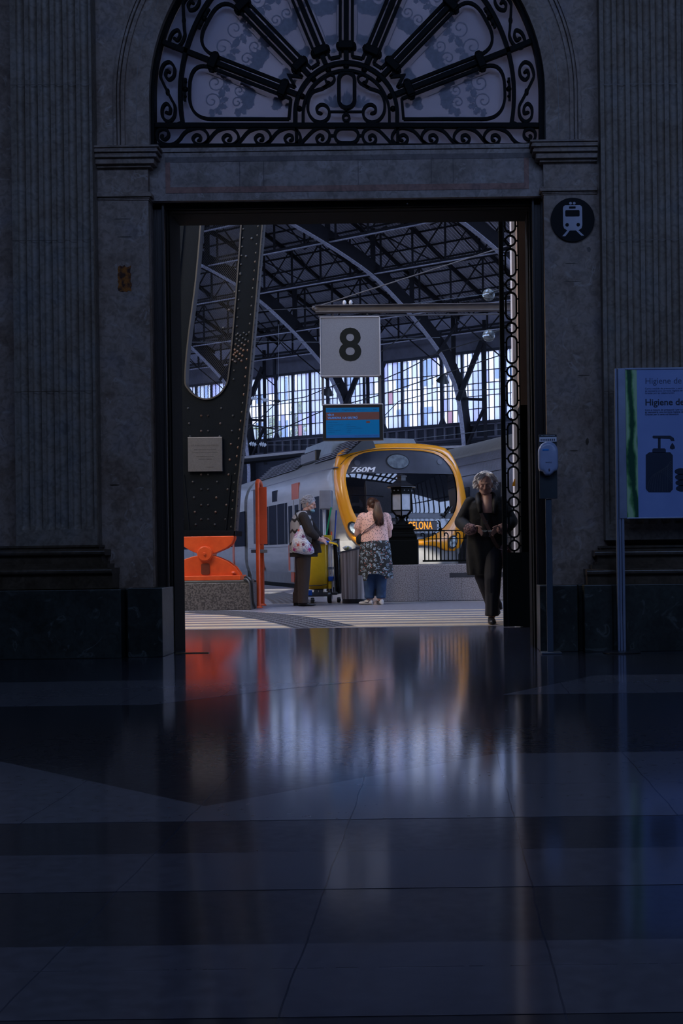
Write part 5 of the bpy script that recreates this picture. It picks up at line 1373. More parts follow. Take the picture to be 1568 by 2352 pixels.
up_ = sorted(ring); vs = [(x, 0, z) for x, z in up_] + [(x, 50, z) for x, z in up_]; n = len(up_)
o.add(vs, [(i, i+1, n+i+1, n+i) for i in range(n-1)]); o.build('roof_skin', m_t2r, t2, smooth=True, solid=.02)
for k in range(14):
    o = MB(); y_ = .9+k*2.1+.55; o.box(-1.462, -1.44, y_, y_+1.25, 1.78, 2.34); o.build('window', m_swin, t2, bevel=.01)
o = MB()
for z in (2.62, 2.9): o.box(-1.44 if z < 2.7 else -1.36, -1.3, 0, 50, z, z+.012)
o.build('seam', m_tch, t2)

# ================================================================== TRAIN SHED
SO = Vector((.85, 58.0, 0)); SA = Vector((-.814, .581, 0)); SB = Vector((.581, .814, 0))
def S(u_, v_, z): return SO + SA*u_ + SB*v_ + Vector((0, 0, z))
PRF = [(.16, 0), (.12, 4.0), (.1, 5.5), (-.34, 7.7), (-1.0, 8.75), (-1.85, 9.6), (-4.2, 11.05), (-7, 12.25), (-11.9, 13.3), (-16, 13.6)]
PRS = smooth_pts(PRF, 6); PRFULL = PRS + [(-32-v, z) for v, z in reversed(PRS[:-1])]
def az(v):
    v = -32-v if v < -16 else v
    for (v0, z0), (v1, z1) in zip(PRS, PRS[1:]):
        if v1 <= v <= v0 and v0-v1 > 1e-6: return z0+(z1-z0)*(v0-v)/(v0-v1)
    return 13.6
RF = [(.9, 11.25), (-3.6, 12.9), (-6.2, 13.95), (-9, 14.8), (-12, 15.4), (-16, 15.75)]
RFS = smooth_pts(RF, 4)
def rz2(v):
    v = -32-v if v < -16 else v
    for (v0, z0), (v1, z1) in zip(RFS, RFS[1:]):
        if v1 <= v <= v0: return z0+(z1-z0)*(v0-v)/(v0-v1)
    return 15.75
m_arch = M('arch_steel', (.012, .012, .015), .8, spec=.08, nscale=4); m_fla = M('arch_flange', (.26, .26, .31), .8, spec=.1, col2=(.17, .17, .21), nscale=14)  # flange made paler than the web: its lit look put into the colour
m_pur = M('purlin_steel', (.010, .010, .012), .8, spec=.08); m_cor2 = M('corrugated_sheet_shaded', (.19, .19, .22), .6, col2=(.14, .14, .17)); m_cor = M('corrugated_sheet', (.62, .60, .70), .5, col2=(.48, .46, .55), nscale=1.2)  # second sheet tone paints shade onto alternate corrugation slopes
def arch_mesh():
    o = MB(); n = len(PRFULL); W_ = .17
    def nrm(i):
        a = PRFULL[max(i-1, 0)]; b = PRFULL[min(i+1, n-1)]; dv, dz = b[0]-a[0], b[1]-a[1]; l = sqrt(dv*dv+dz*dz); return (dz/l, -dv/l)
    web = []; fl_ = []
    for i in range(n):
        v, z = PRFULL[i]; nv, nz_ = nrm(i)
        def P(w, d): q = SA*w + SB*(v+nv*d) + Vector((0, 0, z+nz_*d)); return (q.x, q.y, q.z)
        web.append([P(-W_*.5, .02), P(W_*.5, .02), P(W_*.5, .60), P(-W_*.5, .60)]); fl_.append([P(-W_*.6, 0), P(W_*.6, 0), P(W_*.6, .035), P(-W_*.6, .035)])
    o.loft(web); f2 = MB(); f2.loft(fl_)
    return o, f2
aw, af = arch_mesh()
US = [-6.2, 0, 6.6, 13.2, 19.8, 26.4]
ar0 = thing('roof_arch', 'curved steel arch rib of the train shed roof', 'roof arch', SO, 0, 'arch ribs of the train shed')
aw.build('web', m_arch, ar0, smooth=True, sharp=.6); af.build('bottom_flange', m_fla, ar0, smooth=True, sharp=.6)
def sbar(mb, a, b, w, h=None):
    P = [SA*q[0]+SB*q[1]+Vector((0, 0, q[2])) for q in (a, b)]; mb.bar(P[0], P[1], w, h)
o = MB()
for vv in (-.6, -3.6, -6.2, -9, -11.7, -14.4, -17.6, -20.3, -23, -25.8): o = MB(); sbar(o, (0, vv, az(vv)+.3), (0, vv, rz2(vv)), .20, .18); o.build('post', m_pur, ar0)
pass
o = MB(); sbar(o, (0, -.32, 7.5), (-1.05, .15, 10.15), .24, .2); sbar(o, (0, .02, 7.6), (-1.05, .15, 7.5), .14, .12); sbar(o, (-1.1, .1, 7.1), (-.15, .05, 5.4), .12, .1); sbar(o, (-1.1, .2, 11), (-1.1, .2, 5.3), .16, .12)
sbar(o, (0, -1.8, 9.4), (-.9, -1.5, 10.7), .1, .1); o.build('strut', m_arch, ar0)
names = {0: 'arch rib whose foot stands right of the orange-nosed train', 6.6: 'arch rib descending behind the platform 8 sign', -6.2: 'arch rib curving down at the top right of the doorway view', 13.2: 'arch rib seen through the opening of the riveted steel leg', 19.8: 'arch rib second behind the opening of the riveted steel leg', 26.4: 'farthest arch rib at the upper left corner of the doorway view'}
for u_ in US:
    r_ = ar0 if u_ == US[0] else copy_tree(ar0)
    r_.location = SO+SA*u_
    r_['label'] = names[u_]
# purlin trusses
U0, U1 = -26.0, 56.0
pl_lab = ['lattice purlin nearest the window wall', 'lattice purlin second above the window wall', 'lattice purlin third above the window wall', 'lattice purlin fourth above the window wall', 'lattice purlin fifth above the window wall', 'lattice purlin highest under the shed roof', 'lattice purlin beyond the roof crown', 'lattice purlin over the near side of the shed', 'lattice purlin over the near side of the shed', 'lattice purlin over the near side of the shed']
for i, vv in enumerate((-.9, -3.6, -6.2, -9, -11.7, -14.4)):
    zb_, zt_ = az(vv)+.12, rz2(vv)-.12
    if i == 0: zb_ = 10.3
    root = thing('roof_purlin', pl_lab[i] + ' under the corrugated roof', 'purlin', S(U0, vv, zb_), 0, 'lattice purlins of the train shed')
    rl = root.location
    def b2(mb, a, b, w, h=None): p, q = S(*a)-rl, S(*b)-rl; mb.bar(p, q, w, h)
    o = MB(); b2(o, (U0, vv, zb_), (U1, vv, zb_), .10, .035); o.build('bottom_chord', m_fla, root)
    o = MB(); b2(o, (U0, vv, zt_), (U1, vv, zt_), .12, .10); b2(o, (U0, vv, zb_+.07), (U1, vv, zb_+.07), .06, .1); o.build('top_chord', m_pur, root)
    o = MB(); k = 0; uu_ = U0
    while uu_ < U1-.1:
        b2(o, (uu_, vv, zb_), (uu_, vv, zt_), .085, .07); nx_ = uu_+1.6
        b2(o, (uu_, vv, zb_ if k % 2 else zt_), (nx_, vv, zt_ if k % 2 else zb_), .055, .04)
        if i % 2 == 0: b2(o, (uu_, vv, zt_ if k % 2 else zb_), (nx_, vv, zb_ if k % 2 else zt_), .04, .03)
        uu_ = nx_; k += 1
    o.build('lattice', m_pur, root)
# rafters and thin secondary purlins
o = MB()
uu_ = U0
while uu_ < U1:
    for a, b in zip(RFS, RFS[1:]): o.bar(S(uu_, a[0], a[1]-.12), S(uu_, b[0], b[1]-.12), .08, .16)
    uu_ += 2.2
vv = .4
while vv > -16: o.bar(S(U0, vv, rz2(vv)-.05), S(U1, vv, rz2(vv)-.05), .06, .06); vv -= .85
for q in range(22):
    uu_ = U0+q*3.3
    for v0, v1 in ((-.9, -3.6), (-6.2, -9)): o.bar(S(uu_, v0, az(v0)+.3), S(uu_+3.3, v1, rz2(v1)-.3), .05, .05); o.bar(S(uu_+3.3, v0, rz2(v0)-.3), S(uu_, v1, az(v1)+.3), .045, .045)
tag(o.build('roof_framing', m_pur), 'dark rafters, thin battens and crossed bracing rods under the corrugated shed roof', 'roof framing', kind='stuff')
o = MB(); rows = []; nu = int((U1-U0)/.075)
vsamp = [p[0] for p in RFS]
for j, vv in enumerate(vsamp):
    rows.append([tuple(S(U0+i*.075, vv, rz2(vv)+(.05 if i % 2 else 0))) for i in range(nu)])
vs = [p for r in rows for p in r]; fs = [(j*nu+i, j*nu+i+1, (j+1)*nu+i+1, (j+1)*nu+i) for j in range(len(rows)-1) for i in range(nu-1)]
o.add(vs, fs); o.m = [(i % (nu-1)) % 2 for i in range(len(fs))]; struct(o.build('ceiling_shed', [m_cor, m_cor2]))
o = MB(); vv = [-16, -18, -20, -22, -25, -28, -31, -32.9]
rows = [[tuple(S(U0, v, rz2(v))), tuple(S(U1, v, rz2(v)))] for v in vv]; vs = [p for r in rows for p in r]
o.add(vs, [(2*j, 2*j+1, 2*j+3, 2*j+2) for j in range(len(rows)-1)]); struct(o.build('ceiling_shed_near', m_cor))
nr = MB(); nr.box(-30, 40, YW+.45, 14.6, 8.6, 8.8); nr.box(-30, 40, 18.6, 27, 8.6, 8.8); nr.box(-30, -8, 14.6, 18.6, 8.6, 8.8); nr.box(7, 40, 14.6, 18.6, 8.6, 8.8)  # unseen slab added to block sky and sun over the concourse
q_ = -8
while q_ < 7: nr.box(q_, q_+.25, 14.6, 18.6, 8.6, 8.8); q_ += 1.0  # bars across the added opening, shaped to mirror in the windscreen
nr.box(-8, 7, 16.5, 16.7, 8.6, 8.85); struct(nr.build('ceiling_sky_blocker', m_pur))
lw = MB()  # unseen wall added to block sun and sky, slotted for daylight and reflections
def lq(u0, u1, z0, z1, v0=-33.3, v1=-33.0):
    P = [S(u0, v0, 0), S(u1, v0, 0), S(u1, v1, 0), S(u0, v1, 0)]
    lw.add([q+Vector((0, 0, z0)) for q in P]+[q+Vector((0, 0, z1)) for q in P], [(0, 3, 2, 1), (4, 5, 6, 7), (0, 1, 5, 4), (1, 2, 6, 5), (2, 3, 7, 6), (3, 0, 4, 7)])
lq(-14, 56, 0, 3.0); lq(-14, 56, 6.2, 9.2)
q_ = -14
while q_ < 56: lq(q_, q_+.5, 3.0, 6.2); q_ += 1.7
lq(56, 56.3, 0, 14.5, -33, .5)
q0 = S(-14, -33, 0); lw.flat([(-9.2, YW+.45), (-9.2, 14.5), (q0.x, q0.y), (q0.x-.3, q0.y), (-9.5, 14.5), (-9.5, YW+.45)], 0, 8.6)
struct(lw.build('wall_light_blocker', m_plas))
# far window wall
VW = .55; ZS, ZWT = 6.62, 9.72
m_fz = M('frieze_panel', (.075, .075, .095), .8, spec=.1, nscale=3); m_fz2 = M('frieze_light', (.20, .20, .25), .8, spec=.1, nscale=5); m_mul = M('mullion_steel', (.025, .027, .036), .8, spec=.1)
def wq(mb, u0, u1, z0, z1, v0=VW, v1=VW+.08):
    P = [S(u0, v0, z0), S(u1, v0, z0), S(u1, v1, z0), S(u0, v1, z0), S(u0, v0, z1), S(u1, v0, z1), S(u1, v1, z1), S(u0, v1, z1)]
    mb.add(P, [(0, 3, 2, 1), (4, 5, 6, 7), (0, 1, 5, 4), (1, 2, 6, 5), (2, 3, 7, 6), (3, 0, 4, 7)])
UW0, UW1 = -46.0, 56.0
o = MB(); wq(o, UW0, UW1, ZWT, 10.85); o.k = 1; wq(o, UW0, UW1, 10.85, 11.45, VW-.12); o.k = 2; wq(o, UW0, UW1, ZWT-.05, ZWT+.06, VW-.1); wq(o, UW0, UW1, 10.80, 10.86, VW-.15)
q = UW0
while q < UW1: wq(o, q, q+.13, ZWT, 10.9, VW-.10); q += 3.39
o.k = 2; wq(o, UW0, UW1, 0, 5.75, VW, VW+.3); wq(o, UW0, UW1, 6.5, ZS, VW-.1); wq(o, UW0, UW1, 5.75, 5.86, VW-.1); wq(o, UW0, UW1, 5.8, 6.6, VW+.1, VW+.3)
o.k = 0; q = UW0
while q < UW1:
    wq(o, q, q+.09, 5.86, 6.5, VW-.03); wq(o, q, q+.55, 5.86, 5.93, VW-.03); wq(o, q, q+.55, 6.43, 6.5, VW-.03); q += .55
struct(o.build('wall_shed', [m_fz, m_fz2, m_mul]))
fr_ = MB(); q = UW0; i = 0
while q < UW1:
    if i % 4 == 0:
        wdt = .15 if i % 12 == 0 else .10; wq(fr_, q-wdt/2, q+wdt/2, ZS, ZWT, VW-.08)
        if i % 12 == 0:
            for sg_ in (-1, 1):
                for zz, dz_ in ((ZS, 1), (ZWT, -1)):
                    A, B, C_ = S(q+sg_*.06, VW-.04, zz), S(q+sg_*.2, VW-.04, zz), S(q+sg_*.06, VW-.04, zz+dz_*.3); D_ = SB*.05
                    fr_.add([A, B, C_, A+D_, B+D_, C_+D_], [(0, 1, 2), (3, 5, 4), (0, 3, 4, 1), (1, 4, 5, 2), (2, 5, 3, 0)])
    else: wq(fr_, q-.014, q+.014, ZS, ZWT, VW-.02, VW+.03)
    q += .2825; i += 1
for zz in (7.18, 7.74, 8.30, 8.86): wq(fr_, UW0, UW1, zz-.016, zz+.016, VW-.02, VW+.03)
wn = struct(fr_.build('window_2', m_mul))
def glass_mat(name, c, mixf, tr_=.9):
    m = bpy.data.materials.new(name); m.use_nodes = True; nt = m.node_tree; nt.nodes.clear()
    fo = nn(nt, 'ShaderNodeOutputMaterial'); a = nn(nt, 'ShaderNodeBsdfTransparent'); b = nn(nt, 'ShaderNodeBsdfTranslucent'); mx = nn(nt, 'ShaderNodeMixShader')
    a.inputs[0].default_value = (tr_, tr_, tr_*1.06, 1); b.inputs[0].default_value = (*c, 1); mx.inputs[0].default_value = mixf
    nt.links.new(a.outputs[0], mx.inputs[1]); nt.links.new(b.outputs[0], mx.inputs[2]); nt.links.new(mx.outputs[0], fo.inputs[0]); return m
gms = [glass_mat('pane_clear', (.9, .9, .95), .15, .80), glass_mat('pane_milky', (.5, .5, .56), .85, .2), glass_mat('pane_lilac', (.30, .29, .44), 1, .2), glass_mat('pane_blue', (.02, .06, .12), 1, .2), glass_mat('pane_pink', (.30, .16, .17), 1, .2)]
random.seed(21); pm_ = MB(); q = UW0
zz = [ZS, 7.18, 7.74, 8.30, 8.86, ZWT]
while q < UW1:
    colk = random.random()
    for j in range(5):
        r = random.random(); pm_.k = 0 if r < .60 else 1 if r < .92 else 2 if r < .975 else 3 if r < .99 else 4
        if j == 4 and r > .4: pm_.k = random.choice((1, 1, 2))
        pm_.add([S(q, VW+.01, zz[j]), S(q+.2825, VW+.01, zz[j]), S(q+.2825, VW+.01, zz[j+1]), S(q, VW+.01, zz[j+1])], [(0, 1, 2, 3)])
    q += .2825
pm_.build('panes', gms, wn)
# loudspeakers on the ribs
for u_, lab in ((0, 'black cone loudspeaker on the arch rib right of the 8 sign'), (6.6, 'black cone loudspeaker on the arch rib left of the 8 sign')):
    p = S(u_, -1.35, 8.55); o = MB(); o.lathe([(.01, 0), (.06, .02), (.30, -.34), (.27, -.34), (.01, -.1)], n=16)
    q_ = o.build('loudspeaker', m_black, smooth=True); q_.location = p; q_.rotation_euler = (.5, 0, .4); tag(q_, lab, 'loudspeaker')

# ---- the town outside the window wall
m_fac = [M('facade_white', (.42, .41, .39), .8, nscale=.8), M('facade_peach', (.22, .085, .04), .8, nscale=.8), M('facade_grey', (.13, .15, .21), .8, nscale=.8)]
m_fw = M('far_window', (.03, .07, .14), .6)
labs = ['white apartment block outside, leftmost behind the window wall', 'grey apartment block outside behind the platform 8 sign', 'peach-striped apartment block outside right of the 8 sign', 'white apartment block outside at the right end of the window wall', 'long white apartment block outside hidden behind the gate']
for i, (u0, u1, h, mk) in enumerate(((33, 60, 24, 0), (26, 32.6, 22, 2), (19.4, 25.6, 26, 1), (11, 19, 25, 0), (-24, 10.6, 23, 0))):
    loc = S(u0, 26, 0); root = thing('apartment_block', labs[i], 'building', loc)
    def fq(mb, a0, a1, z0, z1, v0, v1):
        P = [S(a0, v0, z0)-loc, S(a1, v0, z0)-loc, S(a1, v1, z0)-loc, S(a0, v1, z0)-loc, S(a0, v0, z1)-loc, S(a1, v0, z1)-loc, S(a1, v1, z1)-loc, S(a0, v1, z1)-loc]
        mb.add(P, [(0, 3, 2, 1), (4, 5, 6, 7), (0, 1, 5, 4), (1, 2, 6, 5), (2, 3, 7, 6), (3, 0, 4, 7)])
    o = MB(); fq(o, u0, u1, 0, h, 26, 34); o.build('wall', m_fac[0] if mk != 2 else m_fac[2], root)
    o = MB(); o3 = MB(); a = u0+1
    j = 0
    while a < u1-1.6:
        if j % 3 == 2: fq(o3, a, a+.9, 1, h-1, 25.9, 26)
        else:
            for f_ in range(6): fq(o, a, a+1.1, 2.6+f_*3.3, 4.4+f_*3.3, 25.93, 26.0)
        a += 2.1; j += 1
    o.build('windows', m_fw, root); o3.build('coloured_strip', m_fac[1] if mk == 1 else m_fac[2], root)
m_lf = M('leaves', (.10, .14, .006), .7, col2=(.03, .07, .003), nscale=6); m_tk = M('trunk', (.10, .07, .05), .9)
random.seed(4)
for u_, hh, lab in ((27.1, 9.3, 'leafy yellow-green tree outside, leftmost beyond the window wall'), (25.3, 9.7, 'leafy yellow-green tree outside, middle of the three'), (23.1, 11.2, 'tall leafy tree outside just left of the platform sign')):
    loc = S(u_, 15, 0); root = thing('tree', lab, 'tree', loc, 0, 'trees outside the window wall')
    o = MB(); o.tube([(0, 0, 0), (.1, 0, hh*.6), (0, .1, hh*.85)], [.22, .14, .05], 8); o.build('trunk', m_tk, root, smooth=True)
    o = MB()
    for k in range(1500):
        a = random.uniform(0, 2*pi); r = .62*sqrt(random.random()); z = random.uniform(hh*.45, hh)
        r *= sqrt(max(.05, 1-((z-hh*.7)/(hh*.33))**2)); c = Vector((r*cos(a), r*sin(a), z)); n_ = Vector((random.uniform(-1, 1), random.uniform(-1, 1), random.uniform(-1, 1))).normalized()
        t_ = n_.orthogonal().normalized()*.15; b_ = n_.cross(t_)*.8; o.add([c-t_, c+b_*.5, c+t_, c-b_*.5], [(0, 1, 2, 3)])
    o.build('crown', m_lf, root)
sw = MB(); q_ = 13.6  # unseen posts added to show as strips in the windscreen reflection
while q_ < 40: sw.box(11.9, 12.1, q_, q_+.22, 0, 8.6); q_ += 1.3
sw.box(11.95, 12.05, 13.4, 40, 0, .9); sw.box(11.95, 12.05, 13.4, 40, 4.4, 4.6); sw.box(11.95, 12.05, 13.4, 40, 8.2, 8.6); struct(sw.build('reflection_posts', m_mul))
gr = MB(); P = [S(-60, .9, -.02), S(90, .9, -.02), S(90, 90, -.02), S(-60, 90, -.02)]; gr.add(P, [(0, 1, 2, 3)]); struct(gr.build('ground', M('street', (.32, .31, .30), .9)))

# ---- overhead wires and gantry clutter
wires = [
 ('overhead wire sagging from the steel leg to the V strut', [(566, 913, 44), (604, 917, 44), (636, 923, 44), (700, 912, 44), (780, 880, 44)], .016, m_black),
 ('overhead wire running down from the insulator to the steel leg', [(562, 992, 44), (600, 958, 44), (636, 924, 44)], .016, m_black),
 ('long overhead wire crossing low behind the monitor', [(600, 1003, 42), (634, 991, 42), (740, 944, 42), (880, 905, 42), (1160, 812, 42)], .018, m_black),
 ('overhead wire slanting down from the 8 sign', [(874, 808, 38), (920, 775, 38), (965, 732, 38)], .016, m_black),
 ('overhead wire crossing the windows right of the sign', [(874, 874, 44), (930, 850, 44), (1010, 808, 44), (1120, 775, 44)], .018, m_black),
 ('double overhead wire under the upper globe lamp', [(740, 707, 40), (900, 704, 40), (1110, 676, 40)], .010, m_grey),
 ('thin tie wire from the steel leg to the beam end', [(597, 713, 30), (720, 707, 30)], .008, m_grey),
 ('thin horizontal wire behind the 8 sign', [(440, 786, 34), (580, 785, 34), (736, 786, 34), (1010, 775, 34)], .009, m_grey),
 ('contact wire above the train roofs', [(560, 1022, 40), (692, 1022, 40), (860, 1018, 40), (1160, 985, 40)], .010, m_grey),
 ('vertical dropper wire beside the steel leg', [(640, 745, 40), (638, 922, 40)], .007, m_grey),
 ('bent registration arm in front of the window wall', [(565, 975, 43), (630, 985, 43), (634, 988, 43), (634, 994, 43)], .026, m_black),
 ('overhead wire right of the monitor', [(878, 960, 40), (915, 922, 40), (1000, 900, 40), (1160, 893, 40)], .014, m_black)]
for lab, pts, r, mt_ in wires:
    o = MB(); P = [W(*p) for p in pts]; o.tube(P, r, 5); tag(o.build('overhead_wire', mt_, smooth=True), lab, 'wire')
INSC = .75
m_ins = M('insulator_glaze', (.42, .44, .46), .25)
for px, py, lab in ((584, 915, 'grey insulator on the overhead wire nearest the steel leg'), (609, 919, 'grey insulator second on the overhead wire'), (581, 1020, 'shiny insulator low beside the steel leg'), (604, 1021, 'shiny insulator low on the contact wire'), (636, 921, 'dark pulley on the overhead wire bend')):
    o = MB(); o.lathe([(.02, -.16), (.05, -.12), (.10, -.08), (.05, -.05), (.10, 0), (.05, .03), (.09, .08), (.02, .14)], n=12)
    q_ = o.build('insulator', m_ins if 'dark' not in lab else m_black, smooth=True); q_.location = W(px, py, 44 if py < 1000 else 40); q_.rotation_euler = (0, pi/2+.2, 0); q_.scale = (INSC,)*3; tag(q_, lab, 'insulator')
m_cl = M('canopy_edge', (.22, .20, .20), .6); 
cn = thing('platform_canopy', 'low far platform canopy roofs glimpsed above the train roofs', 'canopy', W(820, 1050, 50))
cl_ = cn.location
for k, (a, b, y0_, dpt) in enumerate(((555, 720, 1036, 52), (555, 700, 1044, 48), (960, 1090, 1026, 52), (980, 1120, 1033, 49), (900, 1060, 1041, 46))):
    p, q = W(a, y0_+(12 if k < 2 else 0), dpt), W(b, y0_-4, dpt)
    o = MB(); n_ = Vector((-.316, .949, 0))
    o.add([p-cl_, q-cl_, q-cl_+n_*4+Vector((0, 0, .12)), p-cl_+n_*4+Vector((0, 0, .12)), p-cl_-Vector((0, 0, .10)), q-cl_-Vector((0, 0, .10)), q-cl_+n_*4+Vector((0, 0, .02)), p-cl_+n_*4+Vector((0, 0, .02))], [(0, 1, 2, 3), (7, 6, 5, 4), (0, 4, 5, 1), (1, 5, 6, 2), (2, 6, 7, 3), (3, 7, 4, 0)])
    o.build('roof_slab', m_cl if k % 2 == 0 else m_pur, cn)
# ================================================================== PEOPLE
m_skin = M('skin', (.50, .30, .23), .5, col2=(.38, .19, .14), nscale=9); m_skin2 = M('skin_pale', (.56, .33, .26), .5, col2=(.50, .27, .21), nscale=7)
m_coat = M('black_coat', (.007, .0075, .008), .8, bump=.5, bscale=18); m_top = M('black_top', (.006, .006, .007), .7)
m_trou = M('dark_navy_trousers', (.014, .015, .022), .8, bump=.4, bscale=14); m_shoe = M('black_shoe', (.015, .015, .018), .35)
m_btr = M('brown_trousers', (.045, .030, .025), .85, bump=.4, bscale=14); m_jean = M('blue_jeans', (.022, .045, .105), .8, col2=(.03, .07, .15), nscale=8, bump=.3)
m_hw = M('white_hair', (.85, .82, .79), .7, bump=.6, bscale=120, col2=(.55, .53, .52), nscale=22); m_hg = M('grey_hair', (.46, .45, .47), .7, col2=(.36, .35, .38), nscale=30, stretch=(1, 1, .4)); m_hbn = M('brown_hair', (.085, .030, .014), .45, col2=(.03, .012, .008), nscale=16, stretch=(3, 3, .5))
m_cuff = M('fleece_cuff', (.30, .17, .155), .95, col2=(.08, .05, .05), nscale=55, nlo=.45, nhi=.55, bump=1.0, bscale=70)
m_strap = M('brown_strap', (.085, .045, .03), .6); m_bagr = M('dark_red_bag', (.10, .020, .018), .45, bump=.2)
def pat(name, build, rough=.8):
    m = bpy.data.materials.new(name); m.use_nodes = True; nt = m.node_tree; b = nt.nodes['Principled BSDF']; b.inputs['Roughness'].default_value = rough
    nt.links.new(build(nt), b.inputs['Base Color']); return m
def mixc(nt, f, a, b):
    mx = nn(nt, 'ShaderNodeMix', data_type='RGBA')
    for i, z in ((0, f), (6, a), (7, b)):
        if isinstance(z, tuple): mx.inputs[i].default_value = (*z, 1)
        elif isinstance(z, (int, float)): mx.inputs[i].default_value = z
        else: nt.links.new(z, mx.inputs[i])
    return mx.outputs[2]
def mathn(nt, op, *a):
    q = nn(nt, 'ShaderNodeMath', operation=op)
    for i, z in enumerate(a):
        if isinstance(z, (int, float)): q.inputs[i].default_value = z
        else: nt.links.new(z, q.inputs[i])
    return q.outputs[0]
def zig_vest(nt):
    v = coords(nt); s = nn(nt, 'ShaderNodeSeparateXYZ'); nt.links.new(v, s.inputs[0])
    u_ = mathn(nt, 'ADD', s.outputs[0], mathn(nt, 'MULTIPLY', s.outputs[1], .25))
    zg = mathn(nt, 'MULTIPLY', mathn(nt, 'ABSOLUTE', mathn(nt, 'SINE', mathn(nt, 'MULTIPLY', u_, 52.0))), .036)
    h = mathn(nt, 'ADD', s.outputs[2], zg)
    fine = mathn(nt, 'SINE', mathn(nt, 'MULTIPLY', h, 420.0)); broad = mathn(nt, 'SINE', mathn(nt, 'ADD', mathn(nt, 'MULTIPLY', h, 37.0), .9))
    a = mathn(nt, 'GREATER_THAN', fine, -.25); bb = mathn(nt, 'GREATER_THAN', broad, -.72)
    return mixc(nt, mathn(nt, 'MULTIPLY', a, bb), (.012, .009, .008), (.60, .57, .56))
def v2d(nt, sx=1.0, sz=1.0, rot=0.0):
    s = nn(nt, 'ShaderNodeSeparateXYZ'); nt.links.new(coords(nt), s.inputs[0]); c = nn(nt, 'ShaderNodeCombineXYZ')
    nt.links.new(s.outputs[0], c.inputs[0]); nt.links.new(s.outputs[2], c.inputs[1])
    mp = nn(nt, 'ShaderNodeMapping'); mp.inputs['Rotation'].default_value = (0, 0, rot); mp.inputs['Scale'].default_value = (sx, sz, 1); nt.links.new(c.outputs[0], mp.inputs[0]); return mp.outputs[0]
def vor2(nt, scale, v, rnd=1.0):
    vo = nn(nt, 'ShaderNodeTexVoronoi'); vo.voronoi_dimensions = '2D'; vo.inputs['Scale'].default_value = scale; vo.inputs['Randomness'].default_value = rnd; nt.links.new(v, vo.inputs['Vector']); return vo
def spots(scale, bg, cols, th, feat='F1', stretch=(1, 1, 1), rnd=1.0):
    def f(nt):
        vo = nn(nt, 'ShaderNodeTexVoronoi'); vo.inputs['Scale'].default_value = scale; vo.inputs['Randomness'].default_value = rnd; nt.links.new(coords(nt, stretch), vo.inputs['Vector'])
        s = nn(nt, 'ShaderNodeSeparateColor'); nt.links.new(vo.outputs['Color'], s.inputs[0])
        c = ramp(nt, s.outputs[0], [(i/len(cols), k) for i, k in enumerate(cols)], 'CONSTANT')
        return mixc(nt, mathn(nt, 'LESS_THAN', vo.outputs['Distance'], th), bg, c)
    return f
def shirt_pat(nt):
    a = vor2(nt, 24, v2d(nt, 1.9, .62, .7)); b_ = vor2(nt, 22, v2d(nt, .62, 1.9, .35)); 
    f = mathn(nt, 'MAXIMUM', mathn(nt, 'LESS_THAN', a.outputs['Distance'], .145), mathn(nt, 'LESS_THAN', b_.outputs['Distance'], .10))
    return mixc(nt, f, (.86, .50, .40), (.035, .03, .04))
def skirt_pat(nt):
    n = nn(nt, 'ShaderNodeTexNoise'); n.inputs['Scale'].default_value = 36; n.inputs['Detail'].default_value = 3; n.inputs['Distortion'].default_value = 1.8; nt.links.new(coords(nt, (1, 1, .8)), n.inputs['Vector'])
    cl_ = vor2(nt, 17, v2d(nt)); a = mathn(nt, 'MULTIPLY', mathn(nt, 'GREATER_THAN', n.outputs['Fac'], .53), mathn(nt, 'LESS_THAN', cl_.outputs['Distance'], .42))
    c = mixc(nt, a, (.012, .011, .010), (.30, .37, .41)); vo = vor2(nt, 12, v2d(nt, 1, 1, .5))
    return mixc(nt, mathn(nt, 'LESS_THAN', vo.outputs['Distance'], .10), c, (.34, .12, .10))
def bag_pat(nt):
    v = v2d(nt); vo = vor2(nt, 9.0, v, .6)
    s = nn(nt, 'ShaderNodeSeparateColor'); nt.links.new(vo.outputs['Color'], s.inputs[0])
    c = ramp(nt, s.outputs[0], [(0, (.40, .03, .20)), (.3, (.13, .03, .07)), (.5, (.22, .30, .46)), (.7, (.66, .42, .22)), (.85, (.42, .08, .06))], 'CONSTANT')
    d = vo.outputs['Distance']; ringf = mathn(nt, 'MULTIPLY', mathn(nt, 'GREATER_THAN', mathn(nt, 'SINE', mathn(nt, 'MULTIPLY', d, 50.0)), .0), mathn(nt, 'LESS_THAN', d, .46))
    core = mathn(nt, 'LESS_THAN', d, .20); v2 = vor2(nt, 52, v)
    f = mathn(nt, 'MAXIMUM', core, mathn(nt, 'MULTIPLY', ringf, mathn(nt, 'LESS_THAN', v2.outputs['Distance'], .45)))
    bgc = nn(nt, 'ShaderNodeTexNoise'); bgc.inputs['Scale'].default_value = 9; nt.links.new(coords(nt), bgc.inputs['Vector'])
    return mixc(nt, f, ramp(nt, bgc.outputs['Fac'], [(.35, (.34, .40, .52)), (.5, (.66, .63, .64)), (.65, (.62, .50, .38))]), c)
m_vest = pat('zigzag_knit', zig_vest); m_shirt = pat('pink_dash_shirt', shirt_pat); m_skirt = pat('black_floral_cloth', skirt_pat); m_bagf = pat('floral_bag_cloth', bag_pat)

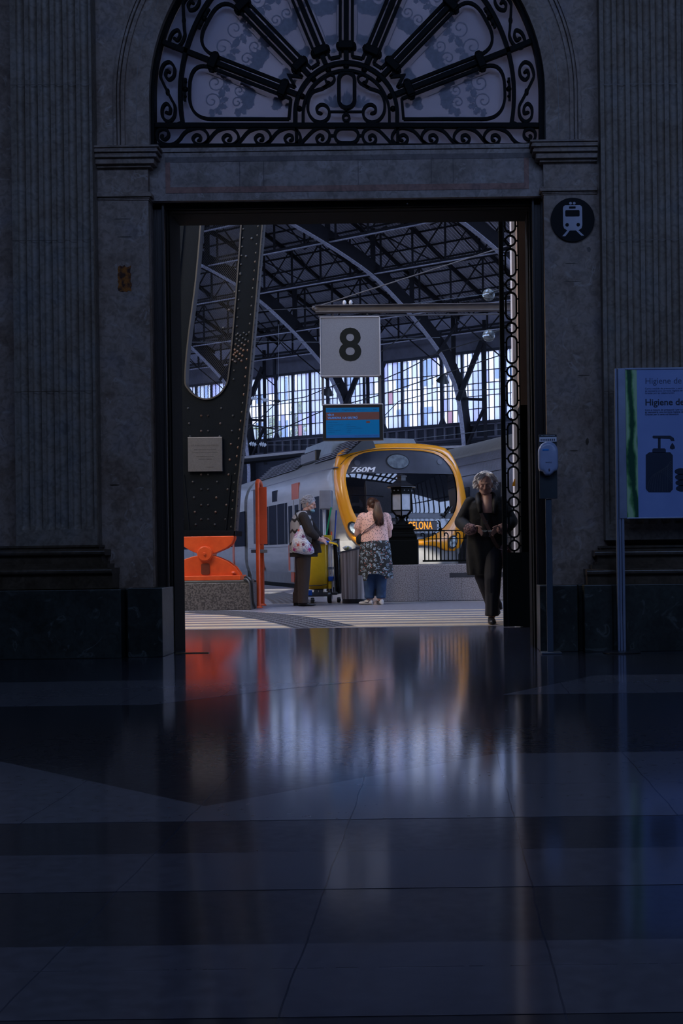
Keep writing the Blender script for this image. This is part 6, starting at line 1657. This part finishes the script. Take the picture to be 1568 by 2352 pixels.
def ering(c, rx, ry, yaw=0, n=28, fold=0, ph=0, k=7):
    ca, sa = cos(yaw), sin(yaw); out = []
    for i in range(n):
        t = 2*pi*i/n; q = 1+fold*sin(k*t+ph); x, y = rx*cos(t)*q, ry*sin(t)*q
        out.append((c[0]+x*ca-y*sa, c[1]+x*sa+y*ca, c[2]))
    return out
def head(mb, c, yaw, pitch, s=1.0, ears=True):
    # c = centre of skull; yaw about z (0 looks to -y); pitch>0 looks down
    R = Matrix.Rotation(yaw, 3, 'Z') @ Matrix.Rotation(pitch, 3, 'X'); c = Vector(c)
    def P(x, y, z): return c + R @ (Vector((x, y, z))*s)
    mb.sph(P(0, .012, .018), tuple(q*s for q in (.074, .094, .098)), 20, 14, R)
    mb.sph(P(0, -.028, -.045), tuple(q*s for q in (.060, .062, .070)), 18, 12, R)
    mb.sph(P(0, -.062, -.090), tuple(q*s for q in (.030, .026, .024)), 12, 8, R)           # chin
    for sx in (-1, 1):
        mb.sph(P(sx*.042, -.058, -.026), tuple(q*s for q in (.026, .024, .024)), 10, 8, R)  # cheek
        mb.capsule(P(sx*.012, -.082, .026), .010*s, P(sx*.050, -.066, .024), .010*s, 8)      # brow
        mb.capsule(P(sx*.058, -.030, -.068), .016*s, P(sx*.030, -.064, -.090), .014*s, 8)    # jaw
        if ears:
            mb.sph(P(sx*.077, .010, -.006), tuple(q*s for q in (.009, .019, .031)), 10, 8, R)
            mb.sph(P(sx*.076, .004, -.034), tuple(q*s for q in (.008, .011, .012)), 8, 6, R)
    mb.capsule(P(0, -.084, .018), .009*s, P(0, -.106, -.026), .0125*s, 10)
    for sx in (-1, 1): mb.sph(P(sx*.012, -.097, -.030), .0085*s, 8, 6)
    mb.capsule(P(-.020, -.080, -.058), .0062*s, P(.020, -.080, -.058), .0062*s, 8); mb.capsule(P(-.016, -.079, -.069), .0075*s, P(.016, -.079, -.069), .0075*s, 8)
    return P, R
def hand(mb, wr, d, nrm, side, curl=.5, L=.17, spread=1.0):
    # wr wrist, d direction of the palm, nrm palm normal (curl direction), side = thumb side
    wr, d, nrm, side = Vector(wr), Vector(d).normalized(), Vector(nrm).normalized(), Vector(side).normalized()
    R = Matrix((side, d, nrm)).transposed()
    mb.sph(wr+d*L*.24, (L*.235, L*.30, L*.085), 12, 8, R); mb.capsule(wr-d*.02, L*.15, wr+d*L*.15, L*.13, 10)
    for k, (off, ln) in enumerate(((.17, .40), (.06, .45), (-.06, .42), (-.165, .33))):
        p = wr + d*L*.44 + side*L*off; dd = (d + side*off*.35*spread).normalized(); r = L*.052
        for j, f in enumerate((.44, .32, .26)):
            a = curl*(.6+.45*j); dd2 = (dd*cos(a)+nrm*sin(a)).normalized(); q = p+dd2*L*ln*f; mb.capsule(p, r, q, r*.92, 8); p = q; r *= .92; dd = dd2
    p = wr+d*L*.10+side*L*.19; dd = (d*.55+side*.65+nrm*.35).normalized(); r = L*.066
    for j, f in enumerate((.22, .20, .15)):
        q = p+dd*L*f; mb.capsule(p, r, q, r*.88, 8); p = q; r *= .88; dd = (dd+d*.55+nrm*.25-side*.25).normalized()
def limb(mb, pts, rs, n=14):
    for (a, b), (r0, r1) in zip(zip(pts, pts[1:]), zip(rs, rs[1:])): mb.capsule(a, r0, b, r1, n)
def eyes(root, P, R, s=1.0, mat=None):
    for sx in (-1, 1):
        o = MB(); o.sph(P(sx*.031, -.067, .003), (.0135*s, .012*s, .0115*s), 12, 8, R); e = o.build('eyelid', mat, root, smooth=True)
        o = MB(); o.tube([P(sx*.031-.012, -.0775, -.004), P(sx*.031, -.0805, -.0075), P(sx*.031+.012, -.0775, -.004)], [.0008, .0016, .0008], 5); o.build('eyelashes', m_black, e, smooth=True)
    return
    mi = M('iris', (.05, .03, .02), .1)
    for sx in (-1, 1):
        o = MB(); o.sph(P(sx*.031, -.068, .004), .0105*s, 12, 8); e = o.build('eye', m_white, root, smooth=True)
        o = MB(); o.sph(P(sx*.031, -.0765, .000), .0045*s, 8, 6); o.build('iris', mi, e, smooth=True)
def shoe(mb, c, yaw, L=.26, h=.085, lift=0):
    ca, sa = cos(yaw), sin(yaw); rings = []
    for t, w, hh, z0 in ((0, .026, .06, .0), (.06, .034, h, 0), (.25, .037, h, 0), (.45, .042, h*.85, 0), (.7, .047, h*.6, 0), (.9, .038, h*.48, .004), (1, .014, h*.3, .01)):
        y = -.075+t*L; ring = []
        for k in range(14):
            a = 2*pi*k/14; x = w*cos(a)*(1.05 if sin(a) < 0 else .9); z = z0+hh/2+hh/2*(max(-.92, sin(a)))
            ring.append((c[0]+x*ca+y*sa, c[1]+x*sa-y*ca, c[2]+z+lift*(1-t)))
        rings.append(ring)
    mb.loft(rings)

# ---------- the woman walking towards the hall
p = G(1119, 1431)
w1 = thing('person', 'white-haired person in a long black coat walking in beside the gate, holding eyeglasses', 'person', (W(1117, 1250, 13.86).x, 13.86, 0))
LK = (-.075, -.02, .46)
b = MB()
P, R = head(b, (-.004, -.03, 1.475), -.06, .28, .93)
limb(b, [(-.004, .01, 1.42), (0, .03, 1.30)], [.052, .058]); b.sph((0, .03, 1.27), (.15, .09, .09))
b.loft([ering((0, .04, z), rx, ry) for z, rx, ry in ((.84, .13, .10), (.90, .165, .12), (.97, .17, .125), (1.06, .15, .115), (1.16, .16, .12), (1.25, .155, .10), (1.31, .08, .07))])
limb(b, [(-.165, .03, 1.27), (-.27, .03, 1.06), (-.155, -.16, 1.00)], [.055, .045, .030])
limb(b, [(.17, .03, 1.27), (.27, .03, 1.06), (.15, -.17, .995)], [.055, .045, .030])
hand(b, (-.145, -.185, 1.0), (.75, -.45, -.12), (.15, .35, -.9), (.1, -.4, .85), .75, .155)
hand(b, (.150, -.185, .995), (-.75, -.45, -.12), (-.15, .35, -.9), (-.1, -.4, .85), .75, .155)
limb(b, [(.07, .03, .88), (.055, -.12, .48), (.045, -.13, .10)], [.09, .062, .042]); limb(b, [(-.07, .03, .88), (-.02, .06, .47), (.085, .36, .17)], [.09, .062, .042])
b.build('body', m_skin, w1, remesh=.0055); eyes(w1, P, R, .93, m_skin)
o = MB(); random.seed(31)
hc = Vector((-.004, -.01, 1.49))
o.sph(hc+Vector((0, .035, .030)), (.105, .098, .098), 18, 12)
for k in range(330):
    th = random.uniform(0, 2*pi); ph = random.uniform(.0, 2.0); front = max(0, -sin(th))
    if front > .35 and ph > 1.05-.35*front: continue
    d = Vector((sin(ph)*cos(th), sin(ph)*sin(th), cos(ph)))
    s_ = hc+Vector((d.x*.098, d.y*.096+.026, d.z*.098+.024)); out = (d+Vector((0, 0, -.25))).normalized(); tn = out.cross(Vector((0, 0, 1)))
    if tn.length < .1: tn = Vector((1, 0, 0))
    tn.normalize(); sg_ = random.choice((-1, 1)); R0 = random.uniform(.012, .024)
    pts = [s_+out*(R0*(1-cos(a))*.9)+tn*sg_*R0*sin(a)*.8+Vector((0, 0, -1))*R0*a*.55 for a in [q*.55 for q in range(7)]]
    o.tube(pts, [.0095, .010, .0098, .009, .0075, .0055, .002], 6)
for k in range(26):
    x = random.uniform(-.06, .06); s_ = hc+Vector((x, -.070, .085+random.uniform(-.01, .02))); sd_ = 1 if x > .012 else -1
    o.tube(smooth_pts([tuple(s_), tuple(s_+Vector((sd_*.02, -.016, -.012))), tuple(s_+Vector((sd_*.045, -.012, -.036))), tuple(s_+Vector((sd_*.062, -.002, -.055)))], 2), [.008, .008, .008, .007, .006, .004, .002], 5)
o.build('hair', m_hw, w1, smooth=True, sharp=2)
# trousers
o = MB()
limb(o, [(.07, .02, .84), (.058, -.12, .48), (.052, -.10, .30)], [.115, .090, .080]); o.loft([ering((.052, -.10, .32), .078, .088, fold=.04), ering((.047, -.105, .16), .072, .088, fold=.05), ering((.045, -.10, .085), .074, .095, fold=.06)])
limb(o, [(-.06, .04, .84), (-.045, .05, .50), (.03, .2, .30), (.075, .33, .19)], [.11, .085, .08, .082]); o.loft([ering((.03, .2, .32), .08, .08), ering((.085, .34, .20), .085, .095, fold=.05), ering((.098, .37, .13), .08, .10, fold=.06)])
o.build('trousers', m_trou, w1, remesh=.008)
for c, l_, nm in (((.035, -.11, .0), 0, 'shoe'), ((.098, .30, .075), .05, 'shoe')):
    o = MB(); shoe(o, c, .05, .275, .095, l_); o.build(nm, m_shoe, w1, smooth=True, sharp=1.2)
# coat (open at the front on one side)
o = MB()
secs = [(1.325, .10, .055, 0, 0), (1.29, .19, .115, 0, 0), (1.22, .212, .14, 0, .01), (1.10, .205, .15, 0, .02), (.98, .205, .15, .0, .03), (.84, .21, .15, -.005, .035), (.70, .205, .15, -.01, .04), (.58, .19, .145, -.02, .045), (.515, .165, .13, -.04, .045)]
rings = []
for z, rx, ry, dx, f in secs:
    rr = ering((dx, .035, z), rx, ry, 0, 40, f, z*9, 9)
    rings.append(rr)
o.loft(rings)
for sx in (-1, 1): limb(o, [(sx*.165, .03, 1.285), (sx*.265, .03, 1.08), (sx*.205, -.12, 1.01), (sx*.175, -.16, 1.0)], [.068, .074, .064, .058])
ct_ = o.build('coat', m_coat, w1, remesh=.009)
o = MB(); o.tube(smooth_pts([(-.062, -.128, 1.17), (-.072, -.115, 1.24), (-.082, -.07, 1.305), (-.080, .0, 1.355), (-.045, .06, 1.375), (.035, .06, 1.375), (.075, .0, 1.36), (.090, -.06, 1.31), (.088, -.115, 1.24), (.080, -.128, 1.16)], 4), [.018]+[.026]*4+[.032]*28+[.026]*3+[.018], 10)
o.build('scarf_collar', m_top, w1, smooth=True)
# black top and bare neckline
o = MB(); o.loft([ering((.0, .0, z), rx, ry) for z, rx, ry in ((.92, .10, .128), (1.0, .105, .132), (1.10, .10, .135), (1.17, .085, .130), (1.195, .08, .122))]); o.build('black_top', m_top, w1, smooth=True)
o = MB(); o.loft([ering((.014, -.02, z), rx, ry) for z, rx, ry in ((1.17, .085, .118), (1.21, .088, .121), (1.25, .082, .112), (1.29, .066, .096), (1.33, .056, .072), (1.375, .047, .052))]); o.build('chest', m_skin, w1, smooth=True)
for sx in (-1, 1):
    o = MB(); limb(o, [(sx*.185, -.145, 1.0), (sx*.155, -.175, .998)], [.066, .058]); o.build('fleece_cuff', m_cuff, w1, smooth=True)
o = MB(); pts = smooth_pts([(-.085, .03, 1.345), (-.092, -.08, 1.29), (-.07, -.125, 1.20), (-.03, -.145, 1.10), (.02, -.16, 1.0), (.07, -.15, .88), (.12, -.12, .80)], 4)
rings = []
for i, q in enumerate(pts): rings.append([(q[0]-.017, q[1]-.004, q[2]-.006), (q[0]+.017, q[1]-.004, q[2]+.006), (q[0]+.017, q[1]+.004, q[2]+.006), (q[0]-.017, q[1]+.004, q[2]-.006)])
o.loft(rings); sp_ = o.build('shoulder_strap', m_strap, w1)
o = MB(); q = (-.012, -.162, 1.075); o.ribbon([(q[0]+a, q[2]+b_) for a, b_ in rrect(-.02, .02, -.016, .016, .005, 2)], .004, q[1]-.005, q[1], True); o.build('buckle', m_grey, sp_)
hb_ = thing('handbag', 'dark red shoulder bag hanging at the hip of the white-haired walker', 'bag', w1.location)
o = MB(); o.loft([ering((.175, -.03, z), rx, ry, .1) for z, rx, ry in ((.60, .05, .03), (.615, .085, .045), (.70, .105, .06), (.80, .08, .05), (.85, .04, .025))]); o.build('bag_body', m_bagr, hb_, smooth=True)
o = MB(); o.tube([(.09, -.09, .80), (.13, -.10, .79), (.19, -.10, .77), (.23, -.08, .79)], .0035, 6); o.build('zip', M('zip_pink', (.6, .4, .4), .3), hb_)
gp = thing('eyeglasses', 'folded eyeglasses held between both hands of the white-haired walker', 'glasses', w1.location)
o = MB(); 
for sx in (-1, 1): o.tube([(sx*.027+.021*cos(t), -.268+.010*sin(t), .978+.011*sin(t)) for t in [2*pi*k/18 for k in range(18)]], .0016, 5, True)
o.tube([(-.007, -.268, .98), (.007, -.268, .98)], .002, 5); o.tube([(-.048, -.268, .98), (-.055, -.24, .983)], .002, 5); o.tube([(.048, -.268, .98), (.055, -.24, .983)], .002, 5)
o.build('frame', m_grey, gp); o = MB()
for sx in (-1, 1): o.loft([[(sx*.027+.020*cos(t), -.268+y+.010*sin(t), .978+.0105*sin(t)) for t in [2*pi*k/18 for k in range(18)]] for y in (-.0005, .0005)])
o.build('lenses', m_gls, gp)
o = MB(); o.tube(smooth_pts([(.045, -.262, .975), (.03, -.265, .95), (.018, -.265, .925), (.028, -.265, .918), (.042, -.265, .94), (.05, -.262, .97)], 3), .0022, 5); o.build('cord_loop', m_grey, gp)

# ---------- grey-haired woman at the cart (faces right and slightly away)
Y2 = 19.25
w2 = thing('person', 'grey-haired person in a zigzag-patterned vest with lowered blue mask at the cleaning cart', 'person', (W(697, 1260, Y2).x, Y2, 0))
# local: faces +x (right), our side is -y
b = MB()
P, R = head(b, (.095, .02, 1.505), 1.35, .30, .95)
limb(b, [(.075, .02, 1.46), (.03, .01, 1.36)], [.052, .062])
b.loft([ering((dx, .0, z), rx, ry) for z, rx, ry, dx in ((.84, .12, .16, .0), (.95, .13, .17, .0), (1.08, .12, .155, -.01), (1.22, .12, .17, -.01), (1.33, .09, .16, .0), (1.39, .06, .07, .02))])
limb(b, [(.03, -.17, 1.31), (.13, -.22, 1.08), (.25, -.17, .985)], [.055, .045, .030]); limb(b, [(.03, .17, 1.31), (.16, .20, 1.08), (.28, .1, 1.0)], [.055, .045, .030])
hand(b, (.255, -.165, .98), (.9, .25, -.35), (.1, .3, -.9), (.25, .6, .6), .75, .165); hand(b, (.29, .09, .99), (.9, -.25, -.35), (.1, -.3, -.9), (.25, -.6, .6), .7, .165)
limb(b, [(.0, -.085, .85), (.01, -.08, .46), (-.01, -.07, .09)], [.095, .065, .042]); limb(b, [(.0, .085, .85), (-.02, .085, .46), (-.10, .09, .09)], [.095, .065, .042])
b.build('body', m_skin2, w2, remesh=.0055); eyes(w2, P, R, .95, m_skin2)
o = MB(); random.seed(8)
hc = P(0, .022, .03)
o.sph(hc, (.080, .093, .094), 20, 14, R)
o.sph(P(0, .05, -.03), (.070, .060, .075), 16, 10, R)
for k in range(420):
    th = random.uniform(0, 2*pi); ph = random.uniform(0, 2.1); dl = Vector((sin(ph)*cos(th), sin(ph)*sin(th), cos(ph)))
    if dl.y < -.55 and ph > 1.05 : continue
    if dl.y < .25 and ph > 1.45: continue
    s_ = P(dl.x*.085, dl.y*.098+.024, dl.z*.098+.030); q = R @ Vector((dl.x*.4, dl.y*.4+.3, -.5+dl.z*.3)); l = random.uniform(.02, .035)
    o.tube([s_, s_+(R @ dl)*.008+q*l*.5, s_+q*l*1.2], [.008, .008, .003], 5)
o.build('hair', m_hg, w2, smooth=True, sharp=2)
o = MB(); o.sph(P(0, -.062, -.088), (.05*.95, .05, .03), 14, 10, R); mk = o.build('lowered_face_mask', M('mask_blue', (.22, .40, .48), .8), w2, smooth=True)
o = MB(); o.tube([P(-.05, -.05, -.085), P(-.07, -.02, -.05), P(-.079, .0, -.03)], .0015, 5); o.tube([P(.05, -.05, -.085), P(.07, -.02, -.05), P(.079, .0, -.03)], .0015, 5); o.build('ear_loop', m_white, mk)
o = MB()
for s_, pts in ((0, [(.005, -.085, .86), (.005, -.08, .46), (-.012, -.075, .10)]), (1, [(-.02, .085, .86), (-.045, .085, .46), (-.105, .09, .10)])):
    limb(o, pts, [.125, .094, .075]); x, y, z = pts[2]; o.loft([ering((x, y, .2), .076, .078, fold=.03), ering((x, y, .045), .078, .08, fold=.04)])
o.build('trousers', m_btr, w2, remesh=.008)
for c, yw in (((.0, -.075, 0), pi/2), ((-.095, .09, 0), pi/2)):
    o = MB(); shoe(o, c, yw, .25, .075); o.build('shoe', m_shoe, w2, smooth=True, sharp=1.2)
o = MB()  # dark under-tunic
o.loft([ering((dx, 0, z), rx, ry, 0, 36, .02, z*9, 8) for z, rx, ry, dx in ((.725, .205, .21, .0), (.80, .20, .21, -.0), (.95, .17, .19, -.01), (1.2, .14, .18, -.015), (1.34, .11, .17, 0), (1.41, .075, .08, .03))])
limb(o, [(.02, -.17, 1.31), (.125, -.215, 1.09), (.20, -.19, 1.02)], [.078, .070, .055]); limb(o, [(.02, .17, 1.31), (.15, .20, 1.09), (.24, .13, 1.02)], [.078, .070, .05])
o.loft([ering((.17, -.02, z), rx, .12) for z, rx in ((.78, .10), (.9, .08), (1.0, .05))])
o.build('dark_tunic', M('dark_knit', (.022, .016, .014), .85, bump=.4), w2, remesh=.008)
o = MB(); o.loft([ering((dx, -.004, z), rx, ry, 0, 40, .012, z*9, 8) for z, rx, ry, dx in ((.785, .205, .222, -.012), (.86, .20, .222, -.012), (1.0, .182, .205, -.018), (1.12, .17, .20, -.024), (1.24, .162, .20, -.026), (1.32, .135, .19, -.02), (1.37, .10, .15, -.005), (1.40, .075, .09, .02))])
o.build('zigzag_vest', m_vest, w2, smooth=True, sharp=1.3)
bg = thing('shoulder_bag', 'white cloth bag with purple flower prints slung on the back of the grey-haired person', 'bag', w2.location)
o = MB(); rings = []
bagc = [((-.03, 1.185), .01, .02), ((-.03, 1.13), .035, .035), ((-.045, 1.06), .07, .05), ((-.05, .98), .105, .065), ((-.02, .90), .15, .075), ((.0, .83), .16, .07), ((.03, .785), .13, .05), ((.06, .76), .05, .02)]
o.loft([ering((x+.02, -.235, z), rx, ry, 0, 28, .02, z*20, 5) for (x, z), rx, ry in bagc]); o.build('bag_body', m_bagf, bg, smooth=True, sharp=1.3)
o = MB(); o.tube(smooth_pts([(-.105, -.06, 1.40), (-.10, -.14, 1.37), (-.06, -.20, 1.29), (-.01, -.235, 1.18)], 3), .011, 6, flat=.4); o.tube(smooth_pts([(-.105, -.06, 1.40), (-.05, .12, 1.40), (.08, .17, 1.3)], 3), .010, 6, flat=.4); o.build('strap', m_top, bg, smooth=True)
cl = thing('cleaning_cloth', 'blue-handled yellow duster held over the cart by the grey-haired person', 'duster', w2.location)
o = MB(); o.capsule((.33, -.12, .945), .02, (.385, -.11, .935), .018, 10); o.build('grip', M('blue_grip', (.01, .10, .55), .4), cl, smooth=True)
o = MB(); o.loft([[(x, -.11+y, z+zz) for y, zz in ((-.02, -.012), (.02, -.012), (.02, .014), (-.02, .014))] for x, z in ((.385, .935), (.43, .925), (.50, .905), (.515, .875))]); o.build('head', M('yellow_cloth', (.78, .5, .02), .7), cl, smooth=True)

# ---------- woman in the pink shirt, back to the camera
Y3 = 19.45
w3 = thing('person', 'person with brown ponytail, pink printed shirt and dark floral cloth, standing by the bin', 'person', (W(860, 1260, Y3).x, Y3, 0))
b = MB()
P, R = head(b, (-.035, .05, 1.475), pi+.62, .42, .93)
limb(b, [(-.03, .03, 1.43), (0, .0, 1.33)], [.056, .065])
b.loft([ering((0, .02, z), rx, ry) for z, rx, ry in ((.82, .20, .16), (.92, .20, .16), (1.05, .18, .15), (1.2, .19, .145), (1.31, .17, .11), (1.37, .08, .08))])
limb(b, [(-.185, .02, 1.29), (-.245, .05, 1.06), (-.20, .26, 1.07)], [.072, .060, .036]); limb(b, [(.185, .02, 1.29), (.20, .06, 1.04), (.12, .28, 1.08)], [.072, .058, .036])
hand(b, (-.195, .27, 1.075), (.3, .8, .4), (.8, .1, .2), (0, -.3, .9), .6, .16); hand(b, (.115, .29, 1.085), (-.3, .8, .4), (-.8, .1, .2), (0, -.3, .9), .6, .16)
limb(b, [(-.10, .02, .82), (-.085, .02, .44), (-.08, .03, .09)], [.11, .075, .046]); limb(b, [(.10, .02, .82), (.085, .0, .44), (.075, .01, .09)], [.11, .075, .046])
b.build('body', m_skin2, w3, remesh=.0055); eyes(w3, P, R, .93, m_skin2)
o = MB(); o.sph(P(0, .028, .028), (.086, .098*.97, .094), 20, 14, R); o.sph(P(0, .06, -.02), (.07, .06, .06), 14, 10, R)
rt_ = P(.0, .115, .02)
random.seed(12)
for k in range(170):
    a = random.uniform(0, 2*pi); r_ = sqrt(random.random()); st_p = rt_+Vector((.018*r_*cos(a), .012*r_*sin(a), .016*r_*sin(a)))
    ex = Vector((.085+.05*r_*cos(a)+random.uniform(-.015, .02), -.145+.02*r_*sin(a), 1.19+random.uniform(-.03, .08)))
    mid1 = st_p+Vector((.035+.012*cos(a), -.05+.006*sin(a), -.015)); mid2 = Vector((st_p.x*.35+ex.x*.65+.018*cos(a)*1.6, -.135+.012*sin(a), 1.33+.02*sin(a)))
    o.tube(smooth_pts([tuple(st_p), tuple(mid1), tuple(mid2), tuple(ex)], 3), [.008, .009, .010, .010, .010, .010, .010, .009, .007, .003], 5)
o.tube([rt_+Vector((.0, .0, .0)), rt_+Vector((.01, -.015, 0))], .02, 10)
for k in range(200):
    th = random.uniform(0, 2*pi); ph = random.uniform(0, 1.8); dl = Vector((sin(ph)*cos(th), sin(ph)*sin(th), cos(ph)))
    if dl.y < -.5 and ph > 1.1: continue
    s_ = P(dl.x*.080, dl.y*.092+.026, dl.z*.090+.028); o.tube([s_, s_*.65+rt_*.35+(s_-P(0, .03, .02)).normalized()*.022, s_*.25+rt_*.75+(s_-P(0, .03, .02)).normalized()*.012], [.005, .006, .005], 5)
o.build('hair', m_hbn, w3, smooth=True, sharp=2)
o = MB(); o.loft([ering((0, .02, z), rx, ry, 0, 40, f, z*25, 7) for z, rx, ry, f in ((.93, .215, .18, .015), (.98, .212, .18, .02), (1.04, .205, .175, .02), (1.10, .20, .17, .012), (1.20, .205, .168, .01), (1.29, .20, .15, 0), (1.35, .14, .11, 0), (1.395, .075, .075, 0))])
limb(o, [(-.165, .02, 1.29), (-.228, .035, 1.165)], [.088, .080]); limb(o, [(.165, .02, 1.29), (.205, .04, 1.155)], [.085, .075])
o.build('pink_shirt', m_shirt, w3, remesh=.009)
o = MB(); rings = []
for z, rx, ry, f in ((.955, .20, .17, .0), (.90, .225, .19, .01), (.80, .235, .20, .02), (.65, .245, .21, .03), (.52, .25, .22, .04)):
    rings.append(ering((.01, .01, z), rx, ry, 0, 48, f, z*5, 9))
rings.append([(x, y, .46 + (-.085 if x < -.10 and x > -.17 else 0) + (.0 if abs(x) < .1 else -.02) + (-.05 if x > .15 else 0)) for x, y, z in ering((.01, .01, .46), .252, .222, 0, 48, .045, 2, 9)])
rings.append([(x*.93, y*.93, z+.02) for x, y, z in rings[-1]])
rings.append([(x*.5, y*.5, z+.15) for x, y, z in rings[-1]])
o.loft(rings); o.build('floral_waist_cloth', m_skirt, w3, smooth=True, sharp=1.2)
o = MB()
for sx, x in ((-1, -.088), (1, .085)):
    limb(o, [(x*1.1, .02, .82), (x, .015, .46), (x, .02, .2)], [.13, .098, .078]); o.loft([ering((x, .02, .22), .078, .08, fold=.03), ering((x, .02, .15), .07, .075, fold=.06, k=5), ering((x, .02, .115), .074, .078, fold=.04), ering((x, .02, .09), .062, .068)])
o.build('jeans', m_jean, w3, remesh=.008)
m_sn = M('sneaker_white', (.62, .60, .60), .5); 
for x, yw, x2 in ((-.10, -2.15, -.10), (.082, -2.85, .08)):
    o = MB(); shoe(o, (x, .03, 0), yw, .25, .085); sh_ = o.build('sneaker', m_sn, w3, smooth=True, sharp=1.2)
    ca, sa = cos(yw), sin(yw)
    def SP(lx_, ly, z): return (x+lx_*ca+ly*sa, .03+lx_*sa-ly*ca, z)
    o = MB(); sd = 1 if yw > -2.5 else 1
    for sd in (-1, 1): o.tube([SP(sd*.034, -.05, .075), SP(sd*.042, -.02, .035), SP(sd*.046, .03, .04), SP(sd*.043, .085, .058)], [.003, .008, .007, .002], 6, flat=.4)
    o.box(x-.0, x+.0001, .03, .0301, .05, .051); o.build('dark_swoosh_mark', m_black, sh_, smooth=True)
wb = thing('crossbody_bag', 'small black crossbody bag at the left hip of the pink-shirted person', 'bag', w3.location)
o = MB(); o.loft([ering((-.215, .06, z), rx, ry, .2) for z, rx, ry in ((.90, .04, .05), (.93, .06, .09), (1.0, .065, .10), (1.05, .05, .08), (1.07, .03, .05))]); o.build('bag_body', m_top, wb, smooth=True)
o = MB(); o.tube(smooth_pts([(-.20, -.03, 1.03), (-.13, -.135, 1.10), (-.02, -.165, 1.18), (.06, -.15, 1.27), (.10, -.09, 1.345), (.10, .02, 1.37)], 4), .013, 6, flat=.4); o.build('strap', m_top, wb, smooth=True)
ph_ = MB(); ph_.box(-.25, -.17, .335, .345, 1.11, 1.16); q_ = ph_.build('phone', m_grey, bevel=.003); q_.location = w3.location; tag(q_, 'phone held in front of the pink-shirted person, corner visible at the left arm', 'phone')
